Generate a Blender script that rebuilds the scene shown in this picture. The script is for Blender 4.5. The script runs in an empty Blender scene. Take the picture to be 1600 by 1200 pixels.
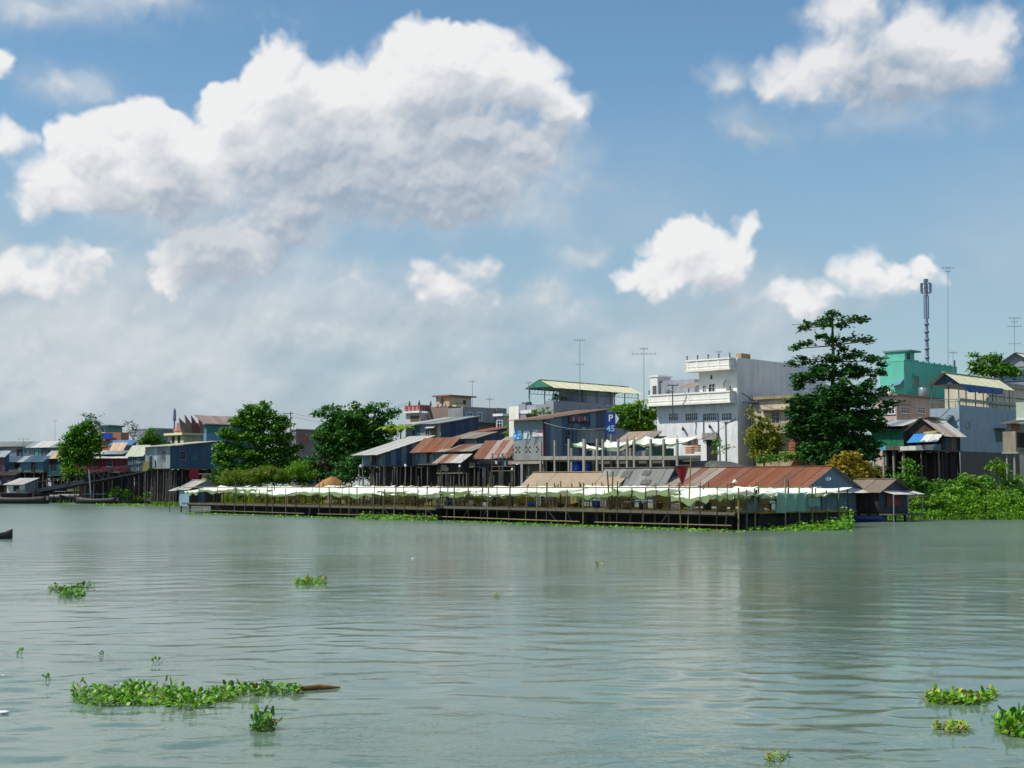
import bpy, bmesh, math, random
from mathutils import Vector, Matrix
R = math.radians
scene = bpy.context.scene
COL = scene.collection

# ------------------------------------------------------------------ camera
FPX, HOR, CAMH, DS = 2200.0, 757.0, 3.5, 0.875
PITCH = math.atan((HOR - 600.0) / FPX)
cam_data = bpy.data.cameras.new('camera')
cam_data.sensor_width = 36.0
cam_data.lens = FPX / 1600.0 * 36.0
cam_data.clip_end = 20000.0
cam_data.clip_start = 0.1
cam = bpy.data.objects.new('camera', cam_data)
cam.location = (0, 0, CAMH)
cam.rotation_euler = (math.pi / 2 + PITCH, 0, 0)
COL.objects.link(cam)
scene.camera = cam
CA, SA = math.cos(PITCH), math.sin(PITCH)

def ray(px, py):
    cx, cz = (px - 800.0) / FPX, -(py - 600.0) / FPX
    return Vector((cx, CA - cz * SA, SA + cz * CA))

def P(px, py, d):
    """world point seen at photo pixel (px, py), d depth units along +Y"""
    v = ray(px, py)
    t = d * DS / v.y
    return Vector((v.x * t, v.y * t, CAMH + v.z * t))

def proj(p):
    y = p[1] * CA + (p[2] - CAMH) * SA
    z = -p[1] * SA + (p[2] - CAMH) * CA
    return 800 + FPX * p[0] / y, 600 - FPX * z / y

def W(px, py):
    """point of the water surface seen at the pixel"""
    v = ray(px, py)
    t = -CAMH / v.z
    return Vector((v.x * t, v.y * t, 0))

# ------------------------------------------------------------------ world
SUN_AZ = math.atan2(-1.0, -0.22)          # direction towards the sun, seen from above (x, y)
SUN_EL = R(53)
world = bpy.data.worlds.new('World')
scene.world = world
world.use_nodes = True
wt = world.node_tree
wt.nodes.clear()

class NT:
    """tiny wrapper for building node trees"""
    def __init__(s, t): s.t = t
    def n(s, typ, **kw):
        nd = s.t.nodes.new(typ)
        for k, v in kw.items():
            setattr(nd, k, v)
        return nd
    def setin(s, nd, idx, v):
        if v is None: return
        if isinstance(v, bpy.types.NodeSocket): s.t.links.new(v, nd.inputs[idx])
        else: nd.inputs[idx].default_value = v
    def m(s, op, a, b=None, c=None, clamp=False):
        nd = s.n('ShaderNodeMath', operation=op, use_clamp=clamp)
        for i, v in enumerate((a, b, c)): s.setin(nd, i, v)
        return nd.outputs[0]
    def vm(s, op, a, b=None, c=None, scale=None):
        nd = s.n('ShaderNodeVectorMath', operation=op)
        for i, v in enumerate((a, b, c)): s.setin(nd, i, v)
        if scale is not None: s.setin(nd, 'Scale', scale)
        return nd.outputs['Value'] if op in ('LENGTH', 'DOT_PRODUCT', 'DISTANCE') else nd.outputs[0]
    def noise(s, vec, scale, detail=4, rough=0.55, dims='3D', dist=0.0):
        nd = s.n('ShaderNodeTexNoise', noise_dimensions=dims)
        s.setin(nd, 'Vector', vec)
        s.setin(nd, 'Scale', scale); s.setin(nd, 'Detail', detail); s.setin(nd, 'Roughness', rough); s.setin(nd, 'Distortion', dist)
        return nd
    def mr(s, v, a, b, c=0.0, d=1.0, interp='SMOOTHSTEP'):
        nd = s.n('ShaderNodeMapRange', interpolation_type=interp)
        for i, x in enumerate((v, a, b, c, d)): s.setin(nd, i, x)
        return nd.outputs[0]
    def mix(s, f, a, b, blend='MIX'):
        nd = s.n('ShaderNodeMix', data_type='RGBA', blend_type=blend)
        s.setin(nd, 0, f); s.setin(nd, 6, a); s.setin(nd, 7, b)
        return nd.outputs[2]
    def sep(s, v):
        nd = s.n('ShaderNodeSeparateXYZ'); s.setin(nd, 0, v); return nd.outputs
    def comb(s, x, y, z):
        nd = s.n('ShaderNodeCombineXYZ')
        for i, v in enumerate((x, y, z)): s.setin(nd, i, v)
        return nd.outputs[0]

def dir2(px, py):
    v = ray(px, py).normalized()
    return math.atan2(v.x, v.y), math.asin(v.z)
PX = 1.0 / FPX          # one photo pixel in radians

CRISP = [(715,112,112,72),(815,130,58,62),(868,188,46,44),(640,150,95,70),(530,165,85,66),(440,145,68,72),(365,190,62,55),
 (235,212,66,56),(150,243,72,50),(85,288,52,36),(45,318,28,20),(300,250,115,52),(480,240,140,62),(620,240,140,60),(740,220,100,50),
 (690,282,150,70),(600,305,130,52),(250,296,160,44),(560,285,150,60),(810,240,62,44),(470,330,90,50),
 (350,392,108,56),(285,412,60,44),(425,352,76,42),(500,300,80,36),
 (105,412,46,24),(25,425,60,22),(5,225,26,24),(0,105,18,16),
 (1320,20,75,50),(1430,70,100,60),(1295,105,100,46),(1400,130,120,48),(1510,90,70,55),(1562,45,34,26),(1235,130,52,30),
 (1055,402,64,38),(1072,372,26,20),(1118,425,36,34),(1150,370,17,18),(1015,432,38,28),
 (1350,428,34,26),(1290,455,70,16),(1228,468,30,9),(1392,440,22,20),(1447,428,23,19),(1424,455,15,15),
 (700,446,52,20),(655,428,16,18),(745,424,36,11)]
SOFT = [(690,330,170,52),(250,330,200,40),(300,500,520,110),(80,540,360,150),(620,500,420,80),(420,600,500,60),(1000,540,300,60),(60,12,95,24),(230,2,90,20),(105,138,52,16),(1137,126,20,14),(1195,212,42,24),(1150,195,30,20),
 (932,290,32,10),(930,395,32,15),(792,335,30,26),(555,430,28,19),(850,458,42,28),(290,570,80,20),(225,586,42,14),(20,530,32,22),
 (130,490,76,18),(60,590,66,38),(1310,480,120,26),(1060,455,80,24),(690,480,90,24),(1150,470,40,20),(340,440,130,22),(600,340,240,40),(480,300,300,60),(880,240,60,30),(1400,185,150,22)]

import numpy as np
FAINT = [(555,430,30,20),(850,460,40,26),(290,570,76,18),(225,586,40,13),(20,530,36,24),(792,335,24,26),(800,322,20,12),(932,290,34,10),(928,396,32,14),(130,490,66,16),(60,590,60,26),(110,605,50,20),(1190,215,36,22),(1137,126,20,14),(700,470,80,20),(420,490,50,16),(1330,470,90,20),(480,520,60,16),(760,580,40,16),(105,138,50,14),(150,155,24,10),(60,8,90,18),(230,2,90,16),(1150,475,30,20),(885,485,40,18)]
AZ0, AZ1, EL0, EL1 = R(-32), R(32), R(-2), R(27)
def cloud_map():
    """heaped clouds over the river: cover (alpha) and light reaching each part (lum), by azimuth and elevation"""
    rng = np.random.default_rng(11)
    q = 0.62
    nx, ny = int((AZ1 - AZ0) / PX * q), int((EL1 - EL0) / PX * q)
    X, Y = np.meshgrid(np.arange(nx, dtype=np.float32) / q, np.arange(ny, dtype=np.float32) / q)
    def vnoise(cell, x=X, y=Y):
        gx, gy = int(nx / q / cell) + 8, int(ny / q / cell) + 8
        g = rng.random((gy, gx), dtype=np.float32)
        u, v = np.clip(x / cell + 2, 0, gx - 2.01), np.clip(y / cell + 2, 0, gy - 2.01)
        i, j = u.astype(np.int32), v.astype(np.int32)
        fu, fv = u - i, v - j
        fu, fv = fu * fu * (3 - 2 * fu), fv * fv * (3 - 2 * fv)
        return (g[j, i] * (1 - fu) + g[j, i + 1] * fu) * (1 - fv) + (g[j + 1, i] * (1 - fu) + g[j + 1, i + 1] * fu) * fv
    def fbm(cell, octs, rough=0.55, x=X, y=Y):
        tot, a, w = 0, 1.0, 0
        for _ in range(octs):
            tot = tot + a * vnoise(cell, x, y); w += a; a *= rough; cell *= 0.5
        return tot / w
    def worley(cell, x=X, y=Y):
        gx, gy = int(nx / q / cell) + 10, int(ny / q / cell) + 10
        jx, jy = rng.random((gy, gx), dtype=np.float32), rng.random((gy, gx), dtype=np.float32)
        u, v = np.clip(x / cell + 3, 1, gx - 3), np.clip(y / cell + 3, 1, gy - 3)
        i, j = u.astype(np.int32), v.astype(np.int32)
        best = np.full(u.shape, 9.0, np.float32)
        for dj in (-1, 0, 1):
            for di in (-1, 0, 1):
                d = (i + di + jx[j + dj, i + di] - u) ** 2 + (j + dj + jy[j + dj, i + di] - v) ** 2
                best = np.minimum(best, d)
        return np.sqrt(best)
    def sdf(lobes, k, x, y):
        acc = None
        for (lx, ly, rx, ry) in lobes:
            a, e = dir2(lx, ly)
            cx, cy = (a - AZ0) / PX, (e - EL0) / PX
            d = (np.sqrt(((x - cx) / rx) ** 2 + ((y - cy) / ry) ** 2) - 1.0) * min(rx, ry) * 1.1
            if acc is None: acc = d
            else:
                h = np.clip(0.5 + 0.5 * (acc - d) / k, 0, 1)
                acc = acc * (1 - h) + d * h - k * h * (1 - h)
        return acc.astype(np.float32)
    def sstep(v, a, b):
        t = np.clip((v - a) / (b - a), 0, 1); return t * t * (3 - 2 * t)
    wx = X + 44 * (fbm(90, 3) - 0.5) + 16 * (fbm(24, 3) - 0.5)
    wy = Y + 34 * (fbm(90, 3) - 0.5) + 16 * (fbm(24, 3) - 0.5)
    S = sdf(CRISP, 22.0, wx, wy)
    bil = 0.62 - worley(58, wx, wy) + 0.55 * (0.62 - worley(27, wx, wy)) + 0.16 * (0.62 - worley(12, wx, wy))
    det = fbm(70, 4, 0.50) - 0.5
    dn = -S + 4 + 22 * bil + 36 * det
    thick = sstep(dn, -4, 46)
    # light gathered along the way to the sun (up and to the left)
    occ = np.zeros_like(dn)
    for i in range(1, 42):
        dx, dy = int(round(i * 1.3 * q)), int(round(i * 3.1 * q))
        sh = np.zeros_like(dn); sh[:ny - dy, dx:] = thick[dy:, :nx - dx]
        occ += sh * (0.35 + 0.65 * i / 41)
    rel = np.zeros_like(dn)
    for i, wgt in ((3, 1.0), (5, 0.8), (9, 0.6)):
        sh = np.zeros_like(dn); sh[:ny - i, i // 2:] = dn[i:, :nx - i // 2]
        rel += wgt * (dn - sh) / (i / q + 6)
    lum = np.clip(0.06 + 0.94 * np.exp(-0.0021 * occ ** 2) + 0.12 * np.clip(rel, -1.6, 1.6) + 0.16 * det, 0, 1)
    wid = 14 + 20 * (1 - lum) + 20 * sstep(fbm(160, 2), 0.42, 0.68)
    ax, ex = dir2(1120, 260)
    far = sstep(X, (ax - AZ0) / PX - 60, (ax - AZ0) / PX + 60) * sstep(Y, (ex - EL0) / PX - 20, (ex - EL0) / PX + 40)
    wid = wid + 16 * far; lum = np.clip(lum - 0.12 * far, 0, 1)
    alpha = sstep(dn, -3, wid) * 0.97
    # softer, thinner cloud
    sv = sdf(SOFT, 25.0, wx, wy)
    nv = fbm(130, 5, 0.50)
    dv = -sv + 105 * (nv - 0.46)
    av = sstep(dv, -30, 80) * 0.72
    up = np.zeros_like(nv); up[:ny - 9, 4:] = nv[9:, :nx - 4]
    vl = np.clip(0.46 + 1.6 * (nv - up) + 0.9 * (nv - 0.5), 0, 1)
    sf = sdf(FAINT, 18.0, wx, wy)
    af = sstep(-sf + 6 + 20 * bil + 40 * det, -8, 46) * 0.80
    vl = vl * (1 - af) + np.clip(0.80 + 0.16 * np.clip(rel, -1.5, 1.5) + 0.5 * det, 0, 1) * af
    av = 1 - (1 - av) * (1 - af)
    out = np.stack([alpha, lum, av, vl], -1).astype(np.float32)
    im = bpy.data.images.new('cloud_map', nx, ny, alpha=True, float_buffer=True)
    im.colorspace_settings.name = 'Non-Color'
    im.alpha_mode = 'CHANNEL_PACKED'
    im.pixels.foreach_set(np.ascontiguousarray(out).ravel())
    im.update(); im.pack()
    return im

N = NT(wt)
tc = N.n('ShaderNodeTexCoord')
D = tc.outputs['Generated']
sx, sy, sz = N.sep(D)
az = N.m('ARCTAN2', sx, sy)
el = N.m('ARCSINE', sz)
cm = N.n('ShaderNodeTexImage', interpolation='Linear', extension='CLIP')
cm.image = cloud_map()
wt.links.new(N.comb(N.mr(az, AZ0, AZ1, 0, 1, 'LINEAR'), N.mr(el, EL0, EL1, 0, 1, 'LINEAR'), 0.0), cm.inputs[0])
sc = N.n('ShaderNodeSeparateColor'); wt.links.new(cm.outputs[0], sc.inputs[0])
alpha, lum, av = sc.outputs[0], sc.outputs[1], sc.outputs[2]
vlum = cm.outputs[1]
inw = N.m('MULTIPLY', N.mr(N.m('ABSOLUTE', az), R(31.5), R(27)), N.mr(el, R(26.5), R(22)))
alpha, av = N.m('MULTIPLY', alpha, inw), N.m('MULTIPLY', av, inw)
cloud_col = N.mix(lum, (0.335, 0.415, 0.51, 1), (0.88, 0.88, 0.88, 1))
veil_col = N.mix(vlum, (0.335, 0.435, 0.515, 1), (0.74, 0.775, 0.80, 1))
# low bank of hazy cloud along the horizon, all the way round
nh = N.noise(N.vm('MULTIPLY', D, (1.0, 1.0, 1.8)), 6.0, 4, 0.5).outputs[0]
hb = N.mr(el, R(18), R(2.0), 0.0, 1.0)
ah = N.m('MULTIPLY', N.m('MULTIPLY_ADD', N.mr(nh, 0.36, 0.66), 0.35, 0.65), hb, clamp=True)
haze_col = N.mix(N.mr(nh, 0.42, 0.66), (0.365, 0.455, 0.52, 1), (0.46, 0.53, 0.58, 1))
# heaps elsewhere in the sky (outside the picture)
kz = N.m('ADD', N.m('ABSOLUTE', sz), 0.18)
ng = N.noise(N.comb(N.m('DIVIDE', sx, kz), N.m('DIVIDE', sy, kz), 0.0), 1.5, 6, 0.58).outputs[0]
ag = N.m('MULTIPLY', N.m('MULTIPLY', N.mr(ng, 0.50, 0.62), 0.9), N.m('SUBTRACT', 1.0, inw))
gen_col = N.mix(N.mr(ng, 0.54, 0.75), (0.9, 0.91, 0.92, 1), (0.50, 0.55, 0.62, 1))

sky = N.n('ShaderNodeTexSky', sky_type='NISHITA')
sky.sun_disc = False
sky.sun_elevation = SUN_EL
sky.sun_rotation = SUN_AZ
sky.altitude = 0.0
sky.air_density = 1.0
sky.dust_density = 0.4
sky.ozone_density = 1.6
SKYK = 0.116
skyc = N.vm('MULTIPLY', sky.outputs[0], (SKYK * 0.83, SKYK * 1.05, SKYK * 1.08))
c = N.mix(ah, skyc, haze_col)
c = N.mix(av, c, veil_col)
c = N.mix(ag, c, gen_col)
c = N.mix(alpha, c, cloud_col)
bg = N.n('ShaderNodeBackground')
bg.inputs[1].default_value = 1.0
wt.links.new(c, bg.inputs[0])
wo = N.n('ShaderNodeOutputWorld')
wt.links.new(bg.outputs[0], wo.inputs[0])
world.cycles.sampling_method = 'MANUAL'
world.cycles.sample_map_resolution = 512

# ------------------------------------------------------------------ sun
sun = bpy.data.lights.new('sun', 'SUN')
sun.energy = 4.8
sun.angle = R(0.5)
sun.color = (1.0, 0.93, 0.80)
so = bpy.data.objects.new('sun', sun)
sdir = Vector((math.sin(SUN_AZ) * math.cos(SUN_EL), math.cos(SUN_AZ) * math.cos(SUN_EL), math.sin(SUN_EL)))
so.rotation_euler = sdir.to_track_quat('Z', 'Y').to_euler()
COL.objects.link(so)

vs = scene.view_settings
vs.view_transform = 'Standard'
vs.look = 'None'
vs.exposure = 0.0
vs.gamma = 1.0
vs.use_curve_mapping = False
scene.render.engine = 'CYCLES'
scene.cycles.max_bounces = 5
scene.cycles.diffuse_bounces = 2
scene.cycles.glossy_bounces = 3
scene.cycles.transparent_max_bounces = 4
scene.cycles.use_denoising = True
# ------------------------------------------------------------------ helpers
def link(o, parent=None):
    COL.objects.link(o)
    if parent is not None: o.parent = parent
    return o
def mesh_obj(name, verts, faces, mat=None, parent=None, smooth=False):
    me = bpy.data.meshes.new(name)
    me.from_pydata([tuple(v) for v in verts], [], faces)
    if smooth:
        for p in me.polygons: p.use_smooth = True
    if mat is not None: me.materials.append(mat)
    me.update()
    return link(bpy.data.objects.new(name, me), parent)
def tag(o, label=None, cat=None, group=None, kind=None):
    if label: o['label'] = label
    if cat: o['category'] = cat
    if group: o['group'] = group
    if kind: o['kind'] = kind
    return o

# ------------------------------------------------------------------ water
def water_material():
    m = bpy.data.materials.new('river_water'); m.use_nodes = True
    t = m.node_tree; t.nodes.clear(); N = NT(t)
    geo = N.n('ShaderNodeNewGeometry')
    pos = geo.outputs['Position']
    q = N.vm('MULTIPLY', pos, (0.80, 1.0, 1.0))
    patch = N.mr(N.noise(N.vm('MULTIPLY', pos, (0.05, 0.09, 1)), 1.0, 4, 0.6).outputs[0], 0.44, 0.64)
    patch2 = N.mr(N.noise(N.vm('MULTIPLY', pos, (0.22, 0.34, 1)), 1.0, 3, 0.6).outputs[0], 0.38, 0.66)
    big = N.noise(q, 0.55, 2, 0.5, dist=0.4).outputs[0]
    mid = N.noise(q, 2.3, 3, 0.55, dist=0.6).outputs[0]
    fine = N.noise(q, 7.5, 3, 0.55, dist=0.3).outputs[0]
    h = N.m('MULTIPLY', big, 0.010)
    h = N.m('ADD', h, N.m('MULTIPLY', mid, N.m('MULTIPLY_ADD', patch, 0.026, 0.005)))
    h = N.m('ADD', h, N.m('MULTIPLY', fine, N.m('MULTIPLY', N.m('MULTIPLY_ADD', patch2, 0.011, 0.003), N.m('MULTIPLY_ADD', patch, 0.9, 0.25))))
    b = N.n('ShaderNodeBump'); b.inputs['Strength'].default_value = 1.0; b.inputs['Distance'].default_value = 1.0
    t.links.new(h, b.inputs['Height'])
    silt = N.noise(pos, 0.06, 4, 0.6).outputs[0]
    colr = N.mix(N.mr(silt, 0.35, 0.65), (0.100, 0.160, 0.122, 1), (0.135, 0.190, 0.142, 1))
    p = N.n('ShaderNodeBsdfPrincipled')
    t.links.new(colr, p.inputs['Base Color'])
    t.links.new(N.mr(N.sep(pos)[1], 20.0, 150.0, 0.09, 0.25), p.inputs['Roughness'])
    p.inputs['IOR'].default_value = 1.33
    p.inputs['Specular Tint'].default_value = (0.90, 1.0, 0.92, 1)
    t.links.new(b.outputs[0], p.inputs['Normal'])
    o = N.n('ShaderNodeOutputMaterial'); t.links.new(p.outputs[0], o.inputs[0])
    return m
WATER = water_material()
def build_water():
    """river surface with real wind waves; the rows widen with distance from the camera's shore"""
    rg = np.random.default_rng(4)
    ys = [11.0]
    while ys[-1] < 330: ys.append(ys[-1] + 0.0056 * ys[-1])
    ys = np.array(ys)
    xr = [0.0]
    while xr[-1] < 170: xr.append(xr[-1] + (0.11 if xr[-1] < 14 else min(0.75, 0.11 + 0.016 * (xr[-1] - 14))))
    xs = np.array([-v for v in xr[:0:-1]] + xr)
    X, Y = np.meshgrid(xs, ys)
    Z = np.zeros_like(X)
    calm = 0.5 + 0.5 * np.sin(X * 0.11 + 1.3 * np.sin(Y * 0.045) + 0.7) * np.sin(Y * 0.085 + 1.1 * np.sin(X * 0.06))
    calm2 = 0.5 + 0.5 * np.sin(X * 0.37 + 2.0 * np.sin(Y * 0.21)) * np.sin(Y * 0.33 + 1.7 * np.sin(X * 0.19) + 1.0)
    for i in range(34):
        lam = 0.27 * (8.5 ** (i / 33.0))
        th = math.pi / 2 + rg.normal(0, 0.55)
        k = 2 * math.pi / lam
        slope = 0.0070 if lam > 1.0 else 0.021
        ph = k * (np.cos(th) * X + np.sin(th) * Y) + rg.uniform(0, 6.28) + 1.6 * np.sin(0.23 * X / lam ** 0.5 + i) + 1.1 * np.sin(0.31 * Y / lam ** 0.5 + 2 * i)
        grid = np.maximum(0.0056 * Y, 0.11)
        res = np.clip((lam / grid - 3.0) / 3.0, 0, 1)          # drop what the rows cannot carry
        amt = (0.30 + 1.5 * calm * calm2) if lam < 1.0 else (0.5 + 0.8 * calm)
        Z += slope / k * np.sin(ph) * res * amt
    edge = np.clip((170 - np.abs(X)) / 12, 0, 1) * np.clip((330 - Y) / 20, 0, 1) * np.clip((Y - 11) / 1.5, 0, 1)
    Z *= edge
    ny_, nx_ = X.shape
    V = np.stack([X, Y, Z], -1).reshape(-1, 3).astype(np.float32)
    idx = np.arange(ny_ * nx_, dtype=np.int32).reshape(ny_, nx_)
    q = np.stack([idx[:-1, :-1], idx[:-1, 1:], idx[1:, 1:], idx[1:, :-1]], -1).reshape(-1, 4)
    x0, x1, y0, y1 = xs[0], xs[-1], ys[0], ys[-1]
    B = 4000.0
    ring = np.array([(x0, y0, 0), (x1, y0, 0), (x1, y1, 0), (x0, y1, 0), (-B, -300, 0), (B, -300, 0), (B, B * 1.5, 0), (-B, B * 1.5, 0)], np.float32)
    b = len(V); V = np.concatenate([V, ring])
    rq = np.array([(b + 4, b + 5, b + 1, b + 0), (b + 5, b + 6, b + 2, b + 1), (b + 6, b + 7, b + 3, b + 2), (b + 7, b + 4, b + 0, b + 3)], np.int32)
    q = np.concatenate([q, rq])
    me = bpy.data.meshes.new('river_water')
    me.vertices.add(len(V)); me.vertices.foreach_set('co', V.ravel())
    me.loops.add(q.size); me.loops.foreach_set('vertex_index', q.ravel())
    me.polygons.add(len(q)); me.polygons.foreach_set('loop_start', np.arange(0, q.size, 4, dtype=np.int32)); me.polygons.foreach_set('loop_total', np.full(len(q), 4, np.int32))
    me.polygons.foreach_set('use_smooth', np.ones(len(q), bool))
    me.materials.append(WATER); me.update()
    tag(link(bpy.data.objects.new('river_water', me)), kind='structure')
build_water()
# ------------------------------------------------------------------ materials
MATS = {}
def newmat(key):
    m = bpy.data.materials.new(key); m.use_nodes = True
    t = m.node_tree; t.nodes.clear()
    return m, t, NT(t)
def finish(m, t, N, col, rough=0.8, bump=None, bstr=0.3, metallic=0.0, spec=0.4, trans=0.0, bdist=0.02):
    p = N.n('ShaderNodeBsdfPrincipled')
    N.setin(p, 'Base Color', col); N.setin(p, 'Roughness', rough); N.setin(p, 'Metallic', metallic)
    p.inputs['Specular IOR Level'].default_value = spec
    if bump is not None:
        b = N.n('ShaderNodeBump'); b.inputs['Strength'].default_value = bstr; b.inputs['Distance'].default_value = bdist
        t.links.new(bump, b.inputs['Height']); t.links.new(b.outputs[0], p.inputs['Normal'])
    out = p.outputs[0]
    if trans > 0:
        tr = N.n('ShaderNodeBsdfTranslucent'); N.setin(tr, 'Color', col)
        ms = N.n('ShaderNodeMixShader'); ms.inputs[0].default_value = trans
        t.links.new(out, ms.inputs[1]); t.links.new(tr.outputs[0], ms.inputs[2]); out = ms.outputs[0]
    o = N.n('ShaderNodeOutputMaterial'); t.links.new(out, o.inputs[0])
    return m
def c4(c): return (c[0], c[1], c[2], 1.0)
def sc(c, k): return (c[0] * k, c[1] * k, c[2] * k)
def objpos(N):
    """surface position plus an offset of its own for every object"""
    oi = N.n('ShaderNodeObjectInfo'); g = N.n('ShaderNodeNewGeometry')
    off = N.vm('SCALE', (37.0, 21.0, 53.0), scale=oi.outputs['Random'])
    return N.vm('ADD', g.outputs['Position'], off), oi.outputs['Random']
def vary(N, col, rnd, amt):
    """brightness varied from object to object"""
    h = N.n('ShaderNodeHueSaturation')
    N.setin(h, 'Value', N.mr(rnd, 0, 1, 1 - amt, 1 + amt, 'LINEAR')); N.setin(h, 'Color', col)
    N.setin(h, 'Saturation', N.mr(N.m('FRACT', N.m('MULTIPLY', rnd, 7.31)), 0, 1, 1 - amt * 0.7, 1 + amt * 0.5, 'LINEAR'))
    return h.outputs[0]
def plaster(key, col, dirt=0.45, dirtcol=(0.10, 0.095, 0.085), rough=0.85, amt=0.05):
    if key in MATS: return MATS[key]
    m, t, N = newmat(key)
    pos, rnd = objpos(N)
    a = N.noise(N.vm('MULTIPLY', pos, (1.1, 1.1, 0.22)), 1.0, 6, 0.65).outputs[0]
    b = N.noise(pos, 0.5, 5, 0.6).outputs[0]
    f = N.m('MULTIPLY', N.mr(N.m('MULTIPLY_ADD', a, 0.6, N.m('MULTIPLY', b, 0.4)), 0.42, 0.62), dirt)
    c = N.mix(f, vary(N, c4(col), rnd, amt), c4(dirtcol))
    fine = N.noise(pos, 5.0, 4, 0.6).outputs[0]
    c = N.mix(N.m('MULTIPLY', N.mr(fine, 0.3, 0.8), 0.16), c, c4(sc(col, 0.55)))
    MATS[key] = finish(m, t, N, c, rough, fine, 0.25); return MATS[key]
def tin(key, col, rust=0.0, amt=0.22, rough=0.55, streak=(3.0, 3.0, 0.35), rustcol=(0.20, 0.075, 0.035), metallic=0.0):
    if key in MATS: return MATS[key]
    m, t, N = newmat(key)
    pos, rnd = objpos(N)
    a = N.noise(N.vm('MULTIPLY', pos, streak), 1.0, 5, 0.65).outputs[0]
    b = N.noise(pos, 0.9, 5, 0.62).outputs[0]
    base = vary(N, c4(col), rnd, amt)
    base = N.mix(N.m('MULTIPLY', N.mr(a, 0.35, 0.75), 0.45), base, c4(sc(col, 0.5)))
    f = N.mr(N.m('ADD', N.m('MULTIPLY', a, 0.45), N.m('MULTIPLY', b, 0.55)), 0.72 - 0.42 * rust, 0.86 - 0.40 * rust)
    rc = N.mix(N.noise(pos, 3.0, 4).outputs[0], c4(sc(rustcol, 1.45)), c4(sc(rustcol, 0.55)))
    c = N.mix(N.m('MULTIPLY', f, min(1.0, 0.15 + rust)), base, rc)
    MATS[key] = finish(m, t, N, c, rough, b, 0.3, metallic, 0.35); return MATS[key]
def wood(key, col, amt=0.3, rough=0.85):
    if key in MATS: return MATS[key]
    m, t, N = newmat(key)
    pos, rnd = objpos(N)
    a = N.noise(N.vm('MULTIPLY', pos, (7.0, 7.0, 0.8)), 1.0, 5, 0.65).outputs[0]
    c = N.mix(N.mr(a, 0.3, 0.75), vary(N, c4(col), rnd, amt), c4(sc(col, 0.4)))
    MATS[key] = finish(m, t, N, c, rough, a, 0.4); return MATS[key]
def cloth(key, col, trans=0.35, amt=0.10, dirt=(0.3, 0.3, 0.22), rough=0.6):
    if key in MATS: return MATS[key]
    m, t, N = newmat(key)
    pos, rnd = objpos(N)
    a = N.noise(pos, 1.2, 5, 0.6).outputs[0]
    c = N.mix(N.m('MULTIPLY', N.mr(a, 0.45, 0.75), 0.4), vary(N, c4(col), rnd, amt), c4(dirt))
    MATS[key] = finish(m, t, N, c, rough, a, 0.3, trans=trans, bdist=0.05); return MATS[key]
def flat(key, col, rough=0.6, metallic=0.0, spec=0.4, amt=0.08):
    if key in MATS: return MATS[key]
    m, t, N = newmat(key)
    pos, rnd = objpos(N)
    a = N.noise(pos, 2.5, 5, 0.6).outputs[0]
    c = N.mix(N.m('MULTIPLY', N.mr(a, 0.4, 0.75), 0.35), vary(N, c4(col), rnd, amt), c4(sc(col, 0.55)))
    MATS[key] = finish(m, t, N, c, rough, None, 0.2, metallic, spec); return MATS[key]
def leafmat(key, ca, cb, cc=None, trans=0.28, rough=0.5):
    if key in MATS: return MATS[key]
    m, t, N = newmat(key)
    g = N.n('ShaderNodeNewGeometry')
    rnd = g.outputs['Random Per Island']
    c = N.mix(rnd, c4(ca), c4(cb))
    if cc is not None:
        f = N.mr(N.m('FRACT', N.m('MULTIPLY', rnd, 13.7)), 0.86, 0.96)
        c = N.mix(f, c, c4(cc))
    big = N.noise(g.outputs['Position'], 0.45, 3, 0.6).outputs[0]
    c = N.mix(N.mr(big, 0.40, 0.68), c, N.mix(0.5, c, c4(sc(cb, 1.25))))
    MATS[key] = finish(m, t, N, c, rough, None, spec=0.25, trans=trans); return MATS[key]
def ground_mat(key, ca, cb, scale=0.35):
    if key in MATS: return MATS[key]
    m, t, N = newmat(key)
    g = N.n('ShaderNodeNewGeometry')
    a = N.noise(g.outputs['Position'], scale, 7, 0.65).outputs[0]
    b = N.noise(g.outputs['Position'], scale * 9, 4, 0.65).outputs[0]
    c = N.mix(N.mr(N.m('ADD', N.m('MULTIPLY', a, 0.65), N.m('MULTIPLY', b, 0.35)), 0.38, 0.62), c4(ca), c4(cb))
    MATS[key] = finish(m, t, N, c, 0.95, b, 0.6, bdist=0.08); return MATS[key]

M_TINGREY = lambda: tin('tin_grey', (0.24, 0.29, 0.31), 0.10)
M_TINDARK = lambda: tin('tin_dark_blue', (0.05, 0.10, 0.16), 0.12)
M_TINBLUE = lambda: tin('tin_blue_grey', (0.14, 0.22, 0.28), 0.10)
M_RUST = lambda: tin('tin_rusty', (0.20, 0.085, 0.05), 0.70, 0.34, 0.75)
M_RUST2 = lambda: tin('tin_half_rusty', (0.32, 0.27, 0.23), 0.50, 0.22, 0.7)
M_PALE = lambda: tin('tin_pale', (0.50, 0.50, 0.47), 0.06, 0.14)
M_TAN = lambda: tin('fibre_sheet_tan', (0.34, 0.27, 0.19), 0.0, 0.06, 0.85)
M_DARKWOOD = lambda: wood('wood_dark', (0.045, 0.037, 0.033))
M_GREYWOOD = lambda: wood('wood_grey', (0.15, 0.135, 0.11))
M_BAMBOO = lambda: wood('bamboo', (0.22, 0.185, 0.085), 0.5)
NIGHT = lambda: tin('shade_and_net_black', (0.010, 0.014, 0.018), 0.0, 0.3)  # near black painting in shade under floors and decks; also on a net pile
M_CONC = lambda: plaster('concrete_raw', (0.32, 0.31, 0.27), 0.4)
M_DARK = lambda: flat('dark_opening', (0.015, 0.017, 0.02), 0.6)
M_GLASS = lambda: flat('window_glass', (0.02, 0.03, 0.035), 0.12, 0.0, 0.6)
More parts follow.
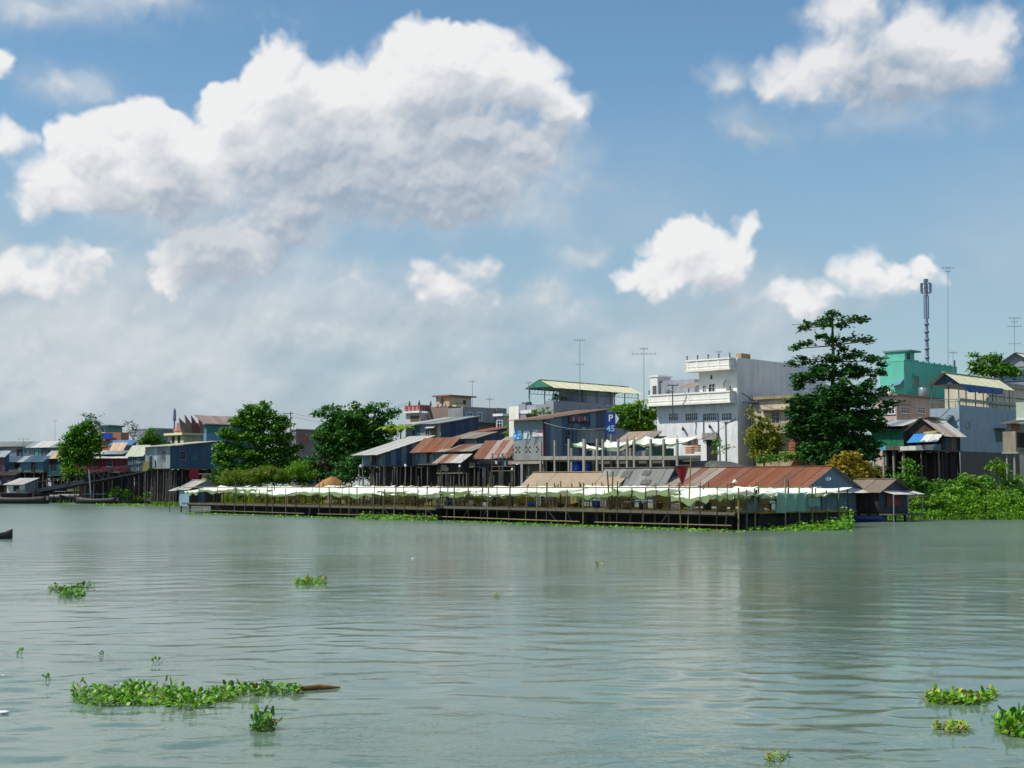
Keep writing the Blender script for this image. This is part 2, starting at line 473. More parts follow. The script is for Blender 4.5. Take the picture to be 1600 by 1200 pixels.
M_IRON = lambda: flat('iron', (0.10, 0.11, 0.12), 0.5, 0.3)
M_STEEL = lambda: flat('steel', (0.28, 0.32, 0.36), 0.4, 0.4)

# ------------------------------------------------------------------ shape kit
class Fr:
    """a thing's own axes: x along its river front (towards the near end), y inland, z up; origin on photo column px at depth d"""
    def __init__(s, px, d, z0=0.0, ang=-43.0, zref=8.0):
        y = d * DS
        yc = y * CA + (zref - CAMH) * SA
        s.o = Vector(((px - 800) / FPX * yc, y, z0)); s.a = R(ang)
        s.u = Vector((math.cos(s.a), math.sin(s.a), 0)); s.v = Vector((-math.sin(s.a), math.cos(s.a), 0))
    def w(s, x, y, z): return Vector((s.o.x, s.o.y, 0)) + s.u * x + s.v * y + Vector((0, 0, z))
    def _solve(s, px, base, dr):
        k = (px - 800) / FPX
        yc = base.y * CA + (base.z - CAMH) * SA
        return (k * yc - base.x) / (dr.x - k * dr.y * CA)
    def x(s, px, y=0.0, z=8.0): return s._solve(px, s.w(0, y, z), s.u)
    def y(s, px, x=0.0, z=8.0): return s._solve(px, s.w(x, 0, z), s.v)
    def z(s, py, x=0.0, y=0.0):
        b = s.w(x, y, 0); k = (600 - py) / FPX
        # (-Y SA + (z-h) CA) = k (Y CA + (z-h) SA)
        return CAMH + b.y * (SA + k * CA) / (CA - k * SA)

def thing(name, label, cat, fr=None, loc=None, group=None, rz=None):
    o = bpy.data.objects.new(name, None)
    COL.objects.link(o)
    o.empty_display_size = 0.5
    if fr is not None:
        o.location = (fr.o.x, fr.o.y, 0); o.rotation_euler = (0, 0, fr.a)
    else:
        o.location = loc
        if rz is not None: o.rotation_euler = (0, 0, rz)
    return tag(o, label, cat, group)

_box = {}
def unit_box(mat):
    me = _box.get(mat.name)
    if me is None:
        me = bpy.data.meshes.new('box_' + mat.name)
        bm = bmesh.new(); bmesh.ops.create_cube(bm, size=1.0)
        bm.to_mesh(me); bm.free(); me.materials.append(mat); _box[mat.name] = me
    return me
def box(name, parent, mat, x0, x1, y0, y1, z0, z1, rot=None):
    o = bpy.data.objects.new(name, unit_box(mat))
    link(o, parent)
    o.location = ((x0 + x1) / 2, (y0 + y1) / 2, (z0 + z1) / 2)
    o.scale = (abs(x1 - x0), abs(y1 - y0), abs(z1 - z0))
    if rot: o.rotation_euler = rot
    return o
_sheet = {}
def unit_sheet(mat):
    """a corrugated sheet in the unit square, with turned-down edges"""
    me = _sheet.get(mat.name)
    if me is None:
        n = 12; vs_, fs = [], []
        for i in range(n + 1):
            x = i / n; z = 0.5 * (1 if i % 2 == 0 else -1)
            vs_ += [(x, 0, z), (x, 1, z)]
        for i in range(n): fs.append((2 * i, 2 * i + 2, 2 * i + 3, 2 * i + 1))
        me = bpy.data.meshes.new('sheet_' + mat.name); me.from_pydata(vs_, [], fs); me.materials.append(mat); _sheet[mat.name] = me
    return me
RN = random.Random(5)
def sheets(name, parent, A, B, up, wid, mats, amp=0.035, jit=0.02, over=0.04, ragged=0.0, pick=None):
    """row of corrugated sheets from A to B, each running along the vector up (all local to the parent)"""
    A, B, up = Vector(A), Vector(B), Vector(up)
    ab = B - A; L = ab.length; n = max(1, round(L / wid)); w = L / n
    ex = ab.normalized(); ey = up.normalized(); ez = ex.cross(ey).normalized()
    for i in range(n):
        m = mats[pick(i, n)] if pick else RN.choice(mats)
        o = bpy.data.objects.new(name, unit_sheet(m)); link(o, parent)
        dn = RN.uniform(0, ragged)
        org = A + ex * (i * w - over / 2) - ey * dn + ez * (0.012 * (i % 2) + RN.uniform(0, jit))
        hl = up.length + dn + RN.uniform(-ragged, ragged) * 0.4
        M = Matrix((ex, ey, ez)).transposed().to_4x4()
        M.translation = org
        M = M @ Matrix.Rotation(RN.uniform(-jit, jit) * 0.5, 4, 'Z') @ Matrix.Diagonal((w + over, hl, amp, 1))
        o.matrix_basis = M
def poly(name, parent, mat, pts, thick, n=None):
    """flat polygon given thickness along n"""
    pts = [Vector(p) for p in pts]
    if n is None: n = (pts[1] - pts[0]).cross(pts[2] - pts[0]).normalized()
    n = Vector(n) * thick
    k = len(pts)
    vs_ = pts + [p + n for p in pts]
    fs = [tuple(range(k))[::-1], tuple(range(k, 2 * k))] + [(i, (i + 1) % k, k + (i + 1) % k, k + i) for i in range(k)]
    return mesh_obj(name, vs_, fs, mat, parent)
_tube = {}
def unit_tube(mat, taper=0.85, n=7):
    key = (mat.name, taper, n)
    me = _tube.get(key)
    if me is None:
        vs_, fs = [], []
        for k, r in ((0, 1.0), (0.5, 0.5 + 0.5 * taper), (1, taper)):
            for i in range(n):
                a = 2 * math.pi * i / n; vs_.append((r * math.cos(a), r * math.sin(a), k))
        for s_ in (0, n):
            for i in range(n): fs.append((s_ + i, s_ + (i + 1) % n, s_ + n + (i + 1) % n, s_ + n + i))
        fs.append(tuple(range(2 * n, 3 * n))); fs.append(tuple(range(n))[::-1])
        me = bpy.data.meshes.new('pole_' + mat.name); me.from_pydata(vs_, [], fs); me.materials.append(mat)
        for p in me.polygons[:2 * n]: p.use_smooth = True
        _tube[key] = me
    return me
def rod(name, parent, mat, a, b, r, taper=0.85, n=7):
    a, b = Vector(a), Vector(b)
    o = bpy.data.objects.new(name, unit_tube(mat, taper, n)); link(o, parent)
    dv = b - a
    M = dv.to_track_quat('Z', 'Y').to_matrix().to_4x4(); M.translation = a
    o.matrix_basis = M @ Matrix.Diagonal((r, r, dv.length, 1))
    return o
def window(parent, fmat, axis, at, a0, a1, z0, z1, bars=2, depth=0.06, gmat=None, sill=True, cross=True):
    """window in a wall: axis 'x' = the wall runs along x at y=at facing -y; axis 'y' = along y at x=at facing +x"""
    gmat = gmat or M_GLASS()
    def bb(name, par, m, p0, p1, q0, q1, d0, d1):
        if axis == 'x': return box(name, par, m, p0, p1, at - d1, at - d0, q0, q1)
        return box(name, par, m, at + d0, at + d1, p0, p1, q0, q1)
    parent = w_parent(parent, 'window')
    bb('pane', parent, gmat, a0, a1, z0, z1, -0.05, 0.012)
    t = 0.09
    bb('frame', parent, fmat, a0 - t, a0, z0 - t, z1 + t, -0.02, depth); bb('frame', parent, fmat, a1, a1 + t, z0 - t, z1 + t, -0.02, depth)
    bb('frame', parent, fmat, a0, a1, z1, z1 + t, -0.02, depth)
    bb('sill', parent, fmat, a0 - 0.15, a1 + 0.15, z0 - t - 0.03, z0, -0.02, depth + (0.08 if sill else 0.003))
    for i in range(1, bars):
        x = a0 + (a1 - a0) * i / bars
        bb('bar', parent, fmat, x - 0.03, x + 0.03, z0, z1, 0.0, depth * 0.7)
    if cross:
        zc = z0 + (z1 - z0) * 0.62
        bb('bar', parent, fmat, a0, a1, zc - 0.025, zc + 0.025, 0.0, depth * 0.6)
    return parent
def stilts(parent, mat, pts, z0, z1, r=0.11, name='stilt'):
    for (x, y) in pts:
        dx, dy = RN.uniform(-.12, .12), RN.uniform(-.12, .12)
        rod(name, parent, mat, (x + dx, y + dy, z0), (x, y, z1), r * RN.uniform(0.8, 1.2))
def mono_shack(name, label, cat, corner, d, left, right, ytop, yback, ybot, wallf, walls, roofm, yroofside=None, zbase=None, over=0.5, pw=1.0,
               group=None, stilt=True, floor=True, ang=-43.0, depth=None, roof_t=0.06):
    """tin shack with one roof slope that rises inland. corner: photo column of its near front corner; left/right: where the front and the
    near side end; ytop/yback: rows of the roof edge at the corner and at the far end of the near side; ybot: row of the wall's foot"""
    fr = Fr(corner, d, ang=ang)
    t = thing(name, label, cat, fr, group=group)
    x0 = fr.x(left); y1 = depth if depth else fr.y(right)
    zt = fr.z(ytop); zb = fr.z(yback, 0, y1); zf = fr.z(ybot)
    if zb < zt + 0.15: zb = zt + 0.15
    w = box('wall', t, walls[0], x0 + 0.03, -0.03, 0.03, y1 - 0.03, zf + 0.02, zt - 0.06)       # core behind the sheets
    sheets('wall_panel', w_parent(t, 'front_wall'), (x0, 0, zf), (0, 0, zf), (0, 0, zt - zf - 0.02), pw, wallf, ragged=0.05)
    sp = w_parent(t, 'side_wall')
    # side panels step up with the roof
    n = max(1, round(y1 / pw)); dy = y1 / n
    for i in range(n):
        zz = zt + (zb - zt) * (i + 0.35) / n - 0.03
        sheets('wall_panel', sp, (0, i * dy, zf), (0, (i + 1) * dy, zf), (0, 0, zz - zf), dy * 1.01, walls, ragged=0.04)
    poly('gable', t, walls[0], [(-0.05, 0, zt - 0.1), (-0.05, y1, zt - 0.1), (-0.05, y1, zb - 0.08), (-0.05, 0, zt - 0.08)], 0.02, (1, 0, 0))
    s = (zb - zt) / y1; o2 = over
    rp = w_parent(t, 'roof')
    A = Vector((x0 - 0.3, -o2, zt - o2 * s + 0.06)); Bv = Vector((0.3, -o2, zt - o2 * s + 0.06))
    sheets('roof_sheet', rp, A, Bv, (0, y1 + o2 + 0.3, (y1 + o2 + 0.3) * s), pw, roofm, ragged=0.10)
    poly('purlin', t, M_GREYWOOD(), [(0.18, -o2 + .05, zt - o2 * s - 0.07), (0.18, y1 + .2, zb + .2 * s - 0.07), (0.18, y1 + .2, zb + .2 * s + 0.01), (0.18, -o2 + .05, zt - o2 * s + 0.01)], 0.05, (1, 0, 0))
    hgt = zt - zf
    if -x0 > 3.0 and hgt > 1.6 and name != 'tin_house':
        for f in ([0.3, 0.7] if -x0 > 7 else [0.55]):
            f += RN.uniform(-.08, .08); ww = RN.uniform(0.7, 1.2)
            if RN.random() < 0.75: window(t, RN.choice([M_GREYWOOD(), M_TINGREY(), M_DARKWOOD()]), 'x', -0.04, x0 * f - ww / 2, x0 * f + ww / 2, zf + hgt * 0.35, zf + hgt * 0.78, bars=2, gmat=M_DARK(), sill=False)
            else: box('door', t, RN.choice([M_DARK(), M_DARKWOOD()]), x0 * f - 0.45, x0 * f + 0.45, -0.07, -0.03, zf + 0.05, zf + min(2.1, hgt * 0.85))
    if y1 > 4.0 and hgt > 1.6:
        for f in ([0.3, 0.72] if y1 > 8 else [0.5]):
            f += RN.uniform(-.1, .1)
            if RN.random() < 0.6: window(t, RN.choice([M_GREYWOOD(), M_TINBLUE()]), 'y', 0.04, y1 * f - 0.5, y1 * f + 0.5, zf + hgt * 0.4, zf + hgt * 0.75, bars=2, gmat=M_DARK(), sill=False)
    for _ in range(2):
        a = RN.uniform(0.1, 0.85); sheets('patch_sheet', t, (x0 * a, -0.06, zf + hgt * RN.uniform(0.0, 0.3)), (x0 * a + 0.8, -0.06, zf + hgt * 0.1), (0, 0, hgt * RN.uniform(0.3, 0.5)), 0.8, wallf + [M_TINGREY(), M_RUST2()], jit=0.05)
    if floor:
        box('floor', t, M_GREYWOOD(), x0 - 0.1, 0.1, -0.15, y1, zf - 0.16, zf - 0.02)
    if stilt:
        zb0 = zbase if zbase is not None else 0.0
        pts = []
        nx = max(2, int(-x0 / 1.8) + 1); ny = max(2, int(y1 / 2.4) + 1)
        for i in range(nx): pts.append((x0 * i / (nx - 1) * 0.97 - 0.1, 0.1))
        for i in range(1, ny): pts.append((-0.1, y1 * i / (ny - 1) * 0.97))
        stilts(t, M_GREYWOOD(), pts, zb0 - 0.8, zf - 0.1)
        sheets('underfloor_shade_sheet', w_parent(t, 'underfloor_shade'), (x0, 1.6, zb0), (-0.2, 1.6, zb0), (0, 0, zf - 0.2 - zb0), 0.9, [M_DARKWOOD(), M_DARKWOOD(), NIGHT()], ragged=0.3)  # dark sheets added to paint in the shade beneath the floor
        sheets('underfloor_shade_sheet', w_parent(t, 'underfloor_shade'), (-1.2, 1.6, zb0), (-1.2, y1, zb0), (0, 0, zf - 0.2 - zb0), 1.1, [M_DARKWOOD(), NIGHT()], ragged=0.3)
    return t, fr, x0, y1, zt, zb, zf
def w_parent(t, name):
    o = bpy.data.objects.new(name, None); COL.objects.link(o); o.parent = t; o.empty_display_size = 0.2
    return o
def gable_roof_y(t, x0, x1, y0, y1, ze, zr, mats, pw=1.0, over=0.4, amp=0.035, ragged=0.06, roofname='roof', under=None):
    """two slopes, ridge along y; eaves at x0 and x1"""
    rp = w_parent(t, roofname); xm = (x0 + x1) / 2; s = (zr - ze) / (x1 - xm)
    for sg, xe in ((1, x1 + over), (-1, x0 - over)):
        A = Vector((xe, y0 - over if sg > 0 else y1 + over, ze - over * s)); B = Vector((xe, y1 + over if sg > 0 else y0 - over, ze - over * s))
        sheets('roof_sheet', rp, A, B, (xm - xe, 0, zr - ze + over * s), pw, mats, amp=amp, ragged=ragged)
    box('ridge_cap', t, mats[0], xm - 0.2, xm + 0.2, y0 - over, y1 + over, zr + 0.0, zr + 0.07)
    return rp
def gable_roof_x(t, x0, x1, y0, y1, ze, zr, mats, pw=1.0, over=0.4, amp=0.035, ragged=0.06, roofname='roof', pick=None, zeb=None):
    """two slopes, ridge along x; eaves at y0 (front) and y1"""
    rp = w_parent(t, roofname); ym = (y0 + y1) / 2; s = (zr - ze) / (ym - y0)
    for sg, ye in ((1, y0 - over), (-1, y1 + over)):
        A = Vector((x0 - over if sg > 0 else x1 + over, ye, ze - over * s)); B = Vector((x1 + over if sg > 0 else x0 - over, ye, ze - over * s))
        sheets('roof_sheet', rp, A, B, (0, ym - ye, zr - ze + over * s), pw, mats, amp=amp, ragged=ragged, pick=pick if sg > 0 else None)
    box('ridge_cap', t, mats[0], x0 - over, x1 + over, ym - 0.2, ym + 0.2, zr + 0.0, zr + 0.07)
    return rp
# ------------------------------------------------------------------ land
BANK = [(-700, 350), (-200, 338), (60, 320), (280, 300), (330, 262), (480, 236), (600, 216), (700, 206), (820, 197), (1000, 190), (1150, 186),
        (1340, 178), (1480, 173.5), (1600, 172), (1800, 166), (2300, 150)]
def build_land():
    vs_, fs = [], []
    rows = [(0.0, -1.2), (1.2, 0.05), (3.0, 0.9), (6.0, 1.9), (10.0, 2.5), (18.0, 2.8), (60.0, 3.0), (300.0, 3.1), (2500.0, 3.2)]
    inl = Vector((0.45, 0.89, 0))
    pts = []
    for i in range(len(BANK) - 1):
        (a, da), (b, db) = BANK[i], BANK[i + 1]
        for k in range(6):
            f = k / 6; px, d = a + (b - a) * f, da + (db - da) * f
            pts.append(Vector(((px - 800) / FPX * d * DS, d * DS, 0)))
    for p in pts:
        for j, (off, z) in enumerate(rows):
            jx = RN.uniform(-0.4, 0.4) if 0 < j < 5 else 0
            vs_.append(p + inl * (off + jx) + Vector((0, 0, z + (RN.uniform(-0.15, 0.15) if 1 < j < 6 else 0))))
    m = len(rows)
    for i in range(len(pts) - 1):
        for j in range(m - 1):
            fs.append((i * m + j, (i + 1) * m + j, (i + 1) * m + j + 1, i * m + j + 1))
    tag(mesh_obj('river_bank_ground', vs_, fs, ground_mat('bank_earth', (0.10, 0.075, 0.045), (0.05, 0.07, 0.025)), smooth=True), kind='structure')
build_land()

WHITE = plaster('white_paint', (0.82, 0.84, 0.86), 0.42, (0.35, 0.36, 0.36))
CREAMW = plaster('cream_white_paint', (0.84, 0.83, 0.78), 0.25, (0.4, 0.38, 0.33))
GREYP = plaster('grey_render', (0.74, 0.75, 0.77), 0.40, (0.42, 0.44, 0.45))
TEAL = plaster('teal_paint', (0.12, 0.52, 0.40), 0.25, (0.06, 0.2, 0.18))
PINKP = plaster('dusty_pink_paint', (0.55, 0.43, 0.38), 0.3, (0.2, 0.16, 0.14))
BLUEG = plaster('blue_grey_paint', (0.30, 0.39, 0.47), 0.35, (0.12, 0.2, 0.28))
OLDY = plaster('old_yellow_paint', (0.50, 0.40, 0.24), 0.6, (0.12, 0.10, 0.07))
BRICK = plaster('red_brick_face', (0.34, 0.13, 0.08), 0.3, (0.1, 0.05, 0.04))
CREAMROOF = tin('cream_roof_sheet', (0.60, 0.60, 0.42), 0.0, 0.06)
GREENFRAME = flat('green_painted_steel', (0.05, 0.17, 0.14), 0.45)

# ------------------------------------------------------------------ white house
fr = Fr(1153, 192)
t = thing('white_house', 'tall white three storey house with two cornice balconies and bare grey side wall', 'house', fr)
x0, D1 = fr.x(1027), fr.y(1292)
z1t, z1b = fr.z(610, 0, -1.2), fr.z(629, 0, -1.2)
z2t, z2b = fr.z(558, 0, -1.2), fr.z(577, 0, -1.2)
w = box('lower_wall', t, WHITE, x0, 0, 0, D1, 1.5, z1t - 0.55)
xu = fr.x(1093)
box('upper_wall', t, CREAMW, xu, -0.004, 0.004, D1 - 0.004, z1t - 0.55, z2t - 0.05)
box('side_wall_render', t, GREYP, 0.0, 0.02, 0.15, D1 - 0.02, 1.6, z2t - 0.08)
def cornice(xa, xb, zb, zt, y0, nm):
    xr = xb
    c = box(nm, t, CREAMW, xa, xr, y0, 0.3, zb + 0.28, zt - 0.18)
    box('moulding', t, CREAMW, xa - 0.14, xr + 0.14, y0 - 0.14, 0.28, zb, zb + 0.28)
    box('moulding', t, CREAMW, xa - 0.10, xr + 0.10, y0 - 0.10, 0.26, zt - 0.18, zt)
    box('moulding', t, CREAMW, xa - 0.05, xr + 0.05, y0 - 0.05, 0.24, zb + 0.52, zb + 0.60)
    k = 4 if xr - xa > 6 else 2
    for i in range(k + 1):
        x = xa + (xr - xa) * i / k
        box('pilaster', t, CREAMW, x - 0.16 + (0.16 if i == 0 else 0) - (0.16 if i == k else 0), x + 0.16 + (0.16 if i == 0 else 0) - (0.16 if i == k else 0), y0 - 0.03, y0 + 0.1, zb + 0.28, zt - 0.18)
        f = rod('finial', t, M_IRON(), (x, y0 + 0.1, zt), (x, y0 + 0.1, zt + 0.38), 0.10, 0.5)
        rod('finial', t, M_IRON(), (x, y0 + 0.1, zt + 0.38), (x, y0 + 0.1, zt + 0.58), 0.14, 0.3)
cornice(fr.x(1014, -1.2), fr.x(1141, -1.2), z1b, z1t, -1.2, 'balcony')
cornice(fr.x(1074, -1.2), fr.x(1141, -1.2), z2b, z2t, -1.2, 'roof_parapet')
box('terrace_slab', t, CREAMW, x0 - 0.02, xu + 0.3, 0.3, D1 - 0.5, z1t - 0.548, z1t - 0.42)
for a, b in ((1046, 1060), (1072, 1090), (1101, 1120), (1129, 1144)):
    xa, xb = fr.x(a), fr.x(b); za, zb = fr.z(657, (xa + xb) / 2), fr.z(646, (xa + xb) / 2)
    window(t, CREAMW, 'x', 0.0, xa, xb, za, zb, bars=6, sill=False)
xa, xb = fr.x(1109), fr.x(1118)
window(t, CREAMW, 'x', 0.0, xa, xb, fr.z(611), fr.z(598), bars=2)
window(t, CREAMW, 'x', 0.0, fr.x(1099), fr.x(1104), fr.z(611), fr.z(600), bars=2)
xa, xb = fr.x(1101), fr.x(1123)
box('door_lintel', t, plaster('grey_lintel', (0.30, 0.29, 0.26)), xa, xb, -0.5, -0.002, fr.z(686), fr.z(675))
box('doorway', t, M_DARK(), xa + 0.3, xb - 0.2, -0.03, 0.05, fr.z(722), fr.z(686) - 0.05)
for px in (1100, 1123):
    rod('drain_pipe', t, M_IRON(), (fr.x(px), -0.08, fr.z(690)), (fr.x(px), -0.08, fr.z(645)), 0.05, 1.0)
for px, py in ((1067, 665), (1109, 663)):
    x = fr.x(px); rod('wall_lamp', t, M_IRON(), (x, -0.02, fr.z(py)), (x + 0.4, -0.5, fr.z(py) - 0.25), 0.12, 1.4)
rod('wall_lamp', t, M_IRON(), (fr.x(1113), -0.1, fr.z(590)), (fr.x(1113), -0.1, fr.z(584)), 0.13, 0.8)
# shutters left of the door, ground floor
box('shop_shutter', t, plaster('brown_board', (0.16, 0.11, 0.07)), fr.x(1072), fr.x(1090), -0.12, -0.01, fr.z(692), fr.z(684))
box('ground_door', t, M_DARK(), fr.x(1030), fr.x(1041), -0.03, 0.03, fr.z(722), fr.z(678))
# stair tower on the terrace
xa, xb = fr.x(1031, 5.0), fr.x(1086, 5.0)
box('stair_tower', t, plaster('violet_grey_render', (0.33, 0.35, 0.42), 0.3), xa, xb, 5.0, 9.0, z1t - 0.42, fr.z(592, xb, 5))
box('tower_pier', t, WHITE, xa - 1.2, xa - 0.01, 4.6, 7.5, z1t - 0.42, fr.z(589, xa, 5))
box('tower_cap', t, CREAMW, xa - 1.3, xa + 0.2, 4.5, 7.6, fr.z(589, xa, 5), fr.z(586.5, xa, 5))
box('door', t, M_GREYWOOD(), xa - 0.75, xa - 0.2, 4.52, 4.62, z1t - 0.40, z1t + 1.6)
box('roof_tank', t, plaster('orange_tank', (0.5, 0.3, 0.16)), -0.9, 0.4 - 0.6, 1.2, 3.2, z2t, z2t + 0.65)
box('roof_rim', t, WHITE, -0.3, -0.006, 0.3, D1, z2t - 0.05, z2t + 0.06)
# small awning roof on the terrace
aw = poly('terrace_awning', t, M_RUST2(), [(fr.x(1056), -0.5, z1t + 0.7), (fr.x(1092), -0.5, z1t + 0.7), (fr.x(1086), 3, z1t + 1.5), (fr.x(1062), 3, z1t + 1.5)], 0.06, (0, 0, 1))
# satellite dish
def dish(parent, at, r, facing, mat, name='satellite_dish'):
    vs_, fs = [], []
    f = Vector(facing).normalized(); q = f.to_track_quat('Z', 'Y')
    vs_.append(Vector((0, 0, -0.25 * r)))
    for k, rr in ((0, 0.55), (1, 1.0)):
        for i in range(12):
            a = i / 12 * 2 * math.pi; vs_.append(Vector((rr * r * math.cos(a), rr * r * math.sin(a), -0.25 * r * (1 - rr * rr))))
    for i in range(12):
        fs.append((0, 1 + i, 1 + (i + 1) % 12)); fs.append((1 + i, 13 + i, 13 + (i + 1) % 12, 1 + (i + 1) % 12))
    vs_ = [q @ v + Vector(at) for v in vs_]
    o = mesh_obj(name, vs_, fs, mat, parent, True)
    rod('dish_arm', parent, M_IRON(), Vector(at) - f * 0.25 * r, Vector(at) - Vector((0, 0, r * 1.2)), 0.04)
    return o
dish(t, (fr.x(1137), -0.7, fr.z(598)), 0.55, (-0.6, -0.6, 0.5), M_STEEL())

# ------------------------------------------------------------------ teal block and its neighbours
fr = Fr(1415, 230)
t = thing('teal_building', 'teal green painted flat roofed building with a stair box on its roof', 'building', fr)
x0, D1, zt = fr.x(1377), fr.y(1498), fr.z(564)
box('wall', t, TEAL, x0, 0, 0, D1, 2, zt)
box('parapet', t, TEAL, -0.25, 0.03, 0.02, D1, zt, zt + 0.18)
box('parapet', t, TEAL, x0 - 0.03, 0.032, -0.03, 0.25, zt + 0.002, zt + 0.2)
xa = fr.x(1384)
box('stair_box', t, TEAL, xa, 0.02, 0.3, 3.2, zt + 0.1, fr.z(549))
box('stair_roof', t, flat('grey_teal_slab', (0.10, 0.2, 0.2)), xa - 0.2, 0.9, 0.1, 3.6, fr.z(549), fr.z(546.5))
window(t, TEAL, 'y', 0.02, 0.9, 1.8, zt + 0.3, fr.z(552), bars=1, gmat=M_DARK())
ya, yb = fr.y(1429), fr.y(1437)
window(t, flat('teal_trim', (0.13, 0.42, 0.36)), 'y', 0.0, ya, yb, fr.z(604, 0, ya), fr.z(590, 0, ya), bars=2)
box('window_hood', t, flat('teal_trim', (0.13, 0.42, 0.36)), 0.0, 0.35, ya - 0.2, yb + 0.2, fr.z(588, 0, ya), fr.z(585.5, 0, ya))
poly('awning', t, flat('blue_awning', (0.10, 0.20, 0.32)), [(fr.x(1397), -0.02, fr.z(598)), (-0.02, -0.02, fr.z(592)), (-0.02, -1.3, fr.z(601)), (fr.x(1397), -1.3, fr.z(605))], 0.06)
box('air_conditioner', t, CREAMW, fr.x(1386), fr.x(1397), -0.6, 0, fr.z(616), fr.z(607))
for i in range(9):
    box('parapet_cap', t, flat('teal_trim', (0.13, 0.42, 0.36)), -0.35, 0.12, 0.4 + i * (D1 - 1.2) / 9, 0.4 + i * (D1 - 1.2) / 9 + 0.5, zt + 0.18, zt + 0.36)
rod('roof_post', t, M_IRON(), (-0.2, D1 - 0.3, zt), (-0.2, D1 - 0.3, zt + 1.2), 0.15)

fr = Fr(1402, 221)
t = thing('pink_house', 'dusty pink rendered house below the teal building', 'house', fr)
x0, D1, zt = fr.x(1366), fr.y(1520), fr.z(618)
box('wall', t, PINKP, x0, 0, 0, D1, 2, zt)
box('roof_edge', t, plaster('brown_edge', (0.30, 0.2, 0.15)), x0 - 0.4, 0.4, -0.4, D1, zt, zt + 0.22)
ya, yb = fr.y(1409), fr.y(1422)
window(t, CREAMW, 'y', 0.0, ya, yb, fr.z(645, 0, ya), fr.z(636, 0, ya), bars=4)
box('window_hood', t, PINKP, 0.0, 0.4, ya - 0.3, yb + 0.3, fr.z(631, 0, ya), fr.z(629.5, 0, ya))
window(t, CREAMW, 'x', 0.0, fr.x(1374), fr.x(1386), fr.z(646), fr.z(633), bars=2)
window(t, CREAMW, 'x', 0.0, fr.x(1390), fr.x(1399), fr.z(646), fr.z(636), bars=2)
ya = fr.y(1435); window(t, CREAMW, 'y', 0.0, ya, fr.y(1446), fr.z(645, 0, ya), fr.z(636, 0, ya), bars=3)
rod('water_tank', t, M_STEEL(), (-1.0, fr.y(1455), zt + 0.2), (-1.0, fr.y(1455), zt + 1.6), 0.7, 1.0, 12)

# blue grey house with roof terrace
fr = Fr(1500, 196)
t = thing('blue_grey_house', 'blue grey house with a cream sheet roof over its terrace', 'house', fr)
x0, D1, zt = fr.x(1454), fr.y(1592), fr.z(637)
box('wall', t, BLUEG, x0, 0, 0, D1, 2, zt)
box('wall_base', t, plaster('dark_foot', (0.10, 0.10, 0.09)), x0 + 0.1, 0.05, 0.05, D1, 1.5, fr.z(705))
box('terrace_wall', t, BLUEG, -0.22, 0.004, 0.0, D1, zt, zt + 0.35)
ya, yb = fr.y(1510), fr.y(1516)
window(t, BLUEG, 'y', 0.0, ya, yb, fr.z(667, 0, ya), fr.z(658, 0, ya), bars=1, cross=False)
ya = fr.y(1556); box('side_door', t, flat('dark_green_door', (0.03, 0.09, 0.09)), 0.0, 0.06, ya, fr.y(1571), fr.z(690, 0, ya), fr.z(671, 0, ya))
box('door_hood', t, M_IRON(), 0.0, 1.0, ya - 0.6, fr.y(1572), fr.z(670, 0, ya), fr.z(669, 0, ya))
Y1 = fr.y(1581); ze, zr = fr.z(598), fr.z(582, fr.x(1476))
gable_roof_y(t, x0, 0.0, 0.2, Y1, ze, zr, [CREAMROOF], pw=1.1, over=0.35, ragged=0.0)
poly('gable_panel', t, M_TINDARK(), [(x0 + .2, 0.6, ze - .1), (-0.2, 0.6, ze - .1), (x0 / 2, 0.6, zr - 0.1)], 0.04, (0, -1, 0))
for y in (0.3, Y1 * 0.33, Y1 * 0.66, Y1):
    for x in (x0 + 0.15, -0.15):
        rod('roof_post', t, GREENFRAME, (x, y, zt), (x, y, ze), 0.07, 1.0)
# railing of the terrace
for side, L in (('y', Y1), ('x', -x0)):
    for zz in (0.75, 1.05):
        if side == 'y': rod('rail', t, GREENFRAME, (-0.05, 0, zt + zz), (-0.05, D1, zt + zz), 0.04, 1.0)
        else: rod('rail', t, GREENFRAME, (x0, 0.05, zt + zz), (0, 0.05, zt + zz), 0.04, 1.0)
    n = int(L / 0.8)
    for i in range(n):
        q = L * (i + 0.5) / n
        if side == 'y': rod('rail_post', t, GREENFRAME, (-0.05, q, zt + .2), (-0.05, q, zt + 1.05), 0.03, 1.0)
        else: rod('rail_post', t, GREENFRAME, (x0 + q, 0.05, zt), (x0 + q, 0.05, zt + 1.05), 0.03, 1.0)
box('terrace_roof_beam', t, plaster('pale_green_beam', (0.34, 0.42, 0.36)), -0.3, 0.1, 0, D1, fr.z(626), fr.z(622))
# stair flight on the front
st = None
for i in range(9):
    f = i / 9; x = fr.x(1462) + (fr.x(1490) - fr.x(1462)) * f
    box('stair_step', t, M_IRON(), x, x + 0.35, -0.9, -0.05, fr.z(673 - 27 * f) - 0.1, fr.z(673 - 27 * f))
rod('stair_rail', t, M_IRON(), (fr.x(1462), -0.9, fr.z(664)), (fr.x(1492), -0.9, fr.z(637)), 0.05, 1.0)
zz = fr.z(597); n = 14; vs_, fs = [], []
bt = thing('blue_tarpaulin', 'deep blue tarpaulin hung along the eave of the cream terrace roof', 'tarpaulin', fr)
for i in range(n + 1):
    y = fr.y(1499) + (fr.y(1566) - fr.y(1499)) * i / n
    dz = [0.25, 0.5, 0.75, 0.8, 0.8][min(4, i)] if i < 10 else 0.72
    for k in range(3):
        vs_.append((0.33 + 0.06 * math.sin(i * 1.7) * k, y, ze - 0.12 - k / 2 * (dz + 0.06 * math.sin(i * 2.3)) * 1.15))
for i in range(n):
    for k in range(2): fs.append((3 * i + k, 3 * i + 3 + k, 3 * i + 4 + k, 3 * i + 1 + k))
